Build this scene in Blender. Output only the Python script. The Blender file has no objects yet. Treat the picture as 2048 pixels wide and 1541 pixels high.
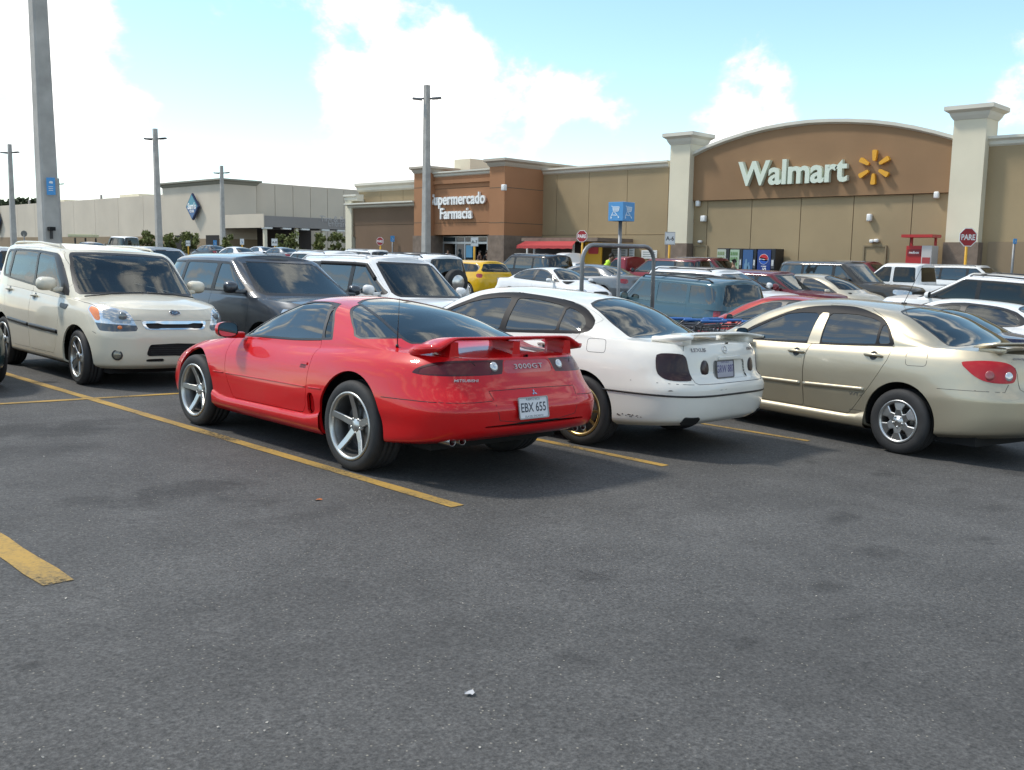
import bpy, bmesh, math, random
import numpy as np
from mathutils import Vector, Matrix
from mathutils.bvhtree import BVHTree

random.seed(7)
rng = np.random.default_rng(7)
scene = bpy.context.scene
COL = scene.collection
R = math.radians

# ------------------------------------------------------------------ camera, sky, sun, exposure
# world frame: +X along the parking row (towards the store), +Y along the stalls, camera over the origin.
# The lot drains: near the camera it is a plane that falls gently away and to the right.
FPX, HEAD, HCAM = 1942.9, 44.13, 1.5338
VX, VY = math.cos(R(HEAD)), math.sin(R(HEAD))


def cam_matrix(pitch, roll):
    return (Matrix.Translation((0, 0, HCAM)) @ Matrix.Rotation(R(HEAD - 90), 4, 'Z') @
            Matrix.Rotation(R(90 - pitch), 4, 'X') @ Matrix.Rotation(R(roll), 4, 'Z'))


cam_d = bpy.data.cameras.new('camera')
cam = bpy.data.objects.new('camera', cam_d)
COL.objects.link(cam)
cam_d.sensor_fit = 'HORIZONTAL'
cam_d.sensor_width = 36.0
cam_d.lens = 36.0 * FPX / 2048.0
cam_d.clip_start = 0.1
cam_d.clip_end = 6000.0
CAM_M = cam_matrix(7.5, 0.95)
LOT_T = CAM_M @ cam_matrix(6.4957, 2.6261).inverted()      # tilt of the drained lot plane
cam.matrix_world = CAM_M
scene.camera = cam


def sstep(a, b, x):
    t = min(1, max(0, (x - a) / (b - a)))
    return t * t * (3 - 2 * t)


FAR_Z = [(-60, -.1), (20, -.14), (30, -.10), (44, -.04), (54, .10), (80, .45), (125, 1.2), (200, 1.6), (3000, 1.6)]


def lot(x, y, z=0.0):
    """world point of lot coordinates (x along the row, y along the stalls, z above the asphalt)"""
    p = LOT_T @ Vector((x, y, z))
    w = x * VX + y * VY
    k = sstep(17, 29, max(w, abs(x) * .8, abs(y) * .8, -w * 2))
    if k > 0:
        for (a, za), (b, zb) in zip(FAR_Z[:-1], FAR_Z[1:]):
            if a <= w <= b:
                zf = za + (zb - za) * sstep(a, b, w) if b - a < 60 else za + (zb - za) * (w - a) / (b - a)
                break
        else:
            zf = FAR_Z[0][1] if w < 0 else 1.6
        zf -= .010 * max(-40, min(40, x * VY - y * VX))      # the lot also falls to the right
        p = p * (1 - k) + Vector((x, y, zf + z)) * k
    return p


def lot_m(x, y, rz, z=0.0):
    """placement matrix standing on the asphalt"""
    o = lot(x, y, z)
    ex = (lot(x + .5, y) - lot(x - .5, y)).normalized()
    ey = (lot(x, y + .5) - lot(x, y - .5)).normalized()
    n = ex.cross(ey).normalized()
    ey = n.cross(ex)
    M = Matrix((ex, ey, n)).transposed().to_4x4()
    M.translation = o
    return M @ Matrix.Rotation(rz, 4, 'Z')


def ray(px, py):
    """view direction (unnormalised) of a point of the 2048 x 1541 photograph"""
    return (CAM_M.to_3x3() @ Vector(((px - 1024) / FPX, -(py - 770.5) / FPX, -1.0)))


def at_x(px, py, X):
    d = ray(px, py)
    return Vector((0, 0, HCAM)) + d * (X / d.x)


def at_y(px, py, Y):
    d = ray(px, py)
    return Vector((0, 0, HCAM)) + d * (Y / d.y)


def at_d(px, py, D):
    """point at depth D (metres along the horizontal view direction)"""
    d = ray(px, py)
    w = d.x * VX + d.y * VY
    return Vector((0, 0, HCAM)) + d * (D / w)


SUN_AZ, SUN_EL = 121.0, 54.0      # azimuth counter-clockwise from +X
EXPOSURE = 0.85

scene.view_settings.view_transform = 'Standard'
try:
    scene.view_settings.look = 'None'
except Exception:
    pass
scene.view_settings.exposure = EXPOSURE
scene.view_settings.gamma = 1.0
scene.view_settings.use_curve_mapping = False
scene.render.engine = 'CYCLES'
scene.cycles.use_denoising = True
scene.cycles.max_bounces = 8
scene.cycles.transparent_max_bounces = 12
scene.cycles.sample_clamp_indirect = 6.0
scene.cycles.caustics_reflective = False
scene.cycles.caustics_refractive = False

sun_d = bpy.data.lights.new('sun', 'SUN')
sun_d.energy = 1.8
sun_d.angle = R(6.5)
sun_d.color = (1.0, 0.94, 0.84)
sun = bpy.data.objects.new('sun', sun_d)
COL.objects.link(sun)
SUN_V = Vector((math.cos(R(SUN_AZ)) * math.cos(R(SUN_EL)), math.sin(R(SUN_AZ)) * math.cos(R(SUN_EL)), math.sin(R(SUN_EL))))
sun.rotation_euler = SUN_V.to_track_quat('Z', 'Y').to_euler()
sun.location = (0, 0, 60)


def build_world():
    w = bpy.data.worlds.new('World')
    scene.world = w
    w.use_nodes = True
    nt = w.node_tree
    nt.nodes.clear()
    N, L = nt.nodes, nt.links
    out = N.new('ShaderNodeOutputWorld')
    sky = N.new('ShaderNodeTexSky')
    sky.sky_type = 'NISHITA'
    sky.sun_disc = False
    sky.sun_elevation = R(SUN_EL)
    sky.sun_rotation = R(90 - SUN_AZ)
    sky.air_density = 1.0
    sky.dust_density = 0.2
    sky.ozone_density = 1.6
    bg = N.new('ShaderNodeBackground')
    bg.inputs['Strength'].default_value = 0.15
    hsv = N.new('ShaderNodeHueSaturation')
    hsv.inputs['Hue'].default_value = 0.485
    hsv.inputs['Saturation'].default_value = 1.0
    hsv.inputs['Value'].default_value = 0.86
    L.new(sky.outputs[0], hsv.inputs['Color'])
    L.new(hsv.outputs[0], bg.inputs['Color'])
    cl = N.new('ShaderNodeBackground')
    cl.inputs['Color'].default_value = (1.0, 0.985, 0.955, 1)
    cl.inputs['Strength'].default_value = 1.0
    mix = N.new('ShaderNodeMixShader')
    L.new(bg.outputs[0], mix.inputs[1])
    L.new(cl.outputs[0], mix.inputs[2])
    L.new(mix.outputs[0], out.inputs['Surface'])
    tc = N.new('ShaderNodeTexCoord')
    nz = N.new('ShaderNodeTexNoise')
    nz.inputs['Scale'].default_value = 6.0
    nz.inputs['Detail'].default_value = 11
    nz.inputs['Roughness'].default_value = 0.60
    nz.inputs['Distortion'].default_value = 0.15
    mp = N.new('ShaderNodeMapping')
    mp.inputs['Scale'].default_value = (1, 1, 1.5)
    mp.inputs['Location'].default_value = (3.1, 1.7, 0.4)
    L.new(tc.outputs['Generated'], mp.inputs['Vector'])
    L.new(mp.outputs[0], nz.inputs['Vector'])

    def math_n(op, a, b=None, clamp=False):
        n = N.new('ShaderNodeMath')
        n.operation = op
        n.use_clamp = clamp
        for i, v in enumerate((a, b)):
            if v is None:
                continue
            if isinstance(v, (int, float)):
                n.inputs[i].default_value = v
            else:
                L.new(v, n.inputs[i])
        return n.outputs[0]
    # cloud masses where the photograph has them: (px, py, radius px, weight)
    blobs = CLOUDS
    acc = None
    for (px, py, rad, wt) in blobs:
        d = ray(px, py).normalized()
        vd = N.new('ShaderNodeVectorMath')
        vd.operation = 'DISTANCE'
        L.new(tc.outputs['Generated'], vd.inputs[0])
        vd.inputs[1].default_value = d
        mr = N.new('ShaderNodeMapRange')
        mr.interpolation_type = 'SMOOTHSTEP'
        mr.inputs['From Min'].default_value = rad / FPX * 1.25
        mr.inputs['From Max'].default_value = rad / FPX * 0.35
        mr.inputs['To Min'].default_value = 0
        mr.inputs['To Max'].default_value = wt
        L.new(vd.outputs['Value'], mr.inputs['Value'])
        acc = mr.outputs[0] if acc is None else math_n('ADD', acc, mr.outputs[0])
    nzc = math_n('MULTIPLY_ADD', nz.outputs['Fac'], 1.75)
    nzc.node.inputs[2].default_value = -0.375
    tot = math_n('ADD', nzc, acc)
    shade = N.new('ShaderNodeMapRange')      # thicker and thinner parts of the clouds
    shade.inputs['From Min'].default_value = 0.50
    shade.inputs['From Max'].default_value = 0.80
    shade.inputs['To Min'].default_value = 0.62
    shade.inputs['To Max'].default_value = 1.05
    L.new(tot, shade.inputs['Value'])
    L.new(shade.outputs[0], cl.inputs['Strength'])
    rmp = N.new('ShaderNodeMapRange')
    rmp.interpolation_type = 'SMOOTHSTEP'
    rmp.inputs['From Min'].default_value = 0.44
    rmp.inputs['From Max'].default_value = 0.68
    L.new(tot, rmp.inputs['Value'])
    L.new(rmp.outputs[0], mix.inputs[0])
    try:
        w.cycles.sampling_method = 'MANUAL'
        w.cycles.sample_map_resolution = 1024
    except Exception:
        pass


CLOUDS = [(250, 262, 50, -.16), (70, 30, 70, -.14), (330, 30, 90, -.12), (20, 150, 50, -.10), (560, 150, 50, -.08), (1000, 270, 60, -.06), (190, 155, 170, 0.086), (60, 210, 130, 0.072), (310, 200, 50, 0.086), (110, 340, 190, 0.072), (350, 345, 110, 0.086), (10, 60, 80, 0.086), (430, 0, 70, 0.086),
          (690, 60, 140, 0.094), (900, 130, 230, 0.108), (760, 300, 220, 0.108), (565, 235, 75, 0.115), (530, 300, 80, 0.108), (1010, 60, 160, 0.086), (1080, 190, 130, 0.086),
          (1200, 190, 85, 0.158), (620, 130, 90, 0.101), (1255, 305, 60, 0.101), (700, 370, 200, 0.072),
          (1510, 185, 95, 0.180), (1420, 250, 80, 0.158), (1570, 170, 50, 0.144), (1860, 85, 55, 0.122), (1800, 170, 60, 0.101), (2040, 215, 70, 0.144), (2030, 100, 60, 0.094), (1230, 30, 60, 0.101),
          (440, 120, 230, -0.324), (490, 215, 120, -0.234), (400, 260, 90, -0.126), (300, 70, 80, -0.090), (1560, 120, 620, -0.198), (1330, 150, 70, -0.072), (1150, 290, 70, -0.090), (830, 50, 50, -0.054), (620, 215, 40, -0.054)]
build_world()
# ------------------------------------------------------------------ materials
MATS = {}


def pbr(name, col, rough=0.6, metal=0.0, coat=0.0, spec=0.5, emit=None, estr=0.0, noise=None, bump=None, back=None, ior=None, coatrough=0.03):
    """procedural principled material. noise=(scale, amount, detail), bump=(scale, strength, distance)"""
    if name in MATS:
        return MATS[name]
    m = bpy.data.materials.new(name)
    m.use_nodes = True
    nt = m.node_tree
    N, L = nt.nodes, nt.links
    b = N['Principled BSDF']
    c4 = (col[0], col[1], col[2], 1)
    b.inputs['Base Color'].default_value = c4
    b.inputs['Roughness'].default_value = rough
    b.inputs['Metallic'].default_value = metal
    b.inputs['Specular IOR Level'].default_value = spec
    b.inputs['Coat Weight'].default_value = coat
    b.inputs['Coat Roughness'].default_value = coatrough
    if ior:
        b.inputs['IOR'].default_value = ior
    if emit:
        b.inputs['Emission Color'].default_value = (*emit, 1)
        b.inputs['Emission Strength'].default_value = estr
    tc = None
    if noise or bump:
        tc = N.new('ShaderNodeTexCoord')
    if noise:
        n = N.new('ShaderNodeTexNoise')
        n.inputs['Scale'].default_value = noise[0]
        n.inputs['Detail'].default_value = noise[2] if len(noise) > 2 else 6
        L.new(tc.outputs['Object'], n.inputs['Vector'])
        mr = N.new('ShaderNodeMapRange')
        mr.inputs['From Min'].default_value = 0.3
        mr.inputs['From Max'].default_value = 0.7
        mr.inputs['To Min'].default_value = 1 - noise[1]
        mr.inputs['To Max'].default_value = 1 + noise[1]
        L.new(n.outputs['Fac'], mr.inputs['Value'])
        mx = N.new('ShaderNodeMix')
        mx.data_type = 'RGBA'
        mx.blend_type = 'MULTIPLY'
        mx.inputs[0].default_value = 1
        mx.inputs[6].default_value = c4
        L.new(mr.outputs[0], mx.inputs[7])
        L.new(mx.outputs[2], b.inputs['Base Color'])
    if bump:
        n2 = N.new('ShaderNodeTexNoise')
        n2.inputs['Scale'].default_value = bump[0]
        n2.inputs['Detail'].default_value = 4
        L.new(tc.outputs['Object'], n2.inputs['Vector'])
        bp = N.new('ShaderNodeBump')
        bp.inputs['Strength'].default_value = bump[1]
        bp.inputs['Distance'].default_value = bump[2] if len(bump) > 2 else 0.01
        L.new(n2.outputs['Fac'], bp.inputs['Height'])
        L.new(bp.outputs[0], b.inputs['Normal'])
    if back:
        geo = N.new('ShaderNodeNewGeometry')
        df = N.new('ShaderNodeBsdfDiffuse')
        df.inputs['Color'].default_value = (*back, 1)
        ms = N.new('ShaderNodeMixShader')
        L.new(geo.outputs['Backfacing'], ms.inputs[0])
        L.new(b.outputs[0], ms.inputs[1])
        L.new(df.outputs[0], ms.inputs[2])
        L.new(ms.outputs[0], N['Material Output'].inputs['Surface'])
    MATS[name] = m
    return m


def paint(name, col, metal=0.0, rough=0.35, dirt=0.0):
    if name in MATS:
        return MATS[name]
    m = pbr(name, col, rough, metal, coat=.8, spec=0.5 if metal > .3 else 0.12, back=(0.02, 0.02, 0.02), coatrough=0.04)
    nt = m.node_tree
    N, L = nt.nodes, nt.links
    b = N['Principled BSDF']
    tc = N.new('ShaderNodeTexCoord')
    # thin road dust in patches
    nz = N.new('ShaderNodeTexNoise')
    nz.inputs['Scale'].default_value = 5.0
    nz.inputs['Detail'].default_value = 8
    L.new(tc.outputs['Object'], nz.inputs['Vector'])
    mu = N.new('ShaderNodeMapRange')
    mu.inputs['From Min'].default_value = 0.42
    mu.inputs['From Max'].default_value = 0.75
    mu.inputs['To Min'].default_value = 0.0
    mu.inputs['To Max'].default_value = 0.05 + dirt
    L.new(nz.outputs['Fac'], mu.inputs['Value'])
    mx = N.new('ShaderNodeMix')
    mx.data_type = 'RGBA'
    L.new(mu.outputs[0], mx.inputs[0])
    mx.inputs[6].default_value = (*col, 1)
    mx.inputs[7].default_value = (0.16, 0.14, 0.11, 1)
    L.new(mx.outputs[2], b.inputs['Base Color'])
    ad = N.new('ShaderNodeMath')
    ad.operation = 'MULTIPLY_ADD'
    L.new(mu.outputs[0], ad.inputs[0])
    ad.inputs[1].default_value = 0.6
    ad.inputs[2].default_value = 0.035
    L.new(ad.outputs[0], b.inputs['Coat Roughness'])
    # very slight orange peel / panel waviness
    n2 = N.new('ShaderNodeTexNoise')
    n2.inputs['Scale'].default_value = 2.2
    n2.inputs['Detail'].default_value = 1
    L.new(tc.outputs['Object'], n2.inputs['Vector'])
    bp = N.new('ShaderNodeBump')
    bp.inputs['Strength'].default_value = 0.10
    bp.inputs['Distance'].default_value = 0.012
    L.new(n2.outputs['Fac'], bp.inputs['Height'])
    L.new(bp.outputs[0], b.inputs['Coat Normal'])
    return m


def glass(name, tint, ior=1.5, rough=0.0):
    if name in MATS:
        return MATS[name]
    m = bpy.data.materials.new(name)
    m.use_nodes = True
    nt = m.node_tree
    N, L = nt.nodes, nt.links
    N.clear()
    out = N.new('ShaderNodeOutputMaterial')
    tr = N.new('ShaderNodeBsdfTransparent')
    tr.inputs['Color'].default_value = (*tint, 1)
    gl = N.new('ShaderNodeBsdfGlossy')
    gl.inputs['Roughness'].default_value = max(rough, 0.03)
    gl.inputs['Color'].default_value = (0.93, 0.97, 0.95, 1)
    fr = N.new('ShaderNodeFresnel')
    fr.inputs['IOR'].default_value = ior
    tc = N.new('ShaderNodeTexCoord')
    n2 = N.new('ShaderNodeTexNoise')
    n2.inputs['Scale'].default_value = 2.6
    n2.inputs['Detail'].default_value = 1.5
    L.new(tc.outputs['Object'], n2.inputs['Vector'])
    bp = N.new('ShaderNodeBump')
    bp.inputs['Strength'].default_value = 0.16
    bp.inputs['Distance'].default_value = 0.02
    L.new(n2.outputs['Fac'], bp.inputs['Height'])
    L.new(bp.outputs[0], gl.inputs['Normal'])
    mx = N.new('ShaderNodeMixShader')
    L.new(fr.outputs[0], mx.inputs[0])
    L.new(tr.outputs[0], mx.inputs[1])
    L.new(gl.outputs[0], mx.inputs[2])
    L.new(mx.outputs[0], out.inputs['Surface'])
    MATS[name] = m
    return m


M_RUB = pbr('black_rubber_trim', (0.012, 0.012, 0.013), 0.45)
M_TYRE = pbr('tyre_rubber', (0.022, 0.022, 0.023), 0.72, noise=(9, .25), bump=(60, .3, .003))
M_DARK = pbr('dark_underbody', (0.008, 0.008, 0.008), 0.9)
M_RIM = pbr('alloy_rim', (0.62, 0.62, 0.60), 0.28, 1.0)
M_RIMD = pbr('rim_barrel_grey', (0.20, 0.20, 0.20), 0.4, 0.9)
M_RIMGOLD = pbr('gold_rim', (0.62, 0.45, 0.20), 0.3, 1.0)
M_DISC = pbr('brake_disc', (0.25, 0.24, 0.23), 0.45, 0.8)
M_BADGE = pbr('badge_metal', (0.30, 0.29, 0.29), 0.35, 1.0)
M_BADGEL = pbr('badge_silver', (0.50, 0.47, 0.47), 0.45, .3)
M_CHROME = pbr('chrome', (0.75, 0.75, 0.75), 0.08, 1.0)
M_BLACKP = pbr('black_plastic', (0.018, 0.018, 0.019), 0.38)
M_GRILLE = pbr('grille_black', (0.006, 0.006, 0.006), 0.6)
M_SEAT = pbr('seat_fabric', (0.05, 0.048, 0.045), 0.9)
M_SEATT = pbr('tan_seat', (0.23, 0.19, 0.14), 0.85)
M_WHITE = pbr('white_print', (0.8, 0.8, 0.8), 0.5)
M_PLATE = pbr('plate_white', (0.62, 0.63, 0.66), 0.4)
M_PLATET = pbr('plate_dark_text', (0.02, 0.03, 0.05), 0.5)
G_CLEAR = glass('clear_glass', (0.62, 0.70, 0.66), 1.55)
G_TINT = glass('tinted_glass', (0.10, 0.11, 0.105), 1.75)
G_SIDE = glass('mirror_tint_glass', (0.055, 0.065, 0.055), 2.05)
G_DARK = glass('dark_glass', (0.02, 0.022, 0.022), 1.6)
M_LAMPR = pbr('red_lamp', (0.30, 0.006, 0.008), 0.12, coat=1)
M_LAMPD = pbr('dark_red_lamp', (0.10, 0.006, 0.010), 0.3, spec=.25, coat=.35, coatrough=.12)
M_LAMPS = pbr('smoked_lamp', (0.024, 0.008, 0.010), 0.3, spec=.25, coat=.35, coatrough=.12)
M_LAMPC = pbr('clear_lamp', (0.55, 0.57, 0.58), 0.12, 0.55, coat=1)
M_LAMPB = pbr('headlamp_dark_bezel', (0.07, 0.075, 0.08), 0.2, 0.4, coat=1)
M_AMBER = pbr('amber_lamp', (0.75, 0.20, 0.03), 0.15, coat=1)

# ------------------------------------------------------------------ mesh helpers


class MB:
    """collects shapes for ONE mesh object"""

    def __init__(self):
        self.v, self.f, self.sm = [], [], []

    def add(self, vs, fs, smooth=False):
        o = len(self.v)
        self.v += [tuple(p) for p in vs]
        self.f += [tuple(o + i for i in q) for q in fs]
        self.sm += [smooth] * len(fs)
        return self

    def box(self, c, s, rot=None, bev=0.0, smooth=False):
        """centre, full size; chamfered when bev > 0"""
        bm = bmesh.new()
        bmesh.ops.create_cube(bm, size=1)
        for v in bm.verts:
            v.co = Vector((v.co.x * s[0], v.co.y * s[1], v.co.z * s[2]))
        if bev > 0:
            bmesh.ops.bevel(bm, geom=bm.edges[:], offset=bev, segments=2, profile=0.6, affect='EDGES', clamp_overlap=True)
        M = Matrix.Translation(c) @ (rot.to_4x4() if rot is not None else Matrix.Identity(4))
        bm.verts.index_update()
        self.add([M @ v.co for v in bm.verts], [[v.index for v in f.verts] for f in bm.faces], smooth)
        bm.free()
        return self

    def tube(self, pts, r, n=8, caps=True, smooth=True, closed=False):
        pts = [Vector(p) for p in pts]
        m = len(pts)
        rs = r if isinstance(r, (list, tuple)) else [r] * m
        vs, fs = [], []
        up = None
        for i, p in enumerate(pts):
            if closed:
                t = pts[(i + 1) % m] - pts[i - 1]
            else:
                t = pts[min(i + 1, m - 1)] - pts[max(i - 1, 0)]
            t.normalize()
            if up is None:
                up = Vector((0, 0, 1)) if abs(t.z) < .9 else Vector((1, 0, 0))
            a = (up - t * up.dot(t)).normalized()
            up = a
            b = t.cross(a)
            for k in range(n):
                q = 2 * math.pi * k / n
                vs.append(p + (a * math.cos(q) + b * math.sin(q)) * rs[i])
        for i in range(m if closed else m - 1):
            j = (i + 1) % m
            for k in range(n):
                fs.append((i * n + k, i * n + (k + 1) % n, j * n + (k + 1) % n, j * n + k))
        if caps and not closed:
            fs.append(tuple(range(n))[::-1])
            fs.append(tuple((m - 1) * n + k for k in range(n)))
        self.add(vs, fs, smooth)
        return self

    def lathe(self, prof, axis='Y', n=32, c=(0, 0, 0), closed=False, smooth=True):
        """profile of (radius, height along the axis)"""
        vs, fs = [], []
        m = len(prof)
        for k in range(n):
            q = 2 * math.pi * k / n
            for (r, h) in prof:
                if axis == 'Y':
                    p = (r * math.cos(q), h, r * math.sin(q))
                elif axis == 'Z':
                    p = (r * math.cos(q), r * math.sin(q), h)
                else:
                    p = (h, r * math.cos(q), r * math.sin(q))
                vs.append((p[0] + c[0], p[1] + c[1], p[2] + c[2]))
        for k in range(n):
            k2 = (k + 1) % n
            for i in range(m if closed else m - 1):
                j = (i + 1) % m
                fs.append((k * m + i, k * m + j, k2 * m + j, k2 * m + i))
        self.add(vs, fs, smooth)
        return self

    def prism(self, poly, h0, h1, axis='Z', M=None, smooth=False):
        """extruded polygon; poly in the plane normal to the axis"""
        n = len(poly)
        vs = []
        for h in (h0, h1):
            for (a, b) in poly:
                p = {'Z': (a, b, h), 'Y': (a, h, b), 'X': (h, a, b)}[axis]
                vs.append(M @ Vector(p) if M is not None else p)
        fs = [tuple(range(n))[::-1], tuple(range(n, 2 * n))]
        for i in range(n):
            j = (i + 1) % n
            fs.append((i, j, n + j, n + i))
        self.add(vs, fs, smooth)
        return self

    def build(self, name, mat, parent=None, M=None, smooth=None, flip=False):
        me = bpy.data.meshes.new(name)
        vs = self.v if M is None else [M @ Vector(p) for p in self.v]
        me.from_pydata([tuple(p) for p in vs], [], self.f)
        sm = self.sm if smooth is None else [smooth] * len(self.f)
        me.polygons.foreach_set('use_smooth', sm)
        bm = bmesh.new()
        bm.from_mesh(me)
        bmesh.ops.recalc_face_normals(bm, faces=bm.faces)
        bm.to_mesh(me)
        bm.free()
        me.materials.append(mat)
        return link(name, me, parent)


def link(name, data, parent=None):
    o = bpy.data.objects.new(name, data)
    COL.objects.link(o)
    if parent is not None:
        o.parent = parent
    return o


def tag(o, label=None, cat=None, group=None, kind=None):
    if label:
        o['label'] = label
    if cat:
        o['category'] = cat
    if group:
        o['group'] = group
    if kind:
        o['kind'] = kind
    return o


def thing(name, label, cat, loc=(0, 0, 0), rz=0.0, group=None):
    o = bpy.data.objects.new(name, None)
    COL.objects.link(o)
    o.empty_display_size = 0.3
    o.location = loc
    o.rotation_euler = (0, 0, rz)
    return tag(o, label, cat, group)


def text(name, s, size, mat, parent, M, extrude=0.002, bold=0.0, align='CENTER', sx=1.0, spacing=1.0, shear=0.0, bevel=0.0):
    """lettering as real geometry; M places its plane (x right, y up, z out)"""
    cu = bpy.data.curves.new(name, 'FONT')
    cu.body = s
    cu.size = size
    cu.align_x = align
    cu.align_y = 'CENTER'
    cu.extrude = extrude
    cu.offset = bold
    cu.space_character = spacing
    cu.shear = shear
    cu.resolution_u = 3
    if bevel:
        cu.bevel_depth = bevel
    cu.materials.append(mat)
    o = link(name, cu, parent)
    o.matrix_basis = M @ Matrix.Diagonal((sx, 1, 1, 1))
    TEXTS.append(o)
    return o


TEXTS = []


def texts_to_meshes():
    """all lettering becomes plain meshes (one evaluation for the whole scene)"""
    dg = bpy.context.evaluated_depsgraph_get()
    dg.update()
    for o in TEXTS:
        me = bpy.data.meshes.new_from_object(o.evaluated_get(dg))
        nm, par, mb = o.name.split('.')[0], o.parent, o.matrix_basis.copy()
        split_ = o.get('split')
        mat = o.data.materials[0]
        props = {k: o[k] for k in o.keys() if k in ('label', 'category', 'group', 'kind')}
        bpy.data.objects.remove(o)
        if split_:
            # one object per letter
            bm = bmesh.new()
            bm.from_mesh(me)
            seen = set()
            for f in bm.faces:
                if f in seen:
                    continue
                st, isl = [f], []
                seen.add(f)
                while st:
                    g = st.pop()
                    isl.append(g)
                    for e in g.edges:
                        for h in e.link_faces:
                            if h not in seen:
                                seen.add(h)
                                st.append(h)
                    for v in g.verts:
                        for h in v.link_faces:
                            if h not in seen:
                                seen.add(h)
                                st.append(h)
                idx = {}
                vs, fs = [], []
                for g in isl:
                    q = []
                    for v in g.verts:
                        if v not in idx:
                            idx[v] = len(vs)
                            vs.append(v.co.copy())
                        q.append(idx[v])
                    fs.append(q)
                m2 = bpy.data.meshes.new(nm)
                m2.from_pydata(vs, [], fs)
                m2.materials.append(mat)
                n = link(nm, m2, par)
                n.matrix_basis = mb
            bm.free()
        else:
            n = link(nm, me, par)
            n.matrix_basis = mb
            for k, v in props.items():
                n[k] = v


def frame_m(o, x, y):
    """matrix with local x, y directions and origin o"""
    x = Vector(x).normalized()
    y = Vector(y)
    z = x.cross(y).normalized()
    y = z.cross(x).normalized()
    M = Matrix((x, y, z)).transposed().to_4x4()
    M.translation = Vector(o)
    return M


def pchip(xs, ys, x):
    xs, ys, x = np.asarray(xs, float), np.asarray(ys, float), np.asarray(x, float)
    if len(xs) == 1:
        return np.full_like(x, ys[0])
    h = np.diff(xs)
    d = np.diff(ys) / h
    m = np.zeros_like(ys)
    m[0], m[-1] = d[0], d[-1]
    for i in range(1, len(xs) - 1):
        if d[i - 1] * d[i] > 0:
            w1, w2 = 2 * h[i] + h[i - 1], h[i] + 2 * h[i - 1]
            m[i] = (w1 + w2) / (w1 / d[i - 1] + w2 / d[i])
    xc = np.clip(x, xs[0], xs[-1])
    i = np.clip(np.searchsorted(xs, xc) - 1, 0, len(xs) - 2)
    t = (xc - xs[i]) / h[i]
    h00, h10, h01, h11 = 2 * t**3 - 3 * t**2 + 1, t**3 - 2 * t**2 + t, -2 * t**3 + 3 * t**2, t**3 - t**2
    return h00 * ys[i] + h10 * h[i] * m[i] + h01 * ys[i + 1] + h11 * h[i] * m[i + 1]


def spl(spec, x):
    if isinstance(spec, (int, float)):
        return np.full_like(np.asarray(x, float), float(spec))
    p = sorted(spec)
    return pchip([a for a, b in p], [b for a, b in p], x)


def pchip_cols(t, Y, tq):
    """Y (K,C), t (K,) -> (J,C), smooth along the first axis"""
    return np.stack([pchip(t, Y[:, c], tq) for c in range(Y.shape[1])], 1)


def smooth_poly(poly, n=6, closed=True):
    P = [np.array(p, float) for p in poly]
    m = len(P)
    out = []
    rngi = range(m) if closed else range(m - 1)
    for i in rngi:
        p0, p1, p2, p3 = (P[(i - 1) % m], P[i], P[(i + 1) % m], P[(i + 2) % m]) if closed else (P[max(i - 1, 0)], P[i], P[i + 1], P[min(i + 2, m - 1)])
        for k in range(n):
            t = k / n
            out.append(0.5 * ((2 * p1) + (-p0 + p2) * t + (2 * p0 - 5 * p1 + 4 * p2 - p3) * t * t + (-p0 + 3 * p1 - 3 * p2 + p3) * t**3))
    if not closed:
        out.append(P[-1])
    return [tuple(p) for p in out]


def round_poly(poly, r, n=4):
    """polygon with its corners rounded by radius about r (r may be a list)"""
    P = [np.array(p, float) for p in poly]
    m = len(P)
    out = []
    for i in range(m):
        ri = r[i] if isinstance(r, (list, tuple)) else r
        p, a, b = P[i], P[i - 1], P[(i + 1) % m]
        la, lb = np.linalg.norm(a - p), np.linalg.norm(b - p)
        d = min(ri, la * .48, lb * .48)
        if d < 1e-5:
            out.append(tuple(p))
            continue
        s, e = p + (a - p) / la * d, p + (b - p) / lb * d
        for k in range(n + 1):
            t = k / n
            out.append(tuple((1 - t)**2 * s + 2 * t * (1 - t) * p + t * t * e))
    return out


def sdf(poly, X, Y):
    """signed distance to a polygon, negative inside"""
    P = np.asarray(poly, float)
    Q = np.roll(P, -1, 0)
    pts = np.stack([X, Y], 1)[:, None, :]
    e = (Q - P)[None]
    w = pts - P[None]
    t = np.clip((w * e).sum(2) / np.maximum((e * e).sum(2), 1e-12), 0, 1)
    d = np.sqrt(((w - e * t[..., None])**2).sum(2)).min(1)
    py, qy = P[None, :, 1], Q[None, :, 1]
    px, qx = P[None, :, 0], Q[None, :, 0]
    y, x = Y[:, None], X[:, None]
    cond = (py <= y) != (qy <= y)
    xi = px + (y - py) / np.where(np.abs(qy - py) < 1e-12, 1e-12, qy - py) * (qx - px)
    inside = ((cond & (x < xi)).sum(1) % 2) == 1
    return np.where(inside, -d, d)


def ring(th, xr, xf, W, nr, nf, mr, mf, xm=0.0):
    c, s = np.cos(th), np.abs(np.sin(th))
    x = np.where(c > 0, xm - (xm - xr) * np.abs(c)**(2 / nr), xm + (xf - xm) * np.abs(c)**(2 / nf))
    y = W * np.where(c > 0, s**(2 / mr), s**(2 / mf))
    return x, y


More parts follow.
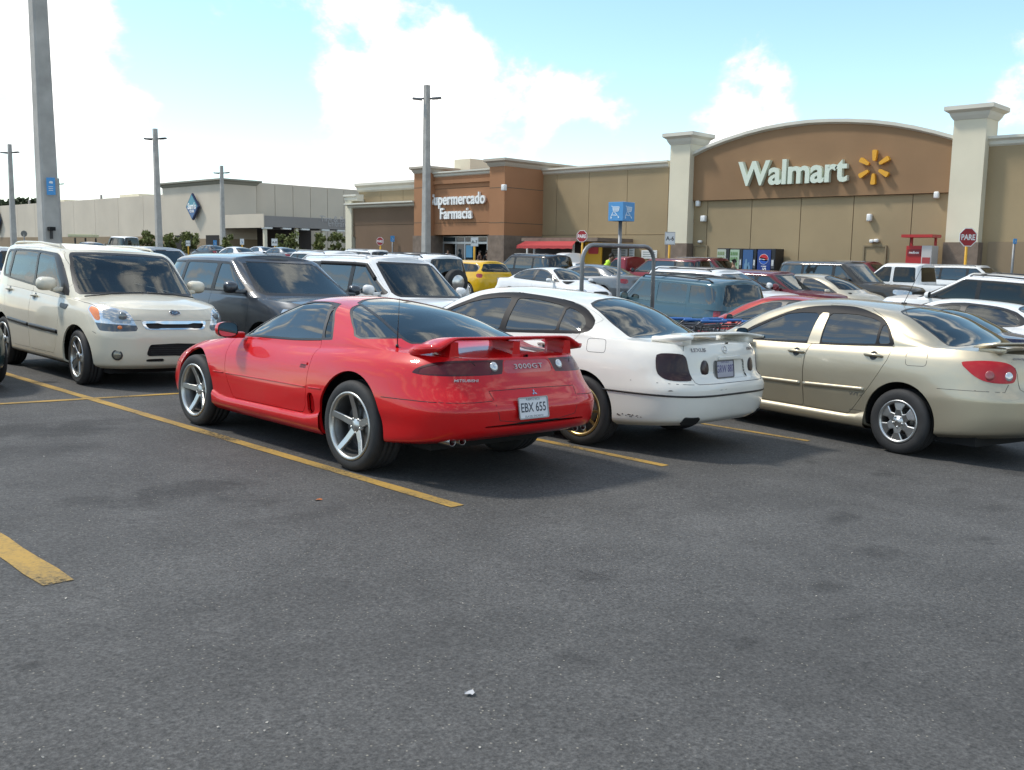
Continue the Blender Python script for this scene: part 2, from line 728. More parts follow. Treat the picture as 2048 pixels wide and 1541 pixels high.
class Car:
    """A car body skin: half of it (left, y > 0) as a smooth grid from which doors, panes, lamps and openings are cut."""

    def __init__(self, name, label, pose, paint_mat, spec, cat='car', group=None, ncol=150, nrow=26, z0=0.0):
        self.root = thing(name, label, cat, (0, 0, 0), 0, group)
        self.root.matrix_world = lot_m(pose[0], pose[1], pose[2], z0)
        self.paint = paint_mat
        self.V, self.N, self.A = [], [], []
        self.F = {'low': [], 'up': [], 'cab': []}
        self.spec = spec
        self.ncol, self.nrow = ncol, nrow
        self._build()

    def M(self):
        return self.root.matrix_basis.copy()

    # -- grid ---------------------------------------------------------------
    def _theta(self, row):
        c = np.linspace(0, 1, 3000)**8
        c = np.concatenate([c, np.cos(np.linspace(0, math.pi / 2, 3000))])
        th = np.unique(np.concatenate([np.arccos(c), math.pi - np.arccos(c)]))
        r = list(row[1:])
        if isinstance(r[2], list):
            r[2] = max(b for a, b in r[2])
        x, y = ring(th, *r)
        s = np.concatenate([[0], np.cumsum(np.hypot(np.diff(x), np.diff(y)))])
        q = np.linspace(0, s[-1], self.ncol)
        return np.interp(q, s, th), q

    def _rows(self, rows, th, nrow):
        K = len(rows)
        X, Y, Z = [], [], []
        for (z, xr, xf, W, nr, nf, mr, mf) in rows:
            x, y = ring(th, xr, xf, W if not isinstance(W, list) else 1.0, nr, nf, mr, mf)
            if isinstance(W, list):
                y = y * spl(W, x)
            X.append(x)
            Y.append(y)
            Z.append(spl(z, x))
        X, Y, Z = np.array(X), np.array(Y), np.array(Z)
        mid = self.ncol // 2
        d = np.sqrt(np.diff(X, axis=0)**2 * .3 + np.diff(Y, axis=0)**2 + np.diff(Z, axis=0)**2).mean(1)
        t = np.concatenate([[0], np.cumsum(d)])
        # fine rows: hit the control rows and space evenly between
        tq = [0.0]
        for i in range(K - 1):
            n = max(2, int(round(nrow * d[i] / t[-1])))
            tq += list(np.linspace(t[i], t[i + 1], n + 1)[1:])
        tq = np.array(tq)
        return np.stack([pchip_cols(t, X, tq), pchip_cols(t, Y, tq), pchip_cols(t, Z, tq)], 2)

    def _add_grid(self, P, arc, split=None, key='low', key2='up'):
        r, c = P.shape[:2]
        o = len(self.V)
        Vn = np.zeros_like(P)
        a, b, d, e = P[:-1, :-1], P[:-1, 1:], P[1:, 1:], P[1:, :-1]
        fn = np.cross(d - a, e - b)
        for (sl, ) in (((slice(0, r - 1), slice(0, c - 1)), ), ((slice(0, r - 1), slice(1, c)), ), ((slice(1, r), slice(1, c)), ), ((slice(1, r), slice(0, c - 1)), )):
            Vn[sl] += fn
        Vn[:, 0, 1] = 0
        Vn[:, -1, 1] = 0
        if abs(P[-1, c // 2, 1]) < 1e-6:
            Vn[-1, :, 1] = 0
        ln = np.linalg.norm(Vn, axis=2, keepdims=True)
        Vn = np.where(ln > 1e-12, Vn / np.maximum(ln, 1e-12), np.array([0, 0, 1.0]))
        # orientation: outward
        k = Vn[r // 3, c // 2]
        if k[1] < 0:
            Vn = -Vn
            self.flip = True
        else:
            self.flip = False
        self.V += [tuple(p) for p in P.reshape(-1, 3)]
        self.N += [tuple(p) for p in Vn.reshape(-1, 3)]
        self.A += list(np.tile(arc, r))
        for i in range(r - 1):
            dst = self.F[key] if split is None or i < split else self.F[key2]
            for j in range(c - 1):
                q = [o + i * c + j, o + i * c + j + 1, o + (i + 1) * c + j + 1, o + (i + 1) * c + j]
                if self.flip:
                    q = q[::-1]
                out = []
                for v in q:
                    if not out or (max(abs(self.V[v][m] - self.V[out[-1]][m]) for m in range(3)) > 1e-6):
                        out.append(v)
                if len(out) > 1 and max(abs(self.V[out[0]][m] - self.V[out[-1]][m]) for m in range(3)) <= 1e-6:
                    out.pop()
                if len(out) >= 3:
                    dst.append(tuple(out))

    def _upper(self, B, up, th, ns=9, nr=5, nc=9):
        """rows from the belt (B: (c,3)) across the top to the centre line"""
        xB, yB, zB = B[:, 0], B[:, 1], B[:, 2]
        bow = spl(up.get('bow', 0.0), xB)
        full = np.maximum(spl(up['w'], xB) if 'w' in up else yB.max(), 1e-6)
        shrink = np.clip(yB / full, 0, 1)
        bow = bow * shrink**2
        zc = spl(up['zc'], xB + bow)
        # towards the very ends the deck comes down to the edge row
        zc = zB + (zc - zB) * np.clip(shrink * 1.6, 0, 1)
        H = zc - zB
        ins = np.minimum(spl(up['inset'], xB), yB * .5)
        cr = spl(up['crown'], xB)
        ye = yB - ins
        ze = np.where(H > 0, zB + np.maximum(0, H - cr), zc)
        rd = up.get('rd', .08)
        bul = up.get('bulge', .015)
        L = np.hypot(ins, ze - zB)
        fa = np.minimum(.45, rd / np.maximum(L, 1e-4))
        yA, zA = ye + (yB - ye) * fa, ze + (zB - ze) * fa
        yD = ye - np.minimum(rd * 1.1, ye * .4)
        zD = ze + (zc - ze) * (1 - (yD / np.maximum(ye, 1e-6))**2)
        rows = []
        for u in np.linspace(0, 1, ns + 1)[1:]:
            b = bul * 4 * u * (1 - u) * np.clip(H / .3, 0, 1)
            rows.append((yB + (yA - yB) * u + b, zB + (zA - zB) * u))
        for u in np.linspace(0, 1, nr + 1)[1:]:
            rows.append(((1 - u)**2 * yA + 2 * u * (1 - u) * ye + u * u * yD, (1 - u)**2 * zA + 2 * u * (1 - u) * ze + u * u * zD))
        for u in np.linspace(0, 1, nc + 1)[1:]:
            y = yD * (1 - u)
            rows.append((y, ze + (zc - ze) * (1 - (y / np.maximum(ye, 1e-6))**2)))
        out = []
        for y, z in rows:
            k = np.clip(1 - (y / np.maximum(yB, 1e-6))**2, 0, 1)
            out.append(np.stack([xB + bow * k, y, z], 1))
        return np.array(out)

    def _build(self):
        sp = self.spec
        th, arc = self._theta(sp['rows'][sp.get('ref', 2)])
        self.arc_total = arc[-1]
        low = self._rows(sp['rows'], th, self.nrow)
        up = dict(sp['up'])
        res = sp.get('res', (9, 5, 9))
        U = self._upper(low[-1], up, th, *res)
        P = np.concatenate([low, U], 0)
        self._add_grid(P, arc, split=low.shape[0] - 1)
        if 'cab' in sp:
            cb = sp['cab']
            tc, ac = self._theta(cb['rows'][0])
            C = self._rows(cb['rows'], tc, cb.get('nrow', 14))
            B = C[-1]
            zr = spl(cb['roof'], B[:, 0])
            y0 = B[:, 1]
            rows = []
            nck = cb.get('nc', 8)
            for u in np.linspace(0, 1, nck + 1)[1:]:
                y = y0 * (1 - u)
                k = 1 - (1 - u)**2.6
                rows.append(np.stack([B[:, 0], y, B[:, 2] + (zr - B[:, 2]) * k * np.clip(y0 / y0.max() * 1.5, 0, 1)], 1))
            self._add_grid(np.concatenate([C, np.array(rows)], 0), ac, None, 'cab')
            self.cab_total = ac[-1]
            # no hidden deck under the cabin
            r0 = cb['rows'][0]
            xr, xf, W = r0[1], r0[2], r0[3]
            keep = []
            for f in self.F['up']:
                x = sum(self.V[i][0] for i in f) / len(f)
                y = sum(self.V[i][1] for i in f) / len(f)
                if xr + .12 < x < xf - .30 and y < (W if not isinstance(W, list) else .8) - .10:
                    continue
                keep.append(f)
            self.F['up'] = keep
        self._bvh()

    def _bvh(self):
        vs = [Vector(p) for p in self.V]
        n = len(vs)
        vs += [Vector((p.x, -p.y, p.z)) for p in vs]
        fs = []
        for k in self.F:
            fs += list(self.F[k])
        fs += [tuple(n + i for i in f[::-1]) for f in fs]
        self.bvh = BVHTree.FromPolygons(vs, fs)

    # -- cutting ------------------------------------------------------------
    def _arr(self):
        return np.array(self.V), np.array(self.N), np.array(self.A)

    def split(self, faces, fv):
        """cut faces along fv = 0; returns (inside fv<0, outside)"""
        fv = list(np.where(np.abs(fv) < 1e-5, -1e-5, fv))
        cache = {}
        ins, outs = [], []

        def cut(i, j):
            k = (i, j) if i < j else (j, i)
            if k not in cache:
                a, b = fv[k[0]], fv[k[1]]
                t = a / (a - b)
                va, vb = self.V[k[0]], self.V[k[1]]
                na, nb = self.N[k[0]], self.N[k[1]]
                self.V.append(tuple(va[m] + (vb[m] - va[m]) * t for m in range(3)))
                q = Vector([na[m] + (nb[m] - na[m]) * t for m in range(3)]).normalized()
                self.N.append(tuple(q))
                self.A.append(self.A[k[0]] + (self.A[k[1]] - self.A[k[0]]) * t)
                fv.append(0.0)
                cache[k] = len(self.V) - 1
            return cache[k]
        for f in faces:
            s = [fv[i] < 0 for i in f]
            if all(s):
                ins.append(f)
            elif not any(s):
                outs.append(f)
            else:
                a, b = [], []
                n = len(f)
                for k in range(n):
                    i, j = f[k], f[(k + 1) % n]
                    (a if s[k] else b).append(i)
                    if s[k] != s[(k + 1) % n]:
                        c = cut(i, j)
                        a.append(c)
                        b.append(c)
                if len(a) >= 3:
                    ins.append(tuple(a))
                if len(b) >= 3:
                    outs.append(tuple(b))
        return ins, outs

    def coords(self, proj, V, A, key='low'):
        if proj in ('side', 'sidew'):
            return V[:, 0], V[:, 2]
        if proj == 'arc':      # distance round the car from the rear centre
            return A, V[:, 2]
        if proj == 'farc':     # distance round the car from the front centre
            return (self.cab_total if key == 'cab' else self.arc_total) - A, V[:, 2]
        if proj == 'top':
            return V[:, 0], V[:, 1]
        if proj in ('rear', 'front'):
            return V[:, 1], V[:, 2]

    def ok(self, proj, V, N, f, lim=None):
        c = V[list(f)].mean(0)
        n = N[list(f)].mean(0)
        if proj == 'side':
            r = abs(n[1]) > .30
        elif proj == 'sidew':
            r = abs(n[1]) > .02
        elif proj == 'top':
            r = n[2] > .12
        elif proj == 'rear':
            r = n[0] < -.15 and c[0] < -.5
        elif proj == 'front':
            r = n[0] > .15 and c[0] > .3
        else:
            r = True
        if r and lim is not None:
            r = lim(c)
        return r

    def take(self, proj, poly, keys=('low', 'up'), lim=None):
        """cut the outline out of the body and return its faces"""
        got = []
        for k in keys:
            V, N, A = self._arr()
            x, y = self.coords(proj, V, A, k)
            P = np.asarray(poly)
            pad = .25
            cand, rest = [], []
            lo, hi = P.min(0) - pad, P.max(0) + pad
            okv = (x > lo[0]) & (x < hi[0]) & (y > lo[1]) & (y < hi[1])
            for f in self.F[k]:
                if okv[f[0]] and self.ok(proj, V, N, f, lim):
                    cand.append(f)
                else:
                    rest.append(f)
            fv = np.full(len(V), 9.0)
            idx = np.where(okv)[0]
            if len(idx):
                fv[idx] = sdf(poly, x[idx], y[idx])
            i, o = self.split(cand, fv)
            self.F[k] = rest + o
            got += i
        return got

    def sub(self, faces, proj, poly, key='low'):
        """split faces already taken by another outline"""
        V, N, A = self._arr()
        x, y = self.coords(proj, V, A, key)
        idx = np.array(sorted({v for f in faces for v in f}))
        fv = np.full(len(V), 9.0)
        if len(idx):
            fv[idx] = sdf(poly, x[idx], y[idx])
        return self.split(faces, fv)

    # -- making objects -----------------------------------------------------
    def mesh(self, faces, mirror, both=False, gap=0.0, skirt=0.0, off=0.0, shift=None):
        V, N = self.V, self.N
        vs, ns, fs = [], [], []
        idx = {}
        bedge = {}
        for f in faces:
            n = len(f)
            for k in range(n):
                e = (f[k], f[(k + 1) % n])
                bedge[e] = f
        bound = [e for e in bedge if (e[1], e[0]) not in bedge]
        if both:
            bound = [e for e in bound if not (abs(V[e[0]][1]) < 1e-4 and abs(V[e[1]][1]) < 1e-4)]
        inw = {}
        for (i, j) in bound:
            p, q = Vector(V[i]), Vector(V[j])
            nn = (Vector(N[i]) + Vector(N[j])).normalized()
            d = nn.cross(q - p)
            if d.length < 1e-9:
                continue
            d.normalize()
            for v in (i, j):
                inw[v] = inw.get(v, Vector((0, 0, 0))) + d
        mv = {}
        for v, d in inw.items():
            if d.length > 1e-6:
                d.normalize()
            if both and abs(V[v][1]) < 1e-4:
                d.y = 0
            mv[v] = d

        def getv(i):
            if i not in idx:
                idx[i] = len(vs)
                p = Vector(V[i]) + Vector(N[i]) * off
                if gap and i in mv:
                    p += mv[i] * gap
                vs.append(p)
                ns.append(Vector(N[i]))
            return idx[i]
        for f in faces:
            fs.append([getv(i) for i in f])
        if skirt:
            for (i, j) in bound:
                a, b = getv(i), getv(j)
                o = len(vs)
                for v, i0 in ((a, i), (b, j)):
                    vs.append(vs[v].copy())
                    vs.append(vs[v] - Vector(N[i0]) * skirt)
                    d = -mv.get(i0, Vector((0, 0, 1)))
                    ns += [d, d]
                fs.append([o + 2, o, o + 1, o + 3])
        if mirror or both:
            mvs = [Vector((p.x, -p.y, p.z)) for p in vs]
            mns = [Vector((p.x, -p.y, p.z)) for p in ns]
            if both:
                o = len(vs)
                fs = fs + [[o + i for i in f[::-1]] for f in fs]
                vs, ns = vs + mvs, ns + mns
            else:
                vs, ns, fs = mvs, mns, [f[::-1] for f in fs]
        return vs, ns, fs

    def part(self, faces, name, mat, parent=None, mirror=False, both=False, gap=0.0, skirt=0.012, off=0.0):
        if not faces:
            return None
        vs, ns, fs = self.mesh(faces, mirror, both, gap, skirt, off)
        me = bpy.data.meshes.new(name)
        me.from_pydata([tuple(p) for p in vs], [], fs)
        me.polygons.foreach_set('use_smooth', [True] * len(fs))
        me.validate()
        if len(me.vertices) == len(ns):
            me.normals_split_custom_set_from_vertices([tuple(n) for n in ns])
        me.materials.append(mat)
        return link(name, me, parent or self.root)

    def pair(self, faces, name, mat, parents=None, **kw):
        """the part and its mirror image on the other side"""
        if parents is None:
            parents = (self.root, self.root)
        return (self.part(faces, name, mat, parents[0], False, **kw), self.part(faces, name, mat, parents[1], True, **kw))

    def window(self, proj, outline, keys=('low', 'up'), frame=.018, mat=None, pair=True, parents=None, lim=None, name='window', fmat=None, recess=.004):
        """pane with a black rubber or frit frame; returns the panes"""
        fcs = self.take(proj, outline, keys, lim)
        mat = mat or G_TINT
        V, N, A = self._arr()
        x, y = self.coords(proj, V, A, keys[-1])
        idx = np.array(sorted({v for f in fcs for v in f}))
        if not len(idx):
            return None
        fv = np.full(len(V), 9.0)
        fv[idx] = sdf(outline, x[idx], y[idx]) + frame
        inner, band = self.split(fcs, fv)
        if pair:
            ps = self.pair(inner, name, mat, parents, off=-recess, skirt=0)
            fr = [self.part(band, 'window_frame', fmat or M_RUB, p, m, off=-recess * .5, skirt=.02) for p, m in zip(ps, (False, True)) if p]
        else:
            ps = self.part(inner, name, mat, parents or self.root, both=True, off=-recess, skirt=0)
            self.part(band, 'window_frame', fmat or M_RUB, ps, both=True, off=-recess * .5, skirt=.02)
        return ps

    def arch(self, xw, zc, Ra, keys=('low',)):
        for k in keys:
            V, N, A = self._arr()
            fv = np.hypot(V[:, 0] - xw, (V[:, 2] - zc)) - Ra
            fv = np.where(V[:, 1] > .35, fv, 9.0)
            i, o = self.split(self.F[k], fv)
            self.F[k] = o

    def pt(self, proj, a, b, sgn=1, off=0.0):
        """surface point and normal under (a, b) of a projection"""
        if proj == 'side':
            o, d = Vector((a, sgn * 3, b)), Vector((0, -sgn, 0))
        elif proj == 'rear':
            o, d = Vector((-6, a, b)), Vector((1, 0, 0))
        elif proj == 'front':
            o, d = Vector((6, a, b)), Vector((-1, 0, 0))
        else:
            o, d = Vector((a, b, 4)), Vector((0, 0, -1))
        h = self.bvh.ray_cast(o, d)
        if h[0] is None:
            h = self.bvh.find_nearest(o + d * 2.2)
        n = h[1]
        if n.dot(d) > 0:
            n = -n
        return h[0] + n * off, n

    def ribbon(self, mb, proj, pts, width, proud, sgn=1, closed=False, sub=.04):
        """strip laid on the surface along a polyline"""
        P = [np.array(p, float) for p in pts]
        if closed:
            P.append(P[0])
        Q = [P[0]]
        for a, b in zip(P[:-1], P[1:]):
            n = max(1, int(np.linalg.norm(b - a) / sub))
            for k in range(1, n + 1):
                Q.append(a + (b - a) * k / n)
        S = [self.pt(proj, q[0], q[1], sgn) for q in Q]
        m = len(S)
        vs, fs = [], []
        for i in range(m):
            t = (S[min(i + 1, m - 1)][0] - S[max(i - 1, 0)][0])
            if t.length < 1e-7:
                t = Vector((1, 0, 0))
            t.normalize()
            n = S[i][1]
            s = n.cross(t).normalized() * width / 2
            p = S[i][0]
            vs += [p - s - n * .004, p - s * .75 + n * proud, p + s * .75 + n * proud, p + s - n * .004]
        for i in range(m - 1):
            for k in range(3):
                a = i * 4 + k
                fs.append((a, a + 1, a + 5, a + 4))
        fs.append((0, 1, 2, 3))
        e = (m - 1) * 4
        fs.append((e, e + 1, e + 2, e + 3))
        mb.add(vs, fs, True)

    def decal_m(self, proj, a, b, sgn=1, off=.002, up=(0, 0, 1)):
        """matrix of a small flat thing laid on the surface, x to the reader's right"""
        p, n = self.pt(proj, a, b, sgn, off)
        up = Vector(up)
        x = up.cross(n).normalized()
        return frame_m(p, x, n.cross(x))

    def finish(self, gap=0.0, skirt=.02):
        """what is left is the body shell"""
        self.body = self.part(self.F['low'] + self.F['up'], 'body', self.paint, both=True, skirt=skirt)
        if self.F['cab']:
            self.roof = self.part(self.F['cab'], 'cabin_shell', self.paint, both=True, skirt=skirt)
        return self.body
# ------------------------------------------------------------------ specs of the four cars in front
# row: (z(x), x_rear, x_front, half width(x) , n_rear, n_front, m_rear, m_front)
SPEC_RED = dict(
    ref=3,
    rows=[
        ([(-2.3, .365), (-1.9, .30), (-1.5, .25), (-1.2, .20), (1.2, .20), (2.2, .20)], -2.20, 2.10, .80, 12, 6, 4, 2.6),
        ([(-2.3, .39), (-1.9, .325), (-1.5, .28), (-1.2, .25), (1.2, .24), (2.2, .26)], -2.29, 2.18, .885, 12, 6, 4, 2.6),
        ([(-2.3, .44), (1.2, .40), (2.2, .38)], -2.33, 2.23, .905, 12, 6, 4, 2.5),
        ([(-2.3, .565), (-1.2, .53), (1.2, .53), (2.2, .50)], -2.345, 2.24, [(-2.4, 0.91), (-1.3, .925), (0, .905), (1.2, .915), (2.2, .9)], 12, 5.5, 4, 2.4),
        ([(-2.3, .60), (-1.2, .57), (1.2, .56), (2.2, .53)], -2.335, 2.23, [(-2.4, 0.905), (-1.3, .925), (0, .90), (1.2, .915), (2.2, .89)], 12, 5.5, 4, 2.4),
        ([(-2.3, .74), (-1.2, .74), (0, .70), (1.2, .68), (2.2, .58)], -2.25, 2.18, [(-2.4, .875), (-1.3, .905), (0, .875), (1.2, .89), (2.2, .87)], 10, 5, 4, 2.3),
        ([(-2.3, .86), (-1.2, .86), (0, .80), (1.2, .76), (2.2, .61)], -2.20, 2.10, [(-2.4, .83), (-1.3, .86), (0, .82), (1.2, .84), (2.2, .80)], 10, 4.6, 4, 2.2),
        ([(-2.3, .925), (-1.6, .935), (-1.2, .925), (-.6, .885), (.3, .865), (.75, .85), (1.2, .80), (1.7, .735), (2.1, .64)], -2.17, 2.02, [(-2.4, .77), (-1.4, .79), (-.6, .77), (.4, .755), (1.2, .77), (2.1, .72)], 10, 4.4, 4, 2.2),
    ],
    up=dict(
        zc=[(-2.2, .925), (-1.95, .955), (-1.75, .985), (-1.35, 1.115), (-.95, 1.225), (-.6, 1.27), (-.3, 1.285), (-.02, 1.275), (.25, 1.21), (.6, 1.085), (1.05, .88), (1.3, .845), (1.7, .77), (2.02, .655)],
        inset=[(-2.2, .05), (-1.9, .06), (-1.5, .08), (-1.0, .14), (-.5, .19), (-.1, .20), (.3, .15), (.8, .07), (1.1, .05), (2.1, .05)],
        crown=[(-2.2, .05), (-1.6, .09), (-.9, .085), (-.2, .075), (.5, .07), (1.1, .06), (2.1, .05)],
        bow=[(-2.2, 0), (-1.7, -.02), (-.4, 0), (.2, .12), (.7, .22), (1.1, .20), (1.4, .05), (2.1, 0)],
        rd=.10, bulge=.018),
)
SPEC_LEX = dict(
    ref=3,
    rows=[
        ([(-2.5, .30), (-1.4, .22), (1.4, .22), (2.3, .22)], -2.40, 2.15, .78, 12, 6, 4, 2.6),
        ([(-2.5, .35), (-1.4, .27), (1.4, .26), (2.3, .28)], -2.47, 2.25, .875, 12, 6, 4, 2.6),
        ([(-2.5, .50), (1.4, .44), (2.3, .42)], -2.505, 2.29, .895, 12, 6, 4, 2.6),
        ([(-2.5, .60), (-1.4, .56), (2.3, .55)], -2.51, 2.29, .90, 12, 6, 4, 2.5),
        ([(-2.5, .66), (-1.4, .62), (2.3, .62)], -2.485, 2.27, .895, 12, 6, 4, 2.5),
        ([(-2.5, .74), (-1.4, .72), (2.3, .66)], -2.42, 2.23, .885, 12, 5.5, 4, 2.4),
        ([(-2.5, .90), (-1.4, .87), (1.4, .78), (2.3, .70)], -2.40, 2.15, .85, 12, 5, 4, 2.3),
        ([(-2.45, .985), (-1.8, 1.0), (-1.4, .985), (-.8, .96), (.5, .92), (1.2, .88), (1.7, .82), (2.2, .74)], -2.37, 2.05, [(-2.4, .78), (-1.6, .80), (-.8, .795), (.5, .785), (1.3, .79), (2.1, .74)], 11, 4.6, 4, 2.2),
    ],
    up=dict(
        zc=[(-2.4, 1.0), (-2.2, 1.015), (-1.86, 1.035), (-1.62, 1.13), (-1.27, 1.29), (-.95, 1.365), (-.5, 1.40), (-.1, 1.415), (.25, 1.40), (.5, 1.345), (.8, 1.23), (1.15, 1.06), (1.38, .96), (1.7, .90), (2.1, .77)],
        inset=[(-2.4, .05), (-1.85, .06), (-1.5, .11), (-1.2, .17), (-.9, .20), (-.4, .23), (.1, .235), (.6, .17), (1.1, .08), (1.5, .05), (2.1, .05)],
        crown=[(-2.4, .04), (-1.6, .06), (-.9, .07), (0, .065), (.7, .07), (1.3, .06), (2.1, .05)],
        bow=[(-2.4, 0), (-1.9, -.08), (-1.5, -.10), (-1.1, -.05), (-.4, 0), (.3, .06), (.8, .18), (1.2, .20), (1.5, .05), (2.1, 0)],
        rd=.11, bulge=.022),
)
SPEC_COR = dict(
    ref=3,
    rows=[
        ([(-2.3, .28), (-1.3, .20), (1.3, .20), (2.2, .20)], -2.22, 2.05, .74, 8, 6, 3, 2.6),
        ([(-2.3, .33), (-1.3, .24), (1.3, .23), (2.2, .26)], -2.31, 2.14, .83, 8, 6, 3, 2.6),
        ([(-2.3, .48), (1.3, .42), (2.2, .42)], -2.345, 2.18, .845, 8, 6, 3, 2.5),
        ([(-2.3, .62), (-1.3, .58), (2.2, .55)], -2.345, 2.185, .85, 8, 5.5, 3, 2.4),
        ([(-2.3, .67), (-1.3, .64), (2.2, .62)], -2.31, 2.16, .848, 8, 5.5, 3, 2.4),
        ([(-2.3, .76), (-1.3, .74), (2.2, .68)], -2.27, 2.12, .845, 7.5, 5, 3, 2.3),
        ([(-2.3, .93), (-1.3, .92), (1.3, .82), (2.2, .74)], -2.25, 2.02, .815, 7, 4.8, 3, 2.2),
        ([(-2.3, 1.02), (-1.75, 1.035), (-1.3, 1.02), (-.8, .995), (.5, .95), (1.2, .91), (1.6, .86), (2.1, .78)], -2.20, 1.92, [(-2.3, .74), (-1.6, .765), (-.8, .765), (.5, .755), (1.2, .75), (2.1, .70)], 7, 4.4, 3, 2.2),
    ],
    up=dict(
        zc=[(-2.22, 1.03), (-2.0, 1.06), (-1.72, 1.095), (-1.4, 1.225), (-1.1, 1.35), (-.85, 1.395), (-.5, 1.425), (-.1, 1.44), (.25, 1.425), (.5, 1.37), (.8, 1.28), (1.15, 1.11), (1.4, 1.0), (1.65, .94), (1.95, .81)],
        inset=[(-2.22, .05), (-1.8, .06), (-1.4, .10), (-.9, .165), (-.4, .21), (.1, .215), (.6, .16), (1.1, .08), (1.4, .05), (2.1, .05)],
        crown=[(-2.22, .04), (-1.6, .05), (-.9, .055), (0, .065), (.7, .07), (1.3, .06), (2.1, .05)],
        bow=[(-2.22, 0), (-1.85, -.08), (-1.5, -.10), (-1.1, -.06), (-.4, 0), (.3, .06), (.8, .18), (1.2, .20), (1.5, .05), (2.1, 0)],
        rd=.10, bulge=.02),
)
SPEC_KIA = dict(
    ref=3,
    rows=[
        ([(-2.0, .30), (-1.2, .22), (1.2, .22), (2.1, .24)], -1.90, 1.98, .80, 9, 7, 3.5, 2.8),
        ([(-2.0, .34), (-1.2, .26), (1.2, .26), (2.1, .29)], -1.97, 2.07, .865, 9, 7, 3.5, 2.8),
        ([(-2.0, .50), (1.2, .46), (2.1, .44)], -2.00, 2.10, .885, 9, 7, 3.5, 3.0),
        ([(-2.0, .64), (2.1, .60)], -2.005, 2.10, .89, 9, 7, 3.5, 3.0),
        ([(-2.0, .78), (2.1, .74)], -1.99, 2.055, .888, 9, 6.5, 3.5, 3.0),
        ([(-2.0, .95), (0, .90), (1.2, .88), (2.1, .84)], -1.97, 2.03, .875, 9, 6, 3.5, 3.0),
        ([(-2.0, 1.10), (-.8, 1.07), (.5, 1.01), (1.2, .985), (1.7, .955), (2.1, .92)], -1.94, 1.97, .835, 9, 5, 3.5, 3.0),
    ],
    up=dict(
        zc=[(-2.0, 1.08), (.9, 1.09), (1.25, 1.075), (1.6, 1.035), (1.85, .985), (1.97, .93)],
        inset=.06, crown=[(-2, .03), (1, .07), (2, .05)], bow=0.0, rd=.08, bulge=.0),
    cab=dict(
        rows=[
            ([(-2.0, 1.085), (-.8, 1.055), (.5, .995), (1.3, .97)], -1.945, 1.30, .832, 10, 8, 3.5, 2.6),
            ([(-2.0, 1.22), (-.8, 1.20), (.5, 1.15), (1.3, 1.13)], -1.93, 1.07, .812, 10, 8, 3.5, 2.6),
            ([(-2.0, 1.38), (-.8, 1.37), (.5, 1.35), (1.3, 1.33)], -1.88, .79, .778, 10, 8, 3.5, 2.6),
            ([(-2.0, 1.555), (-.8, 1.545), (.3, 1.51), (1.3, 1.45)], -1.83, .60, .742, 10, 8, 3.5, 2.6),
            ([(-2.0, 1.605), (-.8, 1.60), (.3, 1.56), (1.3, 1.50)], -1.80, .50, .715, 10, 8, 3.5, 2.6),
            ([(-2.0, 1.635), (-.8, 1.635), (.3, 1.59), (1.3, 1.52)], -1.75, .43, .66, 10, 8, 3.5, 2.6),
        ],
        roof=[(-1.8, 1.66), (-.8, 1.675), (0, 1.645), (.45, 1.60)]),
)
POSE = dict(red=(5.258, 7.123, R(89.49)), lex=(7.60, 7.15, R(92.8)), cor=(10.197, 4.856, R(79.17)), kia=(5.486, 12.941, R(-90.68)))

P_RED = paint('red_paint', (0.54, 0.005, 0.007), 0.0)
P_PEARL = paint('pearl_white_paint', (0.74, 0.72, 0.66), 0.0)
P_GOLD = paint('gold_paint', (0.47, 0.415, 0.305), 0.75, 0.42)
P_CREAM = paint('cream_paint', (0.66, 0.615, 0.50), 0.0)
# ------------------------------------------------------------------ car fittings


def partial_drum(mb, xw, zc, r, y0, y1, n=14):
    vs, fs = [], []
    for k in range(n + 1):
        q = R(-12) + (math.pi + R(24)) * k / n
        for y in (y0, y1):
            vs.append((xw + r * math.cos(q), y, zc + r * math.sin(q)))
    for k in range(n):
        fs.append((2 * k, 2 * k + 1, 2 * k + 3, 2 * k + 2))
    c = len(vs)
    vs.append((xw, y0, zc))
    for k in range(n):
        fs.append((2 * k, 2 * k + 2, c))
    mb.add(vs, fs)


WHEEL_CACHE = {}


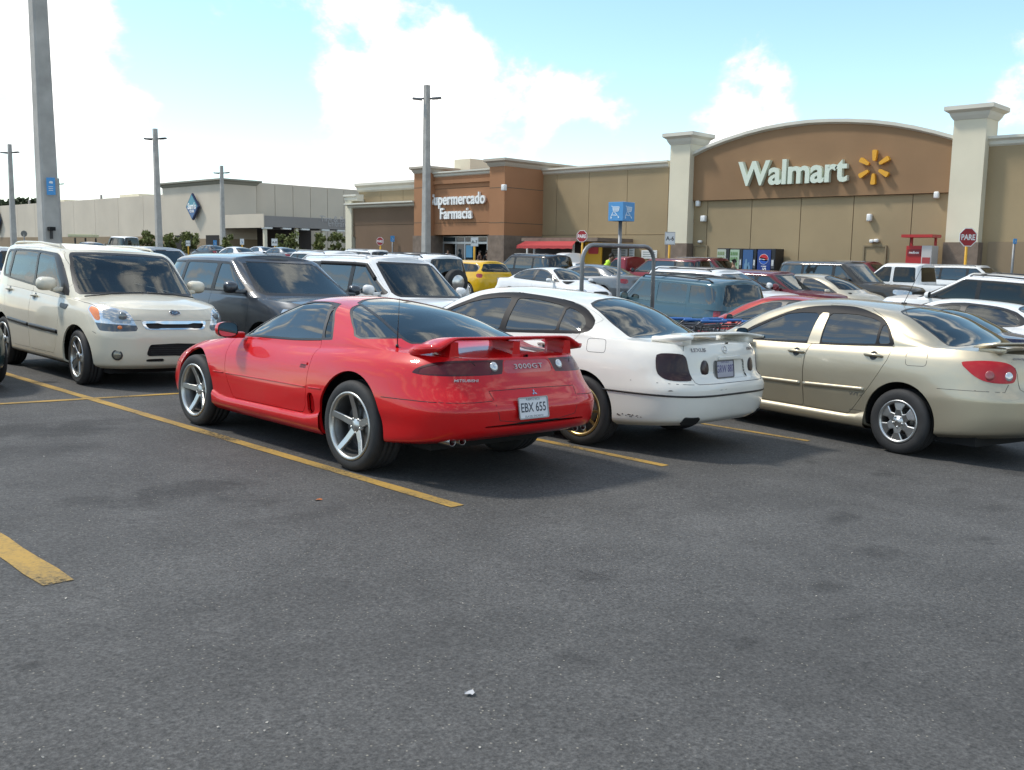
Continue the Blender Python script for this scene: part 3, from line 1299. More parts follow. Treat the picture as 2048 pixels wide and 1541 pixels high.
def wheel_meshes(style, Rt, w, rr, rim_mat):
    key = (style, round(Rt, 3), round(w, 3), round(rr, 3), rim_mat.name)
    if key in WHEEL_CACHE:
        return WHEEL_CACHE[key]
    t = MB()
    prof = [(rr - .012, -.012), (rr + .004, -.002), (rr + .02, .004), ((rr + Rt) / 2, .008), (Rt - .022, .0), (Rt - .006, -.016), (Rt, -.036)]
    g = (w - .072) / 4
    for k in range(1, 4):
        y = -.036 - g * k
        prof += [(Rt, y + .006), (Rt - .006, y + .004), (Rt - .006, y - .004), (Rt, y - .006)]
    prof += [(Rt, -w + .036), (Rt - .006, -w + .016), (Rt - .022, -w), (rr + .01, -w), (rr - .012, -w + .012)]
    t.lathe(prof, 'Y', 48)
    barrel = MB()
    barrel.lathe([(rr - .004, -.006), (rr - .02, -.03), (rr - .035, -w * .6), (rr - .03, -w + .02)], 'Y', 40)
    disc = MB()
    disc.lathe([(0.02, -.10), (rr * .62, -.10), (rr * .62, -.115), (.02, -.115)], 'Y', 28)
    disc.lathe([(rr * .98, -.155), (0.01, -.155)], 'Y', 28)
    r = MB()
    r.lathe([(rr - .004, -.012), (rr + .010, -.004), (rr + .012, .004), (rr + .004, .010), (rr - .010, .006), (rr - .018, -.006), (rr - .020, -.03)], 'Y', 48)

    def spoke(a0, r0, r1, w0, w1, y0, y1, th=.022, mid=None):
        vs = []
        st = [(r0, w0, y0), (r1, w1, y1)] if mid is None else [(r0, w0, y0), mid, (r1, w1, y1)]
        for (q, ww, y) in st:
            for (s, dy) in ((-.5, -th), (-.5, -.006), (-.40, 0), (.40, 0), (.5, -.006), (.5, -th)):
                u = s * ww
                vs.append((q * math.cos(a0) - u * math.sin(a0), y + dy, q * math.sin(a0) + u * math.cos(a0)))
        fs = []
        for m in range(len(st) - 1):
            for k in range(6):
                a, b = m * 6 + k, m * 6 + (k + 1) % 6
                fs.append((a, b, b + 6, a + 6))
        r.add(vs, fs)
    cap = rr * .20
    if style == 'concave5':
        for k in range(5):
            spoke(math.pi * 2 * k / 5 + .35, .03, rr - .006, .062, .048, -.060, .002, .03, ((rr * .55), .054, -.036))
        r.lathe([(0.0, -.048), (.034, -.048), (.040, -.054), (.066, -.058), (.066, -.09)], 'Y', 24)
        for k in range(5):
            a = math.pi * 2 * (k + .5) / 5 + .35
            r.lathe([(0, .0), (.009, 0), (.011, -.02)], 'Y', 8, (math.cos(a) * .056, -.052, math.sin(a) * .056))
    elif style == 'flare6':
        for k in range(6):
            spoke(math.pi * 2 * k / 6 + .1, .05, rr - .004, .10, .15 * rr / .2, -.004, -.006, .03, (rr * .56, .062, .004))
        r.lathe([(0, .006), (.026, .006), (.03, .0), (.075, -.006), (.085, -.012), (.085, -.04)], 'Y', 28)
        for k in range(5):
            a = math.pi * 2 * k / 5 + .3
            r.lathe([(0, .012), (.009, .010), (.012, -.006)], 'Y', 8, (math.cos(a) * .052, -.004, math.sin(a) * .052))
    elif style == 'wide5':
        for k in range(5):
            a = math.pi * 2 * k / 5 + .2
            spoke(a - .11, .04, rr - .004, .05, .036, -.02, -.004, .026)
            spoke(a + .11, .04, rr - .004, .05, .036, -.02, -.004, .026)
        r.lathe([(0, -.004), (.03, -.004), (.06, -.014), (.07, -.05)], 'Y', 24)
    elif style == 'thin10':
        for k in range(10):
            spoke(math.pi * 2 * k / 10 + .1, .04, rr - .004, .03, .022, -.025, -.004, .024)
        r.lathe([(0, -.008), (.035, -.008), (.06, -.022), (.07, -.05)], 'Y', 24)
    elif style == 'seven':
        for k in range(7):
            spoke(math.pi * 2 * k / 7 + .1, .04, rr - .004, .042, .05, -.012, -.004, .026)
        r.lathe([(0, -.0), (.04, -.002), (.065, -.014), (.07, -.05)], 'Y', 24)
    else:   # steel / plain
        for k in range(6):
            spoke(math.pi * 2 * k / 6, .04, rr - .004, .07, .075, -.018, -.004, .02)
        r.lathe([(0, -.0), (.05, -.004), (.08, -.018), (.085, -.05)], 'Y', 24)
    out = []
    for mb, nm, mt in ((t, 'wheel', M_TYRE), (r, 'rim', rim_mat), (barrel, 'rim_barrel', M_RIMD), (disc, 'brake_disc', M_DISC)):
        o = mb.build(nm, mt)
        out.append((nm, o.data))
        bpy.data.objects.remove(o)
    WHEEL_CACHE[key] = out
    return out


def add_wheels(car, axles, ys, Rt, w, rr, style, rim_mat=None, spin=None, steer=0.0):
    ms = None
    i = 0
    for ax, (xw, R_) in enumerate(zip(axles, Rt if isinstance(Rt, (list, tuple)) else [Rt] * 2)):
        ww = w[ax] if isinstance(w, (list, tuple)) else w
        rq = rr[ax] if isinstance(rr, (list, tuple)) else rr
        ms = wheel_meshes(style, R_, ww, rq, rim_mat or M_RIM)
        for s in (1, -1):
            i += 1
            M = Matrix.Translation((xw, s * ys[ax], R_))
            if ax == 0 and steer:
                M = M @ Matrix.Rotation(steer, 4, 'Z')
            if s < 0:
                M = M @ Matrix.Rotation(math.pi, 4, 'Z')
            M = M @ Matrix.Rotation((spin[i - 1] if spin else i * 1.3), 4, 'Y')
            root = None
            for nm, me in ms:
                o = link(nm, me, car.root if root is None else root)
                if root is None:
                    root = o
                    o.matrix_basis = M


def underbody(car, x0, x1, axles, Ra, zc, yin=.50, yout=.80, z0=.17, z1=.42, hw=.66):
    mb = MB()
    mb.box(((x0 + x1) / 2, 0, (z0 + z1) / 2), (x1 - x0, hw * 2, z1 - z0))
    for xw in axles:
        for s in (1, -1):
            partial_drum(mb, xw, zc, Ra, s * yin, s * yout)
    return mb.build('underbody', M_DARK, car.root)


def seat(mb, x, y, z=.30, w=.50, head=True, rake=.22):
    rot = Matrix.Rotation(-rake, 3, 'Y')
    mb.box((x + .18, y, z + .10), (.52, w, .18), Matrix.Rotation(-.08, 3, 'Y'), .05, True)
    mb.box((x - .12, y, z + .42), (.15, w, .62), rot, .06, True)
    if head:
        mb.box((x - .225, y, z + .80), (.09, .25, .17), rot, .04, True)


def interior(car, xf, xr, zbelt, seat_mat=None, dash=(.75, .95), rear_shelf=None, wheel_side=1, seat_z=.30):
    fl = MB()
    fl.box(((xf + xr) / 2, 0, .32), (xf - xr, 1.30, .10))
    fl.box((dash[0] + .10, 0, dash[1] - .12), (.42, 1.32, .22), None, .06, True)
    if rear_shelf:
        fl.box(((rear_shelf[0] + rear_shelf[1]) / 2, 0, rear_shelf[2]), (abs(rear_shelf[1] - rear_shelf[0]), 1.25, .05))
    fl.build('cabin_floor_and_dash', pbr('cabin_trim', (0.03, 0.029, 0.028), .85), car.root)
    sm = seat_mat or M_SEAT
    for y in (.36, -.36):
        s = MB()
        seat(s, xf - .95, y, seat_z)
        s.build('seat', sm, car.root)
    s = MB()
    seat(s, xr + .55, .33, seat_z + .02, .62)
    seat(s, xr + .55, -.33, seat_z + .02, .62)
    s.build('rear_bench', sm, car.root)
    sw = MB()
    c = Vector((dash[0] - .22, .36 * wheel_side, dash[1] - .07))
    pts = []
    for k in range(20):
        q = 2 * math.pi * k / 20
        pts.append(c + Vector((-.19 * math.cos(q) * .35, .19 * math.sin(q), .19 * math.cos(q))))
    sw.tube(pts, .014, 6, closed=True)
    sw.tube([c + Vector((.05, 0, -.02)), c + Vector((0, 0, 0))], .05, 8)
    sw.build('steering_wheel', M_BLACKP, car.root)


def mirror(car, x, y, z, mat, size=(.11, .20, .15), base=None, glass_mat=None, sides=(1, -1)):
    """door mirrors; housing is a rounded shell with the glass facing rearwards"""
    for s in sides:
        mb = MB()
        vs, fs = [], []
        nu, nv = 9, 14
        for i in range(nu):
            u = i / (nu - 1)
            k = math.sqrt(max(0, 1 - (u * .97)**2.4))
            for j in range(nv):
                q = 2 * math.pi * j / nv
                cy, cz = math.copysign(abs(math.cos(q))**.7, math.cos(q)), math.copysign(abs(math.sin(q))**.7, math.sin(q))
                vs.append((x + u * size[0], s * (y + cy * size[1] / 2 * k), z + cz * size[2] / 2 * k))
        for i in range(nu - 1):
            for j in range(nv):
                fs.append((i * nv + j, i * nv + (j + 1) % nv, (i + 1) * nv + (j + 1) % nv, (i + 1) * nv + j))
        fs.append(tuple(range((nu - 1) * nv, nu * nv)))
        mb.add(vs, fs, True)
        b = base or (x + .05, y - size[1] / 2 - .06, z - size[2] / 2 - .02)
        mb.box(((b[0] + x + .04) / 2, s * (b[1] + y - size[1] * .3) / 2, (b[2] + z - size[2] * .25) / 2), (.07, abs(y - size[1] * .3 - b[1]) + .06, .055), Matrix.Rotation(s * .0, 3, 'X'), .015, True)
        h = mb.build('door_mirror', mat, car.root)
        g = MB()
        vs = []
        for j in range(nv):
            q = 2 * math.pi * j / nv
            cy, cz = math.copysign(abs(math.cos(q))**.7, math.cos(q)), math.copysign(abs(math.sin(q))**.7, math.sin(q))
            vs.append((x - .002, s * (y + cy * size[1] / 2 * .88), z + cz * size[2] / 2 * .88))
        g.add(vs, [tuple(range(nv))])
        vs2 = []
        fs2 = []
        for j in range(nv):
            q = 2 * math.pi * j / nv
            cy, cz = math.copysign(abs(math.cos(q))**.7, math.cos(q)), math.copysign(abs(math.sin(q))**.7, math.sin(q))
            for f in (.90, 1.0):
                vs2.append((x - .001 - (.004 if f < .95 else 0), s * (y + cy * size[1] / 2 * f), z + cz * size[2] / 2 * f))
        for j in range(nv):
            a, b2 = 2 * j, 2 * ((j + 1) % nv)
            fs2.append((a, a + 1, b2 + 1, b2))
        g.build('mirror_glass', pbr('mirror_glass', (.55, .6, .6), .03, 1.0), h)
        g2 = MB()
        g2.add(vs2, fs2)
        g2.build('mirror_rim', M_BLACKP, h)


def plate(car, M, txt, mat=None, tmat=None, w=.305, h=.152, top=None, bottom=None, frame=None):
    mb = MB()
    poly = round_poly([(-w / 2, -h / 2), (w / 2, -h / 2), (w / 2, h / 2), (-w / 2, h / 2)], .015, 3)
    mb.prism(poly, -.004, .001, 'Z', M)
    p = mb.build('license_plate', mat or M_PLATE, car.root)
    if frame:
        f = MB()
        n = len(poly)
        vs = []
        for q in poly:
            for k, zz in ((1.0, -.002), (1.0, .006), (.95, .006), (.95, -.002)):
                vs.append(M @ Vector((q[0] * (1.02 if k == 1.0 else .97), q[1] * (1.05 if k == 1.0 else .94), zz)))
        fs = []
        for i in range(n):
            j = (i + 1) % n
            for k in range(4):
                fs.append((i * 4 + k, i * 4 + (k + 1) % 4, j * 4 + (k + 1) % 4, j * 4 + k))
        f.add(vs, fs)
        f.build('plate_frame', frame, p)
    if txt:
        text('plate_lettering', txt, h * .62, tmat or M_PLATET, p, M @ Matrix.Translation((0, 0, .0012)), .0006, .0012, sx=.80)
    if top:
        text('plate_lettering', top, h * .15, tmat or M_PLATET, p, M @ Matrix.Translation((0, h * .40, .0012)), .0004)
    if bottom:
        text('plate_lettering', bottom, h * .14, tmat or M_PLATET, p, M @ Matrix.Translation((0, -h * .41, .0012)), .0004)
    return p


def disc_lamp(car, M, ry, rz, depth, mat, name='lamp_lens', parent=None, n=24):
    mb = MB()
    vs, fs = [], []
    for i, (k, d) in enumerate(((1.0, -.006), (1.0, .002), (.85, depth * .7), (.5, depth), (.0, depth * 1.05))):
        for j in range(n):
            q = 2 * math.pi * j / n
            vs.append(M @ Vector((ry * k * math.cos(q), rz * k * math.sin(q), d)))
    for i in range(4):
        for j in range(n):
            fs.append((i * n + j, i * n + (j + 1) % n, (i + 1) * n + (j + 1) % n, (i + 1) * n + j))
    mb.add(vs, fs, True)
    return mb.build(name, mat, parent or car.root)


def exhaust(car, x, y, z, r=.04, L=.18, mat=None):
    mb = MB()
    mb.lathe([(r - .008, L), (r - .007, .004), (r - .003, 0), (r, .004), (r, L)], 'X', 20, (x, y, z))
    mb.lathe([(0.001, .10), (r - .008, .10)], 'X', 20, (x, y, z))
    return mb.build('exhaust_tip', mat or M_CHROME, car.root)


def door_handle(car, x, z, sgn, mat, parent, L=.20, flush=False):
    p, n = car.pt('side', x, z, sgn)
    mb = MB()
    M = frame_m(p, (-sgn, 0, 0), n.cross(Vector((-sgn, 0, 0))))
    # cup behind the grip
    cup = MB()
    vs, fs = [], []
    nn = 18
    vs.append(M @ Vector((0, 0, -.0)))
    for j in range(nn):
        q = 2 * math.pi * j / nn
        vs.append(M @ Vector((L * .22 * math.cos(q), .045 * math.sin(q), .0015)))
    for j in range(nn):
        fs.append((0, 1 + j, 1 + (j + 1) % nn))
    cup.add(vs, fs, True)
    pts = [M @ Vector((-L / 2, 0, -.004)), M @ Vector((-L * .42, 0, .022)), M @ Vector((-L * .2, 0, .034)), M @ Vector((L * .2, 0, .034)), M @ Vector((L * .42, 0, .022)), M @ Vector((L / 2, 0, -.004))]
    mb.tube(pts, [.010, .014, .015, .015, .014, .010], 8)
    h = mb.build('door_handle', mat, parent)
    cup.build('handle_recess', M_BLACKP, h)
    return h


def glass_band(car, outline, panes, mat=None, surround=None, keys=('low', 'up'), proj='side', recess=.006):
    """black-framed row of side windows: returns [(left pane, right pane), ...] and the surrounds"""
    f = car.take(proj, outline, keys)
    out = []
    for k, p in enumerate(panes):
        i, f = car.sub(f, proj, p, keys[-1])
        m = mat[k] if isinstance(mat, (list, tuple)) else (mat or G_TINT)
        out.append(car.pair(i, 'window', m, off=-recess, skirt=0))
    sr = car.pair(f, 'window_surround', surround or M_RUB, skirt=.02, off=-.0015)
    return out, sr


def reparent(objs, parents):
    for o, p in zip(objs, parents):
        if o is not None and p is not None:
            o.parent = p


def seams(car, lines, width=.006, proud=.0008, mat=None, name='panel_seam'):
    mb = MB()
    mat = mat or pbr('seam_dark', (0.02, 0.02, 0.02), .8)
    each = name != 'panel_seam'
    for l in lines:
        proj, pts = l[0], l[1]
        sides = l[2] if len(l) > 2 else (1, -1)
        for s in sides:
            if proj == 'side':
                car.ribbon(mb, proj, pts, width, proud, s)
                if each:
                    mb.build(name, mat, car.root)
                    mb = MB()
            elif s == 1 or len(l) > 3:
                car.ribbon(mb, proj, pts, width, proud, s)
            else:
                car.ribbon(mb, proj, [(a, -b) if proj == 'top' else (-a, b) for a, b in pts], width, proud, s)
    return tag(mb.build(name, mat, car.root), kind='stuff') if mb.f else None


def wiper(car, proj_pts, parent=None):
    mb = MB()
    P = [car.pt('top', a, b, 1, .018)[0] for a, b in proj_pts]
    mb.tube(P, .009, 6)
    return mb.build('wiper', M_BLACKP, parent or car.root)


# ------------------------------------------------------------------ red sports coupe


def build_red():
    c = Car('sports_coupe', 'red two-door sports coupe with a hoop spoiler and silver five-spoke wheels', POSE['red'], P_RED, SPEC_RED, ncol=190, nrow=34)
    for xw, zc, Ra in ((1.235, .345, .385), (-1.235, .36, .40)):
        c.arch(xw, zc, Ra)
    glass_out = [(.67, .885), (.54, .995), (.37, 1.09), (.21, 1.16), (.06, 1.213), (-.10, 1.243), (-.30, 1.25), (-.45, 1.236), (-.50, 1.215), (-.60, 1.13), (-.70, 1.04), (-.765, .965), (-.74, .952), (-.60, .94), (-.22, .912), (.40, .892)]
    pane = [(.60, .898), (.50, .99), (.35, 1.072), (.20, 1.138), (.05, 1.192), (-.10, 1.222), (-.30, 1.23), (-.41, 1.22), (-.46, 1.16), (-.56, 1.02), (-.61, .957), (-.22, .928), (.40, .907)]
    pane2 = [(-.465, 1.215), (-.49, 1.20), (-.59, 1.11), (-.69, 1.02), (-.735, .972), (-.64, .963), (-.56, 1.07)]
    pn, sr = glass_band(c, smooth_poly(glass_out, 3), [pane, pane2], [G_SIDE, G_DARK])
    # quarter glass and big rear hatch
    q = round_poly([(-.575, 1.262), (-.80, 1.225), (-1.0, 1.182), (-1.25, 1.10), (-1.49, 1.02), (-1.12, .990), (-1.03, 1.005), (-.97, 1.045), (-.82, 1.13), (-.66, 1.205)], .010)
    h = [(-.43, -.1), (-.43, 0), (-.47, .25), (-.56, .375), (-.75, .44), (-.95, .50), (-1.2, .555), (-1.45, .60), (-1.54, .59), (-1.60, .45), (-1.65, .25), (-1.66, 0), (-1.66, -.1)]
    c.window('top', h, ('up', ), .028, glass('hatch_glass', (.34, .38, .37), 1.65), pair=False, name='rear_window')
    c.window('sidew', q, ('up', ), .013, G_SIDE, pair=True, name='quarter_window')
    # windscreen
    ws = [(.95, -.1), (.98, 0), (.94, .35), (.80, .60), (.66, .67), (.45, .60), (.22, .53), (.06, .45), (.02, .25), (.03, 0), (.03, -.1)]
    c.window('top', ws, ('up', ), .03, glass('hatch_glass', (.34, .38, .37), 1.65), pair=False, name='windscreen')
    # tail lamps and the panel between them
    fl = c.take('arc', smooth_poly([(1.03, .815), (.98, .852), (.90, .885), (.78, .906), (.60, .914), (.30, .914), (.285, .90), (.30, .825), (.33, .815), (.60, .808), (.80, .803), (.95, .803)], 3), ('low', ))
    inner, rim_ = c.sub(fl, 'arc', smooth_poly([(.99, .818), (.96, .846), (.88, .872), (.76, .892), (.60, .90), (.43, .90), (.42, .82), (.60, .82), (.80, .815), (.95, .812)], 3))
    lp = c.pair(rim_, 'taillight', pbr('deep_red_lamp', (.05, .004, .007), .3, spec=.25, coat=.35, coatrough=.12), skirt=.01)
    c.pair(inner, 'taillight_lens', M_LAMPD, lp, off=-.002, skirt=0)
    mid = c.take('arc', [(-.1, .818), (.28, .818), (.275, .91), (-.1, .91)], ('low', ))
    c.part(mid, 'rear_garnish', pbr('red_garnish', (.42, .008, .014), .18, coat=1), both=True, off=-.003, skirt=.01)
    for s in (1, -1):
        M = c.decal_m('rear', s * .345, .868, off=.001)
        disc_lamp(c, M, .034, .038, .012, M_LAMPC, 'reverse_lamp', lp[0 if s > 0 else 1])
    text('badge_lettering', '3000GT', .052, M_BADGEL, c.root, c.decal_m('rear', 0, .862, off=.001), .003, .0, sx=1.62, spacing=1.12)
    text('badge_lettering', 'MITSUBISHI', .028, M_BADGEL, c.root, c.decal_m('rear', .60, .775, off=.001), .002, .0002, sx=1.3, shear=.2)
    # nose lamps
    f1 = c.take('farc', smooth_poly([(1.0, .60), (.86, .63), (.72, .625), (.62, .60), (.66, .565), (.85, .56), (.97, .575)], 3), ('low', ))
    c.pair(f1, 'headlight', M_LAMPC)
    f2 = c.take('farc', round_poly([(1.03, .47), (.88, .48), (.88, .53), (1.03, .525)], .012), ('low', ))
    c.pair(f2, 'side_marker', M_AMBER)
    f3 = c.take('farc', round_poly([(-.1, .29), (.45, .30), (.50, .36), (.45, .42), (-.1, .42)], .03), ('low', ))
    c.part(f3, 'front_intake', M_GRILLE, both=True, off=-.02)
    # slot above the rear lip
    f4 = c.take('rear', round_poly([(-.1, .445), (.53, .452), (.57, .470), (-.1, .475)], .008), ('low', ))
    c.part(f4, 'bumper_slot', M_GRILLE, both=True, off=-.03)
    # scoop in front of the rear wheel
    f5 = c.take('side', round_poly([(-.675, .535), (-.74, .54), (-.765, .50), (-.765, .40), (-.745, .375), (-.675, .375)], .02), ('low', ))
    sc = c.pair(f5, 'side_scoop', P_RED, off=-.028, skirt=-.03)
    # doors
    dr = [(.70, .93), (.735, .86), (.722, .80), (.70, .75), (.667, .66), (.64, .573), (.589, .486), (.53, .40), (.50, .362), (.44, .35), (-.55, .362), (-.605, .368), (-.64, .42), (-.655, .54), (-.65, .642), (-.656, .766), (-.652, .847), (-.615, .96), (-.3, .96), (.3, .93)]
    fd = c.take('side', dr, ('low', 'up'))
    doors = c.pair(fd, 'door', P_RED, gap=.0045, skirt=.03)
    reparent(pn[0], doors)
    body = c.finish()
    # ivory line in the side moulding, seams
    seams(c, [('side', [(.84, .552), (.66, .556)]), ('side', [(.62, .556), (-.64, .576)]), ('side', [(-.68, .578), (-.87, .585)])], .010, .0045, P_RED, 'side_moulding')
    seams(c, [('side', [(-1.62, .615), (-1.9, .625), (-2.12, .628)]), ('side', [(1.6, .56), (1.95, .55)])], .007, .001)
    mb = MB()
    for s in (1, -1):
        for pts in ([(s * .84, .628), (s * .60, .633), (s * .45, .640)], [(s * .45, .70), (s * .42, .56), (s * .40, .50)]):
            c.ribbon(mb, 'rear', pts, .006, .001)
    c.ribbon(mb, 'rear', [(.45, .705), (0, .71), (-.45, .705)], .006, .001)
    c.ribbon(mb, 'rear', [(.40, .50), (.2, .475), (-.2, .475), (-.40, .50)], .005, .001)
    tag(mb.build('bumper_seam', pbr('seam_dark', (0.02, 0.02, 0.02), .8), c.root), kind='stuff')
    seams(c, [('top', [(-1.75, .66), (-2.05, .60), (-2.16, .50)])], .006, .001)
    seams(c, [('top', [(.95, .66), (1.4, .68), (1.9, .62), (2.0, .4), (2.03, 0)])], .006, .001)
    # door handles; the shade of their scoops is put into a darker red
    for s, d in ((1, doors[0]), (-1, doors[1])):
        p, n = c.pt('side', -.565, .742, s)
        M = frame_m(p, (-s, 0, 0), n.cross(Vector((-s, 0, 0))))
        rec = MB()
        rec.prism(round_poly([(-.05, -.024), (.055, -.024), (.055, .026), (-.03, .026)], .012), -.01, .0018, 'Z', M)
        r_ = rec.build('handle_recess', pbr('recess_shade_red', (.16, .004, .006), .4), d)
        hd = MB()
        hd.prism(round_poly([(-.045, .004), (.052, .004), (.052, .024), (-.028, .024)], .008), 0, .010, 'Z', M)
        hd.build('door_handle', P_RED, d)
    # sill skirt
    for s in (1, -1):
        sk = MB()
        vs, fs = [], []
        sec = [(-.86, .0, .40), (-.83, .0, .30), (.0, 0, .255), (.75, 0, .25), (.84, 0, .32)]
        xs = np.linspace(-.845, .845, 18)
        for x in xs:
            rise = max(0, abs(x) - .62) / .24
            zt = .345 + .05 * rise**2 - .012 * (x - .0)
            yo = .902 + .018 * (1 - rise * .3)
            for (dy, z) in ((-.06, zt + .012), (0.0, zt), (.012, zt - .03), (.004, .27), (-.05, .215), (-.20, .205)):
                vs.append((x, s * (yo + dy), z))
        for i in range(len(xs) - 1):
            for k in range(5):
                a = i * 6 + k
                fs.append((a, a + 1, a + 7, a + 6))
        sk.add(vs, fs, True)
        sk.build('side_skirt', P_RED, c.root)
    # spoiler: airfoil swept across the tail, its ends running down into the quarters
    sp = MB()
    st = []
    for y in np.linspace(-.77, .77, 41):
        a = abs(y)
        d = sstep(.54, .77, a)
        st.append((y, -1.92 - .02 * (1 - (a / .77)**2) + .0 * d, 1.040 - .075 * d**1.3, .31 - .0 * d, .022 + .026 * d))
    foil = [(0, 0), (.06, .55), (.2, .95), (.45, 1.0), (.75, .75), (1, .35), (1, .0), (.97, -.35), (.7, -.45), (.35, -.5), (.1, -.4)]
    vs, fs = [], []
    nf = len(foil)
    for (y, x, z, ch, th) in st:
        for (u, v) in foil:
            vs.append((x + .18 - u * ch, y, z + v * th + (u - .5) * .045))
    for i in range(len(st) - 1):
        for k in range(nf):
            fs.append((i * nf + k, i * nf + (k + 1) % nf, (i + 1) * nf + (k + 1) % nf, (i + 1) * nf + k))
    fs.append(tuple(range(nf)))
    fs.append(tuple((len(st) - 1) * nf + k for k in range(nf)))
    sp.add(vs, fs, True)
    spo = sp.build('spoiler', P_RED, c.root)
    for y0, wd in ((0, .075), (.60, .08), (-.60, .08)):
        leg = MB()
        vs = []
        for (z, k) in ((.915, 1.3), (.99, .95), (1.035, .9)):
            for (dx, dy) in ((-.14, -.5), (.10, -.28), (.16, 0), (.10, .28), (-.14, .5)):
                vs.append((-1.93 + dx * (.8 if abs(y0) > .1 else 1), y0 + dy * wd * k, z))
        fs = []
        for i in range(2):
            for k in range(5):
                fs.append((i * 5 + k, i * 5 + (k + 1) % 5, (i + 1) * 5 + (k + 1) % 5, (i + 1) * 5 + k))
        fs.append((10, 11, 12, 13, 14))
        leg.add(vs, fs)
        leg.build('spoiler_leg', P_RED, spo)
    # exhausts, plate, aerial
    for y in (.70, .605, -.605, -.70):
        exhaust(c, -2.175, y, .350, .034, .14, pbr('exhaust_steel', (.28, .27, .26), .3, 1.0))
    M = c.decal_m('rear', .085, .575, off=.012)
    plate(c, M, 'EBX 655', top='PUERTO RICO', bottom='ISLA DEL ENCANTO', frame=pbr('plate_frame_grey', (.25, .26, .27), .35, .5))
    em = MB()
    Me = c.decal_m('rear', .02, .675, off=.002)
    for k in range(3):
        a = math.pi / 2 + k * 2 * math.pi / 3
        d, e = Vector((math.cos(a), math.sin(a), 0)), Vector((-math.sin(a), math.cos(a), 0))
        em.add([Me @ v for v in (Vector((0, 0, .002)), d * .014 + e * .008 + Vector((0, 0, .002)), d * .028 + Vector((0, 0, .002)), d * .014 - e * .008 + Vector((0, 0, .002)))], [(0, 1, 2, 3)])
    em.build('rear_emblem', M_CHROME, c.root)
    ae = MB()
    p, n = c.pt('top', -1.52, .70)
    ae.tube([p, p + Vector((0, 0, .02))], .012, 10)
    ae.tube([p, p + Vector((-.01, 0, .36))], [.004, .002], 6)
    ae.build('aerial', M_BLACKP, c.root)
    mirror(c, .52, .945, .945, P_RED, (.13, .20, .135), (.60, .79, .875))
    add_wheels(c, (1.235, -1.235), (.893, .905), (.33, .345), (.235, .265), (.236, .250), 'concave5', pbr('silver_rim', (.52, .52, .50), .34, 1.0), spin=(.25, 1.0, .05, 2.0))
    underbody(c, -1.9, 1.95, (1.235, -1.235), .40, .35, z0=.24)
    interior(c, 1.0, -1.2, .9, M_SEAT, (.62, .86), None, seat_z=.22)
    cg = MB()
    cg.box((-1.3, 0, .80), (.9, 1.2, .04))
    cg.box((-1.02, 0, .62), (.06, 1.2, .40))
    cg.build('cargo_floor', pbr('cabin_trim', (0.03, 0.029, 0.028), .85), c.root)
    return c


# ------------------------------------------------------------------ pearl white sedan


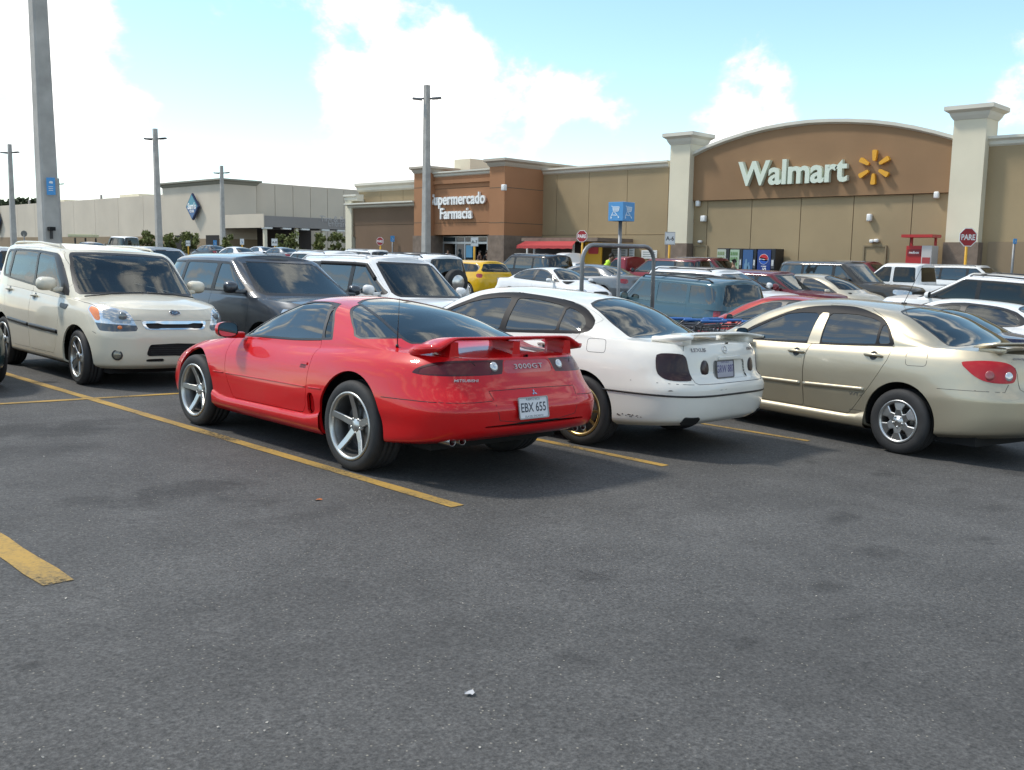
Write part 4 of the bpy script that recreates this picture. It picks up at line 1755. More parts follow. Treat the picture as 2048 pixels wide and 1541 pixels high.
def build_lex():
    c = Car('sedan', 'pearl white sedan with smoked taillights parked between red coupe and gold sedan', POSE['lex'], P_PEARL, SPEC_LEX, ncol=180, nrow=32)
    for xw in (1.40, -1.40):
        c.arch(xw, .335, .365)
    band = smooth_poly([(.98, .945), (.78, 1.055), (.55, 1.165), (.316, 1.258), (.175, 1.31), (-.055, 1.345), (-.258, 1.355), (-.456, 1.352), (-.74, 1.33), (-.978, 1.298), (-1.16, 1.252), (-1.302, 1.18), (-1.37, 1.12), (-1.375, 1.058), (-1.31, 1.025), (-1.1, 1.008), (-.7, .985), (-.1, .955), (.5, .94)], 3)
    fr = round_poly([(.86, .965), (.70, 1.06), (.48, 1.16), (.28, 1.235), (.12, 1.27), (-.05, 1.295), (-.245, 1.305), (-.262, .985), (.3, .963)], .02)
    rr = round_poly([(-.325, 1.305), (-.55, 1.305), (-.75, 1.285), (-.955, 1.258), (-.985, 1.028), (-.6, 1.004), (-.34, .993)], .02)
    qq = round_poly([(-.985, 1.252), (-1.09, 1.232), (-1.18, 1.20), (-1.255, 1.15), (-1.30, 1.09), (-1.27, 1.045), (-1.015, 1.03)], .02)
    pn, sr = glass_band(c, band, [fr, rr, qq], G_SIDE, pbr('smoked_visor', (.014, .013, .014), .5, spec=.18))
    rw = [(-1.06, -.1), (-1.06, 0), (-1.09, .30), (-1.13, .44), (-1.20, .50), (-1.45, .565), (-1.70, .61), (-1.80, .61), (-1.86, .50), (-1.92, .30), (-1.94, 0), (-1.94, -.1)]
    c.window('top', rw, ('up', ), .026, G_TINT, pair=False, name='rear_window')
    ws = [(1.22, -.1), (1.22, 0), (1.16, .35), (1.02, .60), (.88, .665), (.62, .585), (.42, .52), (.33, .42), (.31, .2), (.31, 0), (.31, -.1)]
    c.window('top', ws, ('up', ), .03, G_TINT, pair=False, name='windscreen')
    fl = c.take('arc', smooth_poly([(.945, .895), (.88, .912), (.78, .914), (.70, .905), (.665, .87), (.64, .80), (.615, .725), (.62, .692), (.70, .684), (.80, .684), (.875, .695), (.925, .74), (.945, .82)], 4), ('low', ))
    lp = c.pair(fl, 'taillight', M_LAMPS, off=.004, skirt=.012)
    body_lines = []
    mid = c.take('rear', [(-.1, .69), (.285, .69), (.275, .85), (-.1, .85)], ('low', ))
    c.part(mid, 'plate_recess', P_PEARL, both=True, off=-.012, skirt=-.014)
    for s in (1, -1):
        M = c.decal_m('rear', s * .415, .786, off=.0)
        rim = MB()
        disc_lamp(c, M, .060, .075, .004, M_RUB, 'reverse_lamp_bezel')
        disc_lamp(c, M, .052, .066, .008, M_LAMPS, 'reverse_lamp')
    # front lamps and grille
    f1 = c.take('farc', smooth_poly([(1.05, .70), (.85, .76), (.62, .755), (.58, .68), (.80, .63), (1.0, .64)], 3), ('low', ))
    c.pair(f1, 'headlight', M_LAMPC)
    f2 = c.take('farc', round_poly([(-.1, .60), (.28, .60), (.34, .70), (-.1, .71)], .03), ('low', ))
    c.part(f2, 'grille', M_GRILLE, both=True, off=-.02)
    # doors
    df = c.take('side', [(.88, .96), (.95, .90), (.96, .60), (.90, .42), (.80, .335), (-.30, .345), (-.29, .6), (-.292, 1.0), (-.28, 1.40), (.20, 1.37), (.56, 1.2)], ('low', 'up'))
    d1 = c.pair(df, 'door', P_PEARL, gap=.0045, skirt=.03)
    dr = c.take('side', [(-.292, 1.40), (-.292, .6), (-.30, .345), (-.80, .36), (-.95, .50), (-1.08, .70), (-1.20, .90), (-1.30, 1.03), (-1.42, 1.15), (-1.25, 1.26), (-.9, 1.36)], ('low', 'up'))
    d2 = c.pair(dr, 'door', P_PEARL, gap=.0045, skirt=.03)
    reparent(pn[0], d1)
    reparent(pn[1], d2)
    c.finish()
    for s, k in ((1, 0), (-1, 1)):
        door_handle(c, -.10, .86, s, P_PEARL, d1[k])
        door_handle(c, -.93, .89, s, P_PEARL, d2[k])
    seams(c, [('side', [(-1.655, .55), (-1.9, .551), (-2.15, .552), (-2.27, .552)])], .020, .006, M_RUB, 'bumper_strip')
    mb = MB()
    c.ribbon(mb, 'rear', [(y, .552) for y in np.linspace(-.86, .86, 34)], .020, .006)
    mb.build('bumper_strip', M_RUB, c.root)
    mb = MB()
    for s in (1, -1):
        c.ribbon(mb, 'rear', [(s * .60, .985), (s * .655, .90), (s * .63, .83), (s * .605, .72), (s * .60, .67), (s * .565, .655)], .006, .001)
        c.ribbon(mb, 'top', [(-1.78, s * .66), (-2.0, s * .66), (-2.2, s * .63), (-2.29, s * .61)], .006, .001)
        c.ribbon(mb, 'rear', [(s * .62, .655), (s * .88, .66)], .006, .001)
    c.ribbon(mb, 'rear', [(.565, .655), (.3, .655), (-.3, .655), (-.565, .655)], .006, .001)
    c.ribbon(mb, 'side', round_poly([(-1.39, .985), (-1.60, .99), (-1.63, .87), (-1.42, .865)], .035), .005, .001, 1, True)
    tag(mb.build('panel_seam', pbr('seam_dark', (0.02, 0.02, 0.02), .8), c.root), kind='stuff')
    # grab rail above the plate
    g = MB()
    p, n = c.pt('rear', 0, .868)
    g.box(p + n * .008, (.022, .40, .032), None, .008)
    g.build('plate_garnish', P_PEARL, c.root)
    M = c.decal_m('rear', .10, .770, off=.016)
    plate(c, M, 'GRW 887', mat=pbr('plate_weathered', (.38, .38, .44), .5), tmat=pbr('plate_text_blue', (.09, .08, .2), .5), top='PUERTO RICO', frame=pbr('plate_frame_dark', (.12, .12, .13), .4, .5))
    text('badge_lettering', 'LEXUS', .048, M_BADGE, c.root, c.decal_m('rear', .47, .945, off=.001), .003, .0005, sx=1.35)
    text('badge_lettering', 'GS400', .042, M_BADGE, c.root, c.decal_m('rear', -.43, .94, off=.001), .003, .0005, sx=1.25)
    em = MB()
    Me = c.decal_m('rear', .06, .945, off=.003)
    ring_ = [Me @ Vector((.042 * math.cos(q), .034 * math.sin(q), 0)) for q in np.linspace(0, 2 * math.pi, 25)[:-1]]
    em.tube(ring_, .004, 6, closed=True)
    em.tube([Me @ Vector((-.012, .024, 0)), Me @ Vector((-.018, -.012, 0)), Me @ Vector((.024, -.012, 0))], .004, 6)
    em.build('rear_emblem', M_CHROME, c.root)
    # spoiler on the lid
    sp = MB()
    vs, fs = [], []
    ys = np.linspace(-.66, .66, 31)
    foil = [(0, 0), (.1, .6), (.35, 1.0), (.7, .9), (1, .55), (1, .1), (.8, -.1), (.3, -.25)]
    nf = len(foil)
    for y in ys:
        a = abs(y)
        d = sstep(.44, .66, a)
        z = 1.048 - .030 * d
        ch = .30 + .12 * d
        th = .030 + .016 * d
        for (u, v) in foil:
            vs.append((-2.02 + .04 * d - u * ch + .02 * (1 - (a / .66)**2), y, z + v * th + (u - .3) * .03))
    for i in range(len(ys) - 1):
        for k in range(nf):
            fs.append((i * nf + k, i * nf + (k + 1) % nf, (i + 1) * nf + (k + 1) % nf, (i + 1) * nf + k))
    fs.append(tuple(range(nf)))
    fs.append(tuple((len(ys) - 1) * nf + k for k in range(nf)))
    sp.add(vs, fs, True)
    for s in (1, -1):
        sp.box((-2.14, s * .57, 1.015), (.34, .15, .07), None, .025, True)
    sp.build('spoiler', P_PEARL, c.root)
    # scuffs on the bumper and exhaust cut-outs
    sf = MB()
    for (y, z, w, h) in ((.80, .60, .05, .010), (.28, .60, .045, .004), (.20, .602, .05, .003)):
        p, n = c.pt('rear', y, z)
        M = c.decal_m('rear', y, z, off=.0012)
        sf.prism([(-w / 2, -h / 3), (-w / 6, -h / 2), (w / 4, -h / 3), (w / 2, 0), (w / 5, h / 3), (0, h / 2), (-w / 4, h / 4)], 0, .0004, 'Z', M)
    rg = random.Random(3)
    for k in range(14):
        x = -1.75 - rg.random() * .32
        p, n = c.pt('side', x, .335 + rg.random() * .02, 1)
        M = frame_m(p + n * .001, (-1, 0, 0), (0, 0, 1))
        w, h = .01 + rg.random() * .03, .004 + rg.random() * .008
        sf.prism([(-w / 2, -h / 3), (0, -h / 2), (w / 2, 0), (0, h / 2)], 0, .0004, 'Z', M)
    tag(sf.build('bumper_scuff', pbr('scuff_brown', (.035, .025, .018), .8), c.root), kind='stuff')
    for s in (1, -1):
        ex = MB()
        M = c.decal_m('rear', s * .60, .335, off=-.002)
        ex.prism(round_poly([(-.09, -.06), (.09, -.06), (.09, .035), (-.09, .035)], .03), -.06, .004, 'Z', M)
        ex.build('exhaust_cutout', M_DARK, c.root)
    exhaust(c, -2.33, .60, .315, .03, .2)
    exhaust(c, -2.33, -.60, .315, .03, .2)
    mirror(c, .80, .98, 1.02, P_PEARL, (.13, .21, .14), (.84, .80, .95))
    add_wheels(c, (1.40, -1.40), (.875, .885), (.325, .325), .235, .228, 'thin10', M_RIMGOLD)
    underbody(c, -2.05, 2.0, (1.40, -1.40), .375, .335, hw=.66, z0=.26)
    interior(c, 1.2, -1.35, .95, M_SEATT, (.92, .98), (-1.2, -1.75, .96))
    return c


# ------------------------------------------------------------------ gold sedan


def build_cor():
    c = Car('sedan', 'gold compact sedan with a bright red taillight and silver six-spoke wheels', POSE['cor'], P_GOLD, SPEC_COR, ncol=180, nrow=32)
    for xw in (1.30, -1.30):
        c.arch(xw, .325, .365)
    band = smooth_poly([(.93, .945), (.78, 1.03), (.627, 1.112), (.44, 1.20), (.24, 1.285), (.05, 1.335), (-.181, 1.361), (-.44, 1.366), (-.634, 1.342), (-.84, 1.291), (-.925, 1.255), (-1.036, 1.167), (-1.10, 1.09), (-1.135, 1.022), (-1.0, 1.008), (-.5, .975), (0, .958), (.5, .945)], 3)
    fr = round_poly([(.84, .955), (.72, 1.03), (.594, 1.097), (.44, 1.178), (.275, 1.25), (.10, 1.272), (-.10, 1.28), (-.145, 1.25), (-.122, .985), (.3, .963)], .015)
    rr = round_poly([(-.268, 1.285), (-.45, 1.292), (-.61, 1.290), (-.79, 1.265), (-.905, 1.235), (-.94, 1.022), (-.6, .998), (-.29, .985)], .015)
    qq = round_poly([(-.935, 1.235), (-.985, 1.20), (-1.05, 1.12), (-1.10, 1.035), (-.965, 1.025)], .012)
    bp = [(-.152, 1.285), (-.26, 1.285), (-.283, .95), (-.128, .95)]
    f = c.take('side', band, ('low', 'up'))
    out = []
    for p in (fr, rr, qq):
        i, f = c.sub(f, 'side', p, 'up')
        out.append(c.pair(i, 'window', G_SIDE, off=-.006, skirt=0))
    i, f = c.sub(f, 'side', bp, 'up')
    c.pair(i, 'door_pillar', P_GOLD, skirt=.01)
    c.pair(f, 'window_surround', pbr('smoked_visor', (.014, .013, .014), .5, spec=.18), off=-.0015, skirt=.02)
    rw = [(-.90, -.1), (-.90, 0), (-.93, .30), (-.97, .45), (-1.04, .51), (-1.24, .545), (-1.46, .585), (-1.61, .625), (-1.66, .61), (-1.70, .50), (-1.74, .3), (-1.76, 0), (-1.76, -.1)]
    c.window('top', rw, ('up', ), .022, glass('rear_tint', (.035, .04, .05), 1.75), pair=False, name='rear_window')
    ws = [(1.26, -.1), (1.26, 0), (1.20, .35), (1.05, .58), (.92, .645), (.62, .56), (.42, .50), (.33, .40), (.31, .2), (.31, 0), (.31, -.1)]
    c.window('top', ws, ('up', ), .03, G_TINT, pair=False, name='windscreen')
    fl = c.take('arc', smooth_poly([(.955, .925), (.87, .945), (.76, .956), (.66, .955), (.58, .943), (.52, .91), (.50, .86), (.505, .80), (.54, .772), (.66, .765), (.76, .775), (.84, .81), (.91, .87)], 4), ('low', ))
    lp = c.pair(fl, 'taillight', pbr('bright_red_lamp', (.42, .006, .010), .28, spec=.3, coat=.45, coatrough=.1), off=.006, skirt=.014)
    for s, k in ((1, 0), (-1, 1)):
        disc_lamp(c, c.decal_m('rear', s * .545, .83, off=.006), .035, .042, .010, M_LAMPC, 'reverse_lamp', lp[k])
        disc_lamp(c, c.decal_m('rear', s * .665, .83, off=.008), .038, .045, .008, pbr('grey_red_lens', (.28, .05, .05), .2, coat=1), 'indicator_lens', lp[k])
    f1 = c.take('farc', smooth_poly([(1.0, .76), (.82, .80), (.60, .78), (.52, .70), (.72, .66), (.95, .68)], 3), ('low', ))
    c.pair(f1, 'headlight', M_LAMPC)
    f2 = c.take('farc', round_poly([(-.1, .62), (.34, .62), (.40, .70), (-.1, .71)], .03), ('low', ))
    c.part(f2, 'grille', M_GRILLE, both=True, off=-.02)
    df = c.take('side', [(.80, 1.02), (.90, .93), (.92, .60), (.86, .42), (.76, .315), (-.205, .315), (-.178, .525), (-.16, .683), (-.16, .857), (-.195, .97), (-.205, 1.36), (.25, 1.30), (.60, 1.14)], ('low', 'up'))
    d1 = c.pair(df, 'door', P_GOLD, gap=.0045, skirt=.03)
    dr = c.take('side', [(-.207, 1.40), (-.197, .97), (-.162, .857), (-.162, .683), (-.18, .525), (-.207, .315), (-.75, .312), (-.811, .38), (-.884, .487), (-.967, .607), (-1.056, .752), (-1.121, .88), (-1.15, 1.02), (-1.10, 1.12), (-.95, 1.27), (-.7, 1.36)], ('low', 'up'))
    d2 = c.pair(dr, 'door', P_GOLD, gap=.0045, skirt=.03)
    reparent(out[0], d1)
    reparent(out[1], d2)
    c.finish()
    for s, k in ((1, 0), (-1, 1)):
        door_handle(c, -.045, .865, s, P_GOLD, d1[k], .20)
        door_handle(c, -.965, .91, s, P_GOLD, d2[k], .20)
    seams(c, [('side', [(.86, .535), (-.14, .548)]), ('side', [(-.185, .549), (-.91, .572)])], .042, .013, P_GOLD, 'side_moulding')
    mb = MB()
    for s in (1, -1):
        c.ribbon(mb, 'side', [(-1.66, .672), (-1.9, .682), (-2.08, .688)], .005, .001, s)
        c.ribbon(mb, 'rear', [(s * .75, .688), (s * .60, .69), (s * .55, .76)], .005, .001)
        c.ribbon(mb, 'rear', [(s * .50, .96), (s * .47, .85), (s * .46, .72), (s * .40, .68)], .005, .001)
        c.ribbon(mb, 'side', [(-.76, .355), (-.90, .36)], .005, .001, s)
    c.ribbon(mb, 'rear', [(.40, .68), (0, .675), (-.40, .68)], .005, .001)
    c.ribbon(mb, 'side', round_poly([(-1.30, .972), (-1.51, .985), (-1.525, .86), (-1.32, .85)], .035), .005, .001, 1, True)
    c.ribbon(mb, 'side', [(.90, .945), (.3, .948), (-.3, .966), (-.8, .995), (-1.14, 1.017)], .010, .002, 1)
    c.ribbon(mb, 'side', [(.90, .945), (.3, .948), (-.3, .966), (-.8, .995), (-1.14, 1.017)], .010, .002, -1)
    tag(mb.build('panel_seam', pbr('seam_dark', (0.02, 0.02, 0.02), .8), c.root), kind='stuff')
    # sills
    for s in (1, -1):
        sk = MB()
        vs, fs = [], []
        xs = np.linspace(-.93, .93, 20)
        for x in xs:
            r_ = max(0, abs(x) - .80) / .13
            for (y, z) in ((.80, .315 + .05 * r_), (.842, .305 + .05 * r_), (.858, .27), (.852, .22), (.80, .19), (.6, .19)):
                vs.append((x, s * y, z))
        for i in range(len(xs) - 1):
            for k in range(5):
                a = i * 6 + k
                fs.append((a, a + 1, a + 7, a + 6))
        sk.add(vs, fs, True)
        sk.build('side_skirt', P_GOLD, c.root)
    p, n = c.pt('side', -.82, .515, 1)
    text('badge_lettering', 'VVT-i', .045, M_BADGE, c.root, frame_m(p + n * .001, (-1, 0, 0), (0, 0, 1)), .002, .0, sx=1.4)
    p, n = c.pt('rear', .50, 1.0)
    text('badge_lettering', 'COROLLA', .028, M_BADGE, c.root, c.decal_m('rear', .40, .985, off=.001), .002, 0, sx=1.3)
    sp = MB()
    vs, fs = [], []
    ys = np.linspace(-.60, .60, 31)
    foil = [(0, 0), (.1, .5), (.35, .95), (.7, 1.0), (1, .75), (1, .35), (.8, .1), (.3, -.2)]
    nf = len(foil)
    for y in ys:
        a = abs(y)
        d = sstep(.40, .60, a)
        for (u, v) in foil:
            vs.append((-1.93 + .10 * d - u * (.25 + .03 * d), y, 1.075 - .012 * d + v * (.028 + .006 * d) + u * .035))
    for i in range(len(ys) - 1):
        for k in range(nf):
            fs.append((i * nf + k, i * nf + (k + 1) % nf, (i + 1) * nf + (k + 1) % nf, (i + 1) * nf + k))
    fs.append(tuple(range(nf)))
    fs.append(tuple((len(ys) - 1) * nf + k for k in range(nf)))
    sp.add(vs, fs, True)
    for s in (1, -1):
        sp.box((-1.98, s * .52, 1.05), (.22, .10, .06), None, .02, True)
    sp.build('spoiler', P_GOLD, c.root)
    M = c.decal_m('rear', 0, .83, off=.006)
    plate(c, M, 'FVM 302', frame=pbr('plate_frame_dark', (.12, .12, .13), .4, .5))
    ae = MB()
    p, n = c.pt('top', -.70, .0)
    ae.box(p + Vector((-.01, 0, .01)), (.05, .03, .02), None, .006)
    ae.tube([p, p + Vector((-.18, 0, .40))], [.004, .002], 6)
    ae.build('aerial', M_BLACKP, c.root)
    mirror(c, .62, .93, 1.0, P_GOLD, (.12, .20, .14), (.70, .78, .95))
    add_wheels(c, (1.30, -1.30), (.825, .835), (.312, .312), .20, .196, 'flare6', pbr('silver_rim2', (.55, .55, .54), .36, 1.0), spin=(.3, .5, .62, .2))
    underbody(c, -1.98, 1.85, (1.30, -1.30), .375, .325, hw=.66)
    interior(c, 1.25, -1.1, .95, M_SEATT, (.98, 1.0), (-1.0, -1.55, 1.0))
    return c


# ------------------------------------------------------------------ cream boxy hatchback


def build_kia():
    c = Car('boxy_hatchback', 'cream boxy hatchback facing out, with amber corner lamps and a badge on its bonnet', POSE['kia'], P_CREAM, SPEC_KIA, ncol=170, nrow=30)
    for xw in (1.275, -1.275):
        c.arch(xw, .34, .375)
    band = round_poly([(.93, 1.03), (.80, 1.17), (.62, 1.34), (.46, 1.485), (.36, 1.535), (-.2, 1.562), (-1.0, 1.575), (-1.40, 1.565), (-1.47, 1.45), (-1.47, 1.30), (-1.42, 1.205), (-.9, 1.165), (-.2, 1.115), (.4, 1.07)], .05)
    fr = round_poly([(.72, 1.075), (.62, 1.20), (.48, 1.34), (.34, 1.465), (.26, 1.51), (-.215, 1.54), (-.17, 1.135), (.3, 1.10)], .03)
    rr = round_poly([(-.275, 1.543), (-.7, 1.553), (-1.10, 1.552), (-1.15, 1.20), (-.9, 1.185), (-.235, 1.14)], .03)
    qq = round_poly([(-1.18, 1.545), (-1.37, 1.54), (-1.42, 1.44), (-1.42, 1.32), (-1.38, 1.235), (-1.21, 1.215)], .04)
    pn, sr = glass_band(c, band, [fr, rr, qq], glass('kia_side_glass', (.16, .19, .20), 1.7), M_BLACKP, ('cab', ))
    T = c.cab_total
    # windscreen in front-arc coordinates
    wsc = [(-.1, 1.065), (.30, 1.063), (.62, 1.055), (.88, 1.045), (.925, 1.09), (.86, 1.30), (.80, 1.45), (.745, 1.545), (.70, 1.562), (.35, 1.575), (-.1, 1.578)]
    f = c.take('front', [(-.1, 1.07), (.35, 1.068), (.62, 1.06), (.735, 1.055), (.745, 1.10), (.69, 1.35), (.645, 1.52), (.60, 1.558), (.3, 1.572), (-.1, 1.575)], ('cab', ))
    V, N, A = c._arr()
    idx = np.array(sorted({v for q in f for v in q}))
    fv = np.full(len(V), 9.)
    fv[idx] = sdf([(-.2, 1.105), (.35, 1.10), (.60, 1.09), (.69, 1.085), (.705, 1.11), (.655, 1.35), (.615, 1.50), (.58, 1.53), (.3, 1.545), (-.2, 1.548)], V[idx, 1], V[idx, 2])
    inn, bandf = c.split(f, fv)
    wp = c.part(inn, 'windscreen', glass('kia_screen', (.50, .56, .53), 1.75), both=True, off=-.004, skirt=0)
    c.part(bandf, 'window_frame', M_BLACKP, wp, both=True, off=-.002, skirt=.02)
    # rear window
    f = c.take('rear', round_poly([(-.1, 1.18), (.60, 1.18), (.62, 1.25), (.58, 1.50), (-.1, 1.52)], .03), ('cab', ))
    c.part(f, 'rear_window', G_TINT, both=True, off=-.003)
    # front lamps: amber wedge, dark bezel, projector
    hl = [(1.055, .905), (1.00, .955), (.94, .972), (.78, .955), (.62, .925), (.55, .905), (.50, .83), (.445, .712), (.46, .685), (.70, .672), (.905, .675), (.93, .75), (.985, .83)]
    f = c.take('farc', round_poly(hl, .03), ('low', 'up'))
    bez, f = c.sub(f, 'farc', [(.40, .60), (.40, .745), (.955, .765), (.955, .60)], 'low')
    amb, f = c.sub(f, 'farc', round_poly([(1.03, .905), (.98, .945), (.885, .925), (.865, .79), (.935, .79)], .015), 'low')
    inset, rim = c.sub(f, 'farc', round_poly([(.83, .92), (.72, .925), (.58, .895), (.53, .82), (.505, .765), (.72, .775), (.755, .81), (.835, .815)], .02), 'low')
    lp = c.pair(rim, 'headlight', pbr('lamp_chrome', (.62, .63, .64), .14, .8, coat=1), skirt=.012)
    c.pair(bez, 'headlight_bezel', M_LAMPB, lp, skirt=0)
    c.pair(amb, 'indicator_lens', M_AMBER, lp, skirt=0, off=.001)
    c.pair(inset, 'headlight_lens', pbr('lamp_lens_grey', (.34, .36, .37), .05, .5, coat=1), lp, off=.001, skirt=0)
    for s, k in ((1, 0), (-1, 1)):
        p, n = c.pt('front', s * .58, .845)
        disc_lamp(c, frame_m(p + n * .002, Vector((0, 0, 1)).cross(n), (0, 0, 1)), .048, .05, .014, pbr('projector_glass', (.16, .18, .19), .03, .2, coat=1), 'projector_lamp', lp[k])
        p, n = c.pt('front', s * .62, .72)
        disc_lamp(c, frame_m(p + n * .002, Vector((0, 0, 1)).cross(n), (0, 0, 1)), .026, .022, .008, M_AMBER, 'indicator_lens', lp[k])
    # grille with chrome surround
    g = c.take('front', round_poly([(-.1, .70), (.345, .70), (.375, .725), (.40, .785), (.385, .80), (-.1, .802)], .012), ('low', ))
    gi, gr = c.sub(g, 'front', round_poly([(-.2, .718), (.20, .718), (.22, .71), (.335, .712), (.365, .772), (.20, .778), (.18, .765), (-.2, .765)], .006), 'low')
    gp = c.part(gr, 'grille_surround', M_CHROME, both=True, off=.005)
    c.part(gi, 'grille', M_GRILLE, gp, both=True, off=-.02, skirt=-.02)
    # lower intakes
    g = c.take('front', round_poly([(-.1, .395), (.345, .395), (.365, .42), (.33, .53), (-.1, .545)], .025), ('low', ))
    c.part(g, 'lower_grille', M_GRILLE, both=True, off=-.025, skirt=-.03)
    for z in (.42, .445, .47, .495, .52):
        mb = MB()
        c.ribbon(mb, 'front', [(y, z) for y in np.linspace(-.32, .32, 12)], .008, -.008)
        mb.build('grille_bar', M_BLACKP, c.root)
    g = c.take('front', round_poly([(.15, .325), (.36, .325), (.37, .36), (.15, .365)], .012), ('low', ))
    c.pair(g, 'bumper_vent', M_GRILLE, off=-.02, skirt=-.02)
    g = c.take('side', round_poly([(.79, .945), (1.05, .935), (.985, .872), (.80, .89)], .01), ('low', 'up'))
    c.pair(g, 'fender_vent', M_BLACKP, off=.004)
    # tail
    f = c.take('rear', round_poly([(.62, .98), (.82, .98), (.86, 1.08), (.62, 1.085)], .02), ('low', ))
    c.pair(f, 'taillight', M_LAMPR)
    # doors
    df = c.take('side', [(.86, 1.20), (.80, 1.0), (.785, .80), (.74, .55), (.68, .40), (.60, .315), (-.20, .315), (-.225, .6), (-.205, 1.13), (-.25, 1.60), (.35, 1.60), (.62, 1.40)], ('low', 'up', 'cab'))
    d1 = c.pair(df, 'door', P_CREAM, gap=.0045, skirt=.03)
    dr = c.take('side', [(-.25, 1.60), (-.207, 1.13), (-.227, .6), (-.203, .315), (-.80, .315), (-.90, .45), (-1.02, .66), (-1.13, .80), (-1.18, 1.0), (-1.17, 1.60)], ('low', 'up', 'cab'))
    d2 = c.pair(dr, 'door', P_CREAM, gap=.0045, skirt=.03)
    reparent(pn[0], d1)
    reparent(pn[1], d2)
    c.finish()
    for s, k in ((1, 0), (-1, 1)):
        door_handle(c, -.08, .985, s, P_CREAM, d1[k], .19)
        door_handle(c, -1.02, 1.03, s, P_CREAM, d2[k], .19)
    seams(c, [('side', [(.76, .592), (-.20, .612)]), ('side', [(-.235, .613), (-1.0, .645)])], .055, .012, M_BLACKP, 'side_moulding')
    mb = MB()
    c.ribbon(mb, 'front', [(y, .808) for y in np.linspace(-.52, -.40, 4)], .006, .001)
    c.ribbon(mb, 'front', [(y, .808) for y in np.linspace(.40, .52, 4)], .006, .001)
    for s in (1, -1):
        c.ribbon(mb, 'top', [(1.02, s * .80), (1.35, s * .79), (1.62, s * .74)], .007, .001)
        c.ribbon(mb, 'side', [(1.66, .66), (1.72, .64)], .006, .001, s)
    tag(mb.build('panel_seam', pbr('seam_dark', (0.02, 0.02, 0.02), .8), c.root), kind='stuff')
    for s in (1, -1):
        p, n = c.pt('front', s * .655, .405)
        M = frame_m(p, Vector((0, 0, 1)).cross(n), (0, 0, 1))
        b = disc_lamp(c, M, .062, .062, .004, M_BLACKP, 'fog_lamp')
        disc_lamp(c, M @ Matrix.Translation((0, 0, .004)), .046, .046, .01, pbr('fog_glass', (.20, .19, .15), .06, .3, coat=1), 'fog_lens', b)
    p, n = c.pt('front', .01, .892)
    Mb = frame_m(p + n * .003, Vector((0, 0, 1)).cross(n), n.cross(Vector((0, 0, 1)).cross(n)))
    b = disc_lamp(c, Mb, .066, .034, .006, pbr('badge_navy', (.01, .012, .03), .2, coat=1), 'bonnet_badge')
    em = MB()
    em.tube([Mb @ Vector((.066 * math.cos(q), .034 * math.sin(q), .004)) for q in np.linspace(0, 2 * math.pi, 25)[:-1]], .004, 6, closed=True)
    em.build('badge_rim', M_CHROME, b)
    text('badge_lettering', 'KIA', .045, M_CHROME, b, Mb @ Matrix.Translation((0, 0, .0065)), .001, .0008, sx=1.1)
    for pts in ([(1.13, -.70), (1.16, -.3), (1.19, .0)], [(1.16, .05), (1.15, .4), (1.12, .68)]):
        wiper(c, pts)
    # roof rails
    for s in (1, -1):
        rl = MB()
        P = [c.pt('top', x, s * .60)[0] + Vector((0, 0, d)) for x, d in ((.12, .0), (.05, .028), (-.6, .03), (-1.2, .03), (-1.45, .025), (-1.55, 0))]
        rl.tube(P, .014, 8)
        rl.build('roof_rail', P_CREAM, c.root)
    mirror(c, .62, .965, 1.165, P_CREAM, (.13, .24, .17), (.72, .78, 1.08))
    add_wheels(c, (1.275, -1.275), (.855, .86), (.328, .328), .225, .238, 'wide5', pbr('grey_rim', (.45, .45, .44), .3, 1.0), spin=(.3, .75, .2, .9), steer=R(-4))
    underbody(c, -1.7, 1.75, (1.275, -1.275), .385, .34, hw=.66)
    interior(c, .95, -1.3, 1.05, M_SEATT, (.80, 1.06), None, seat_z=.42)
    return c
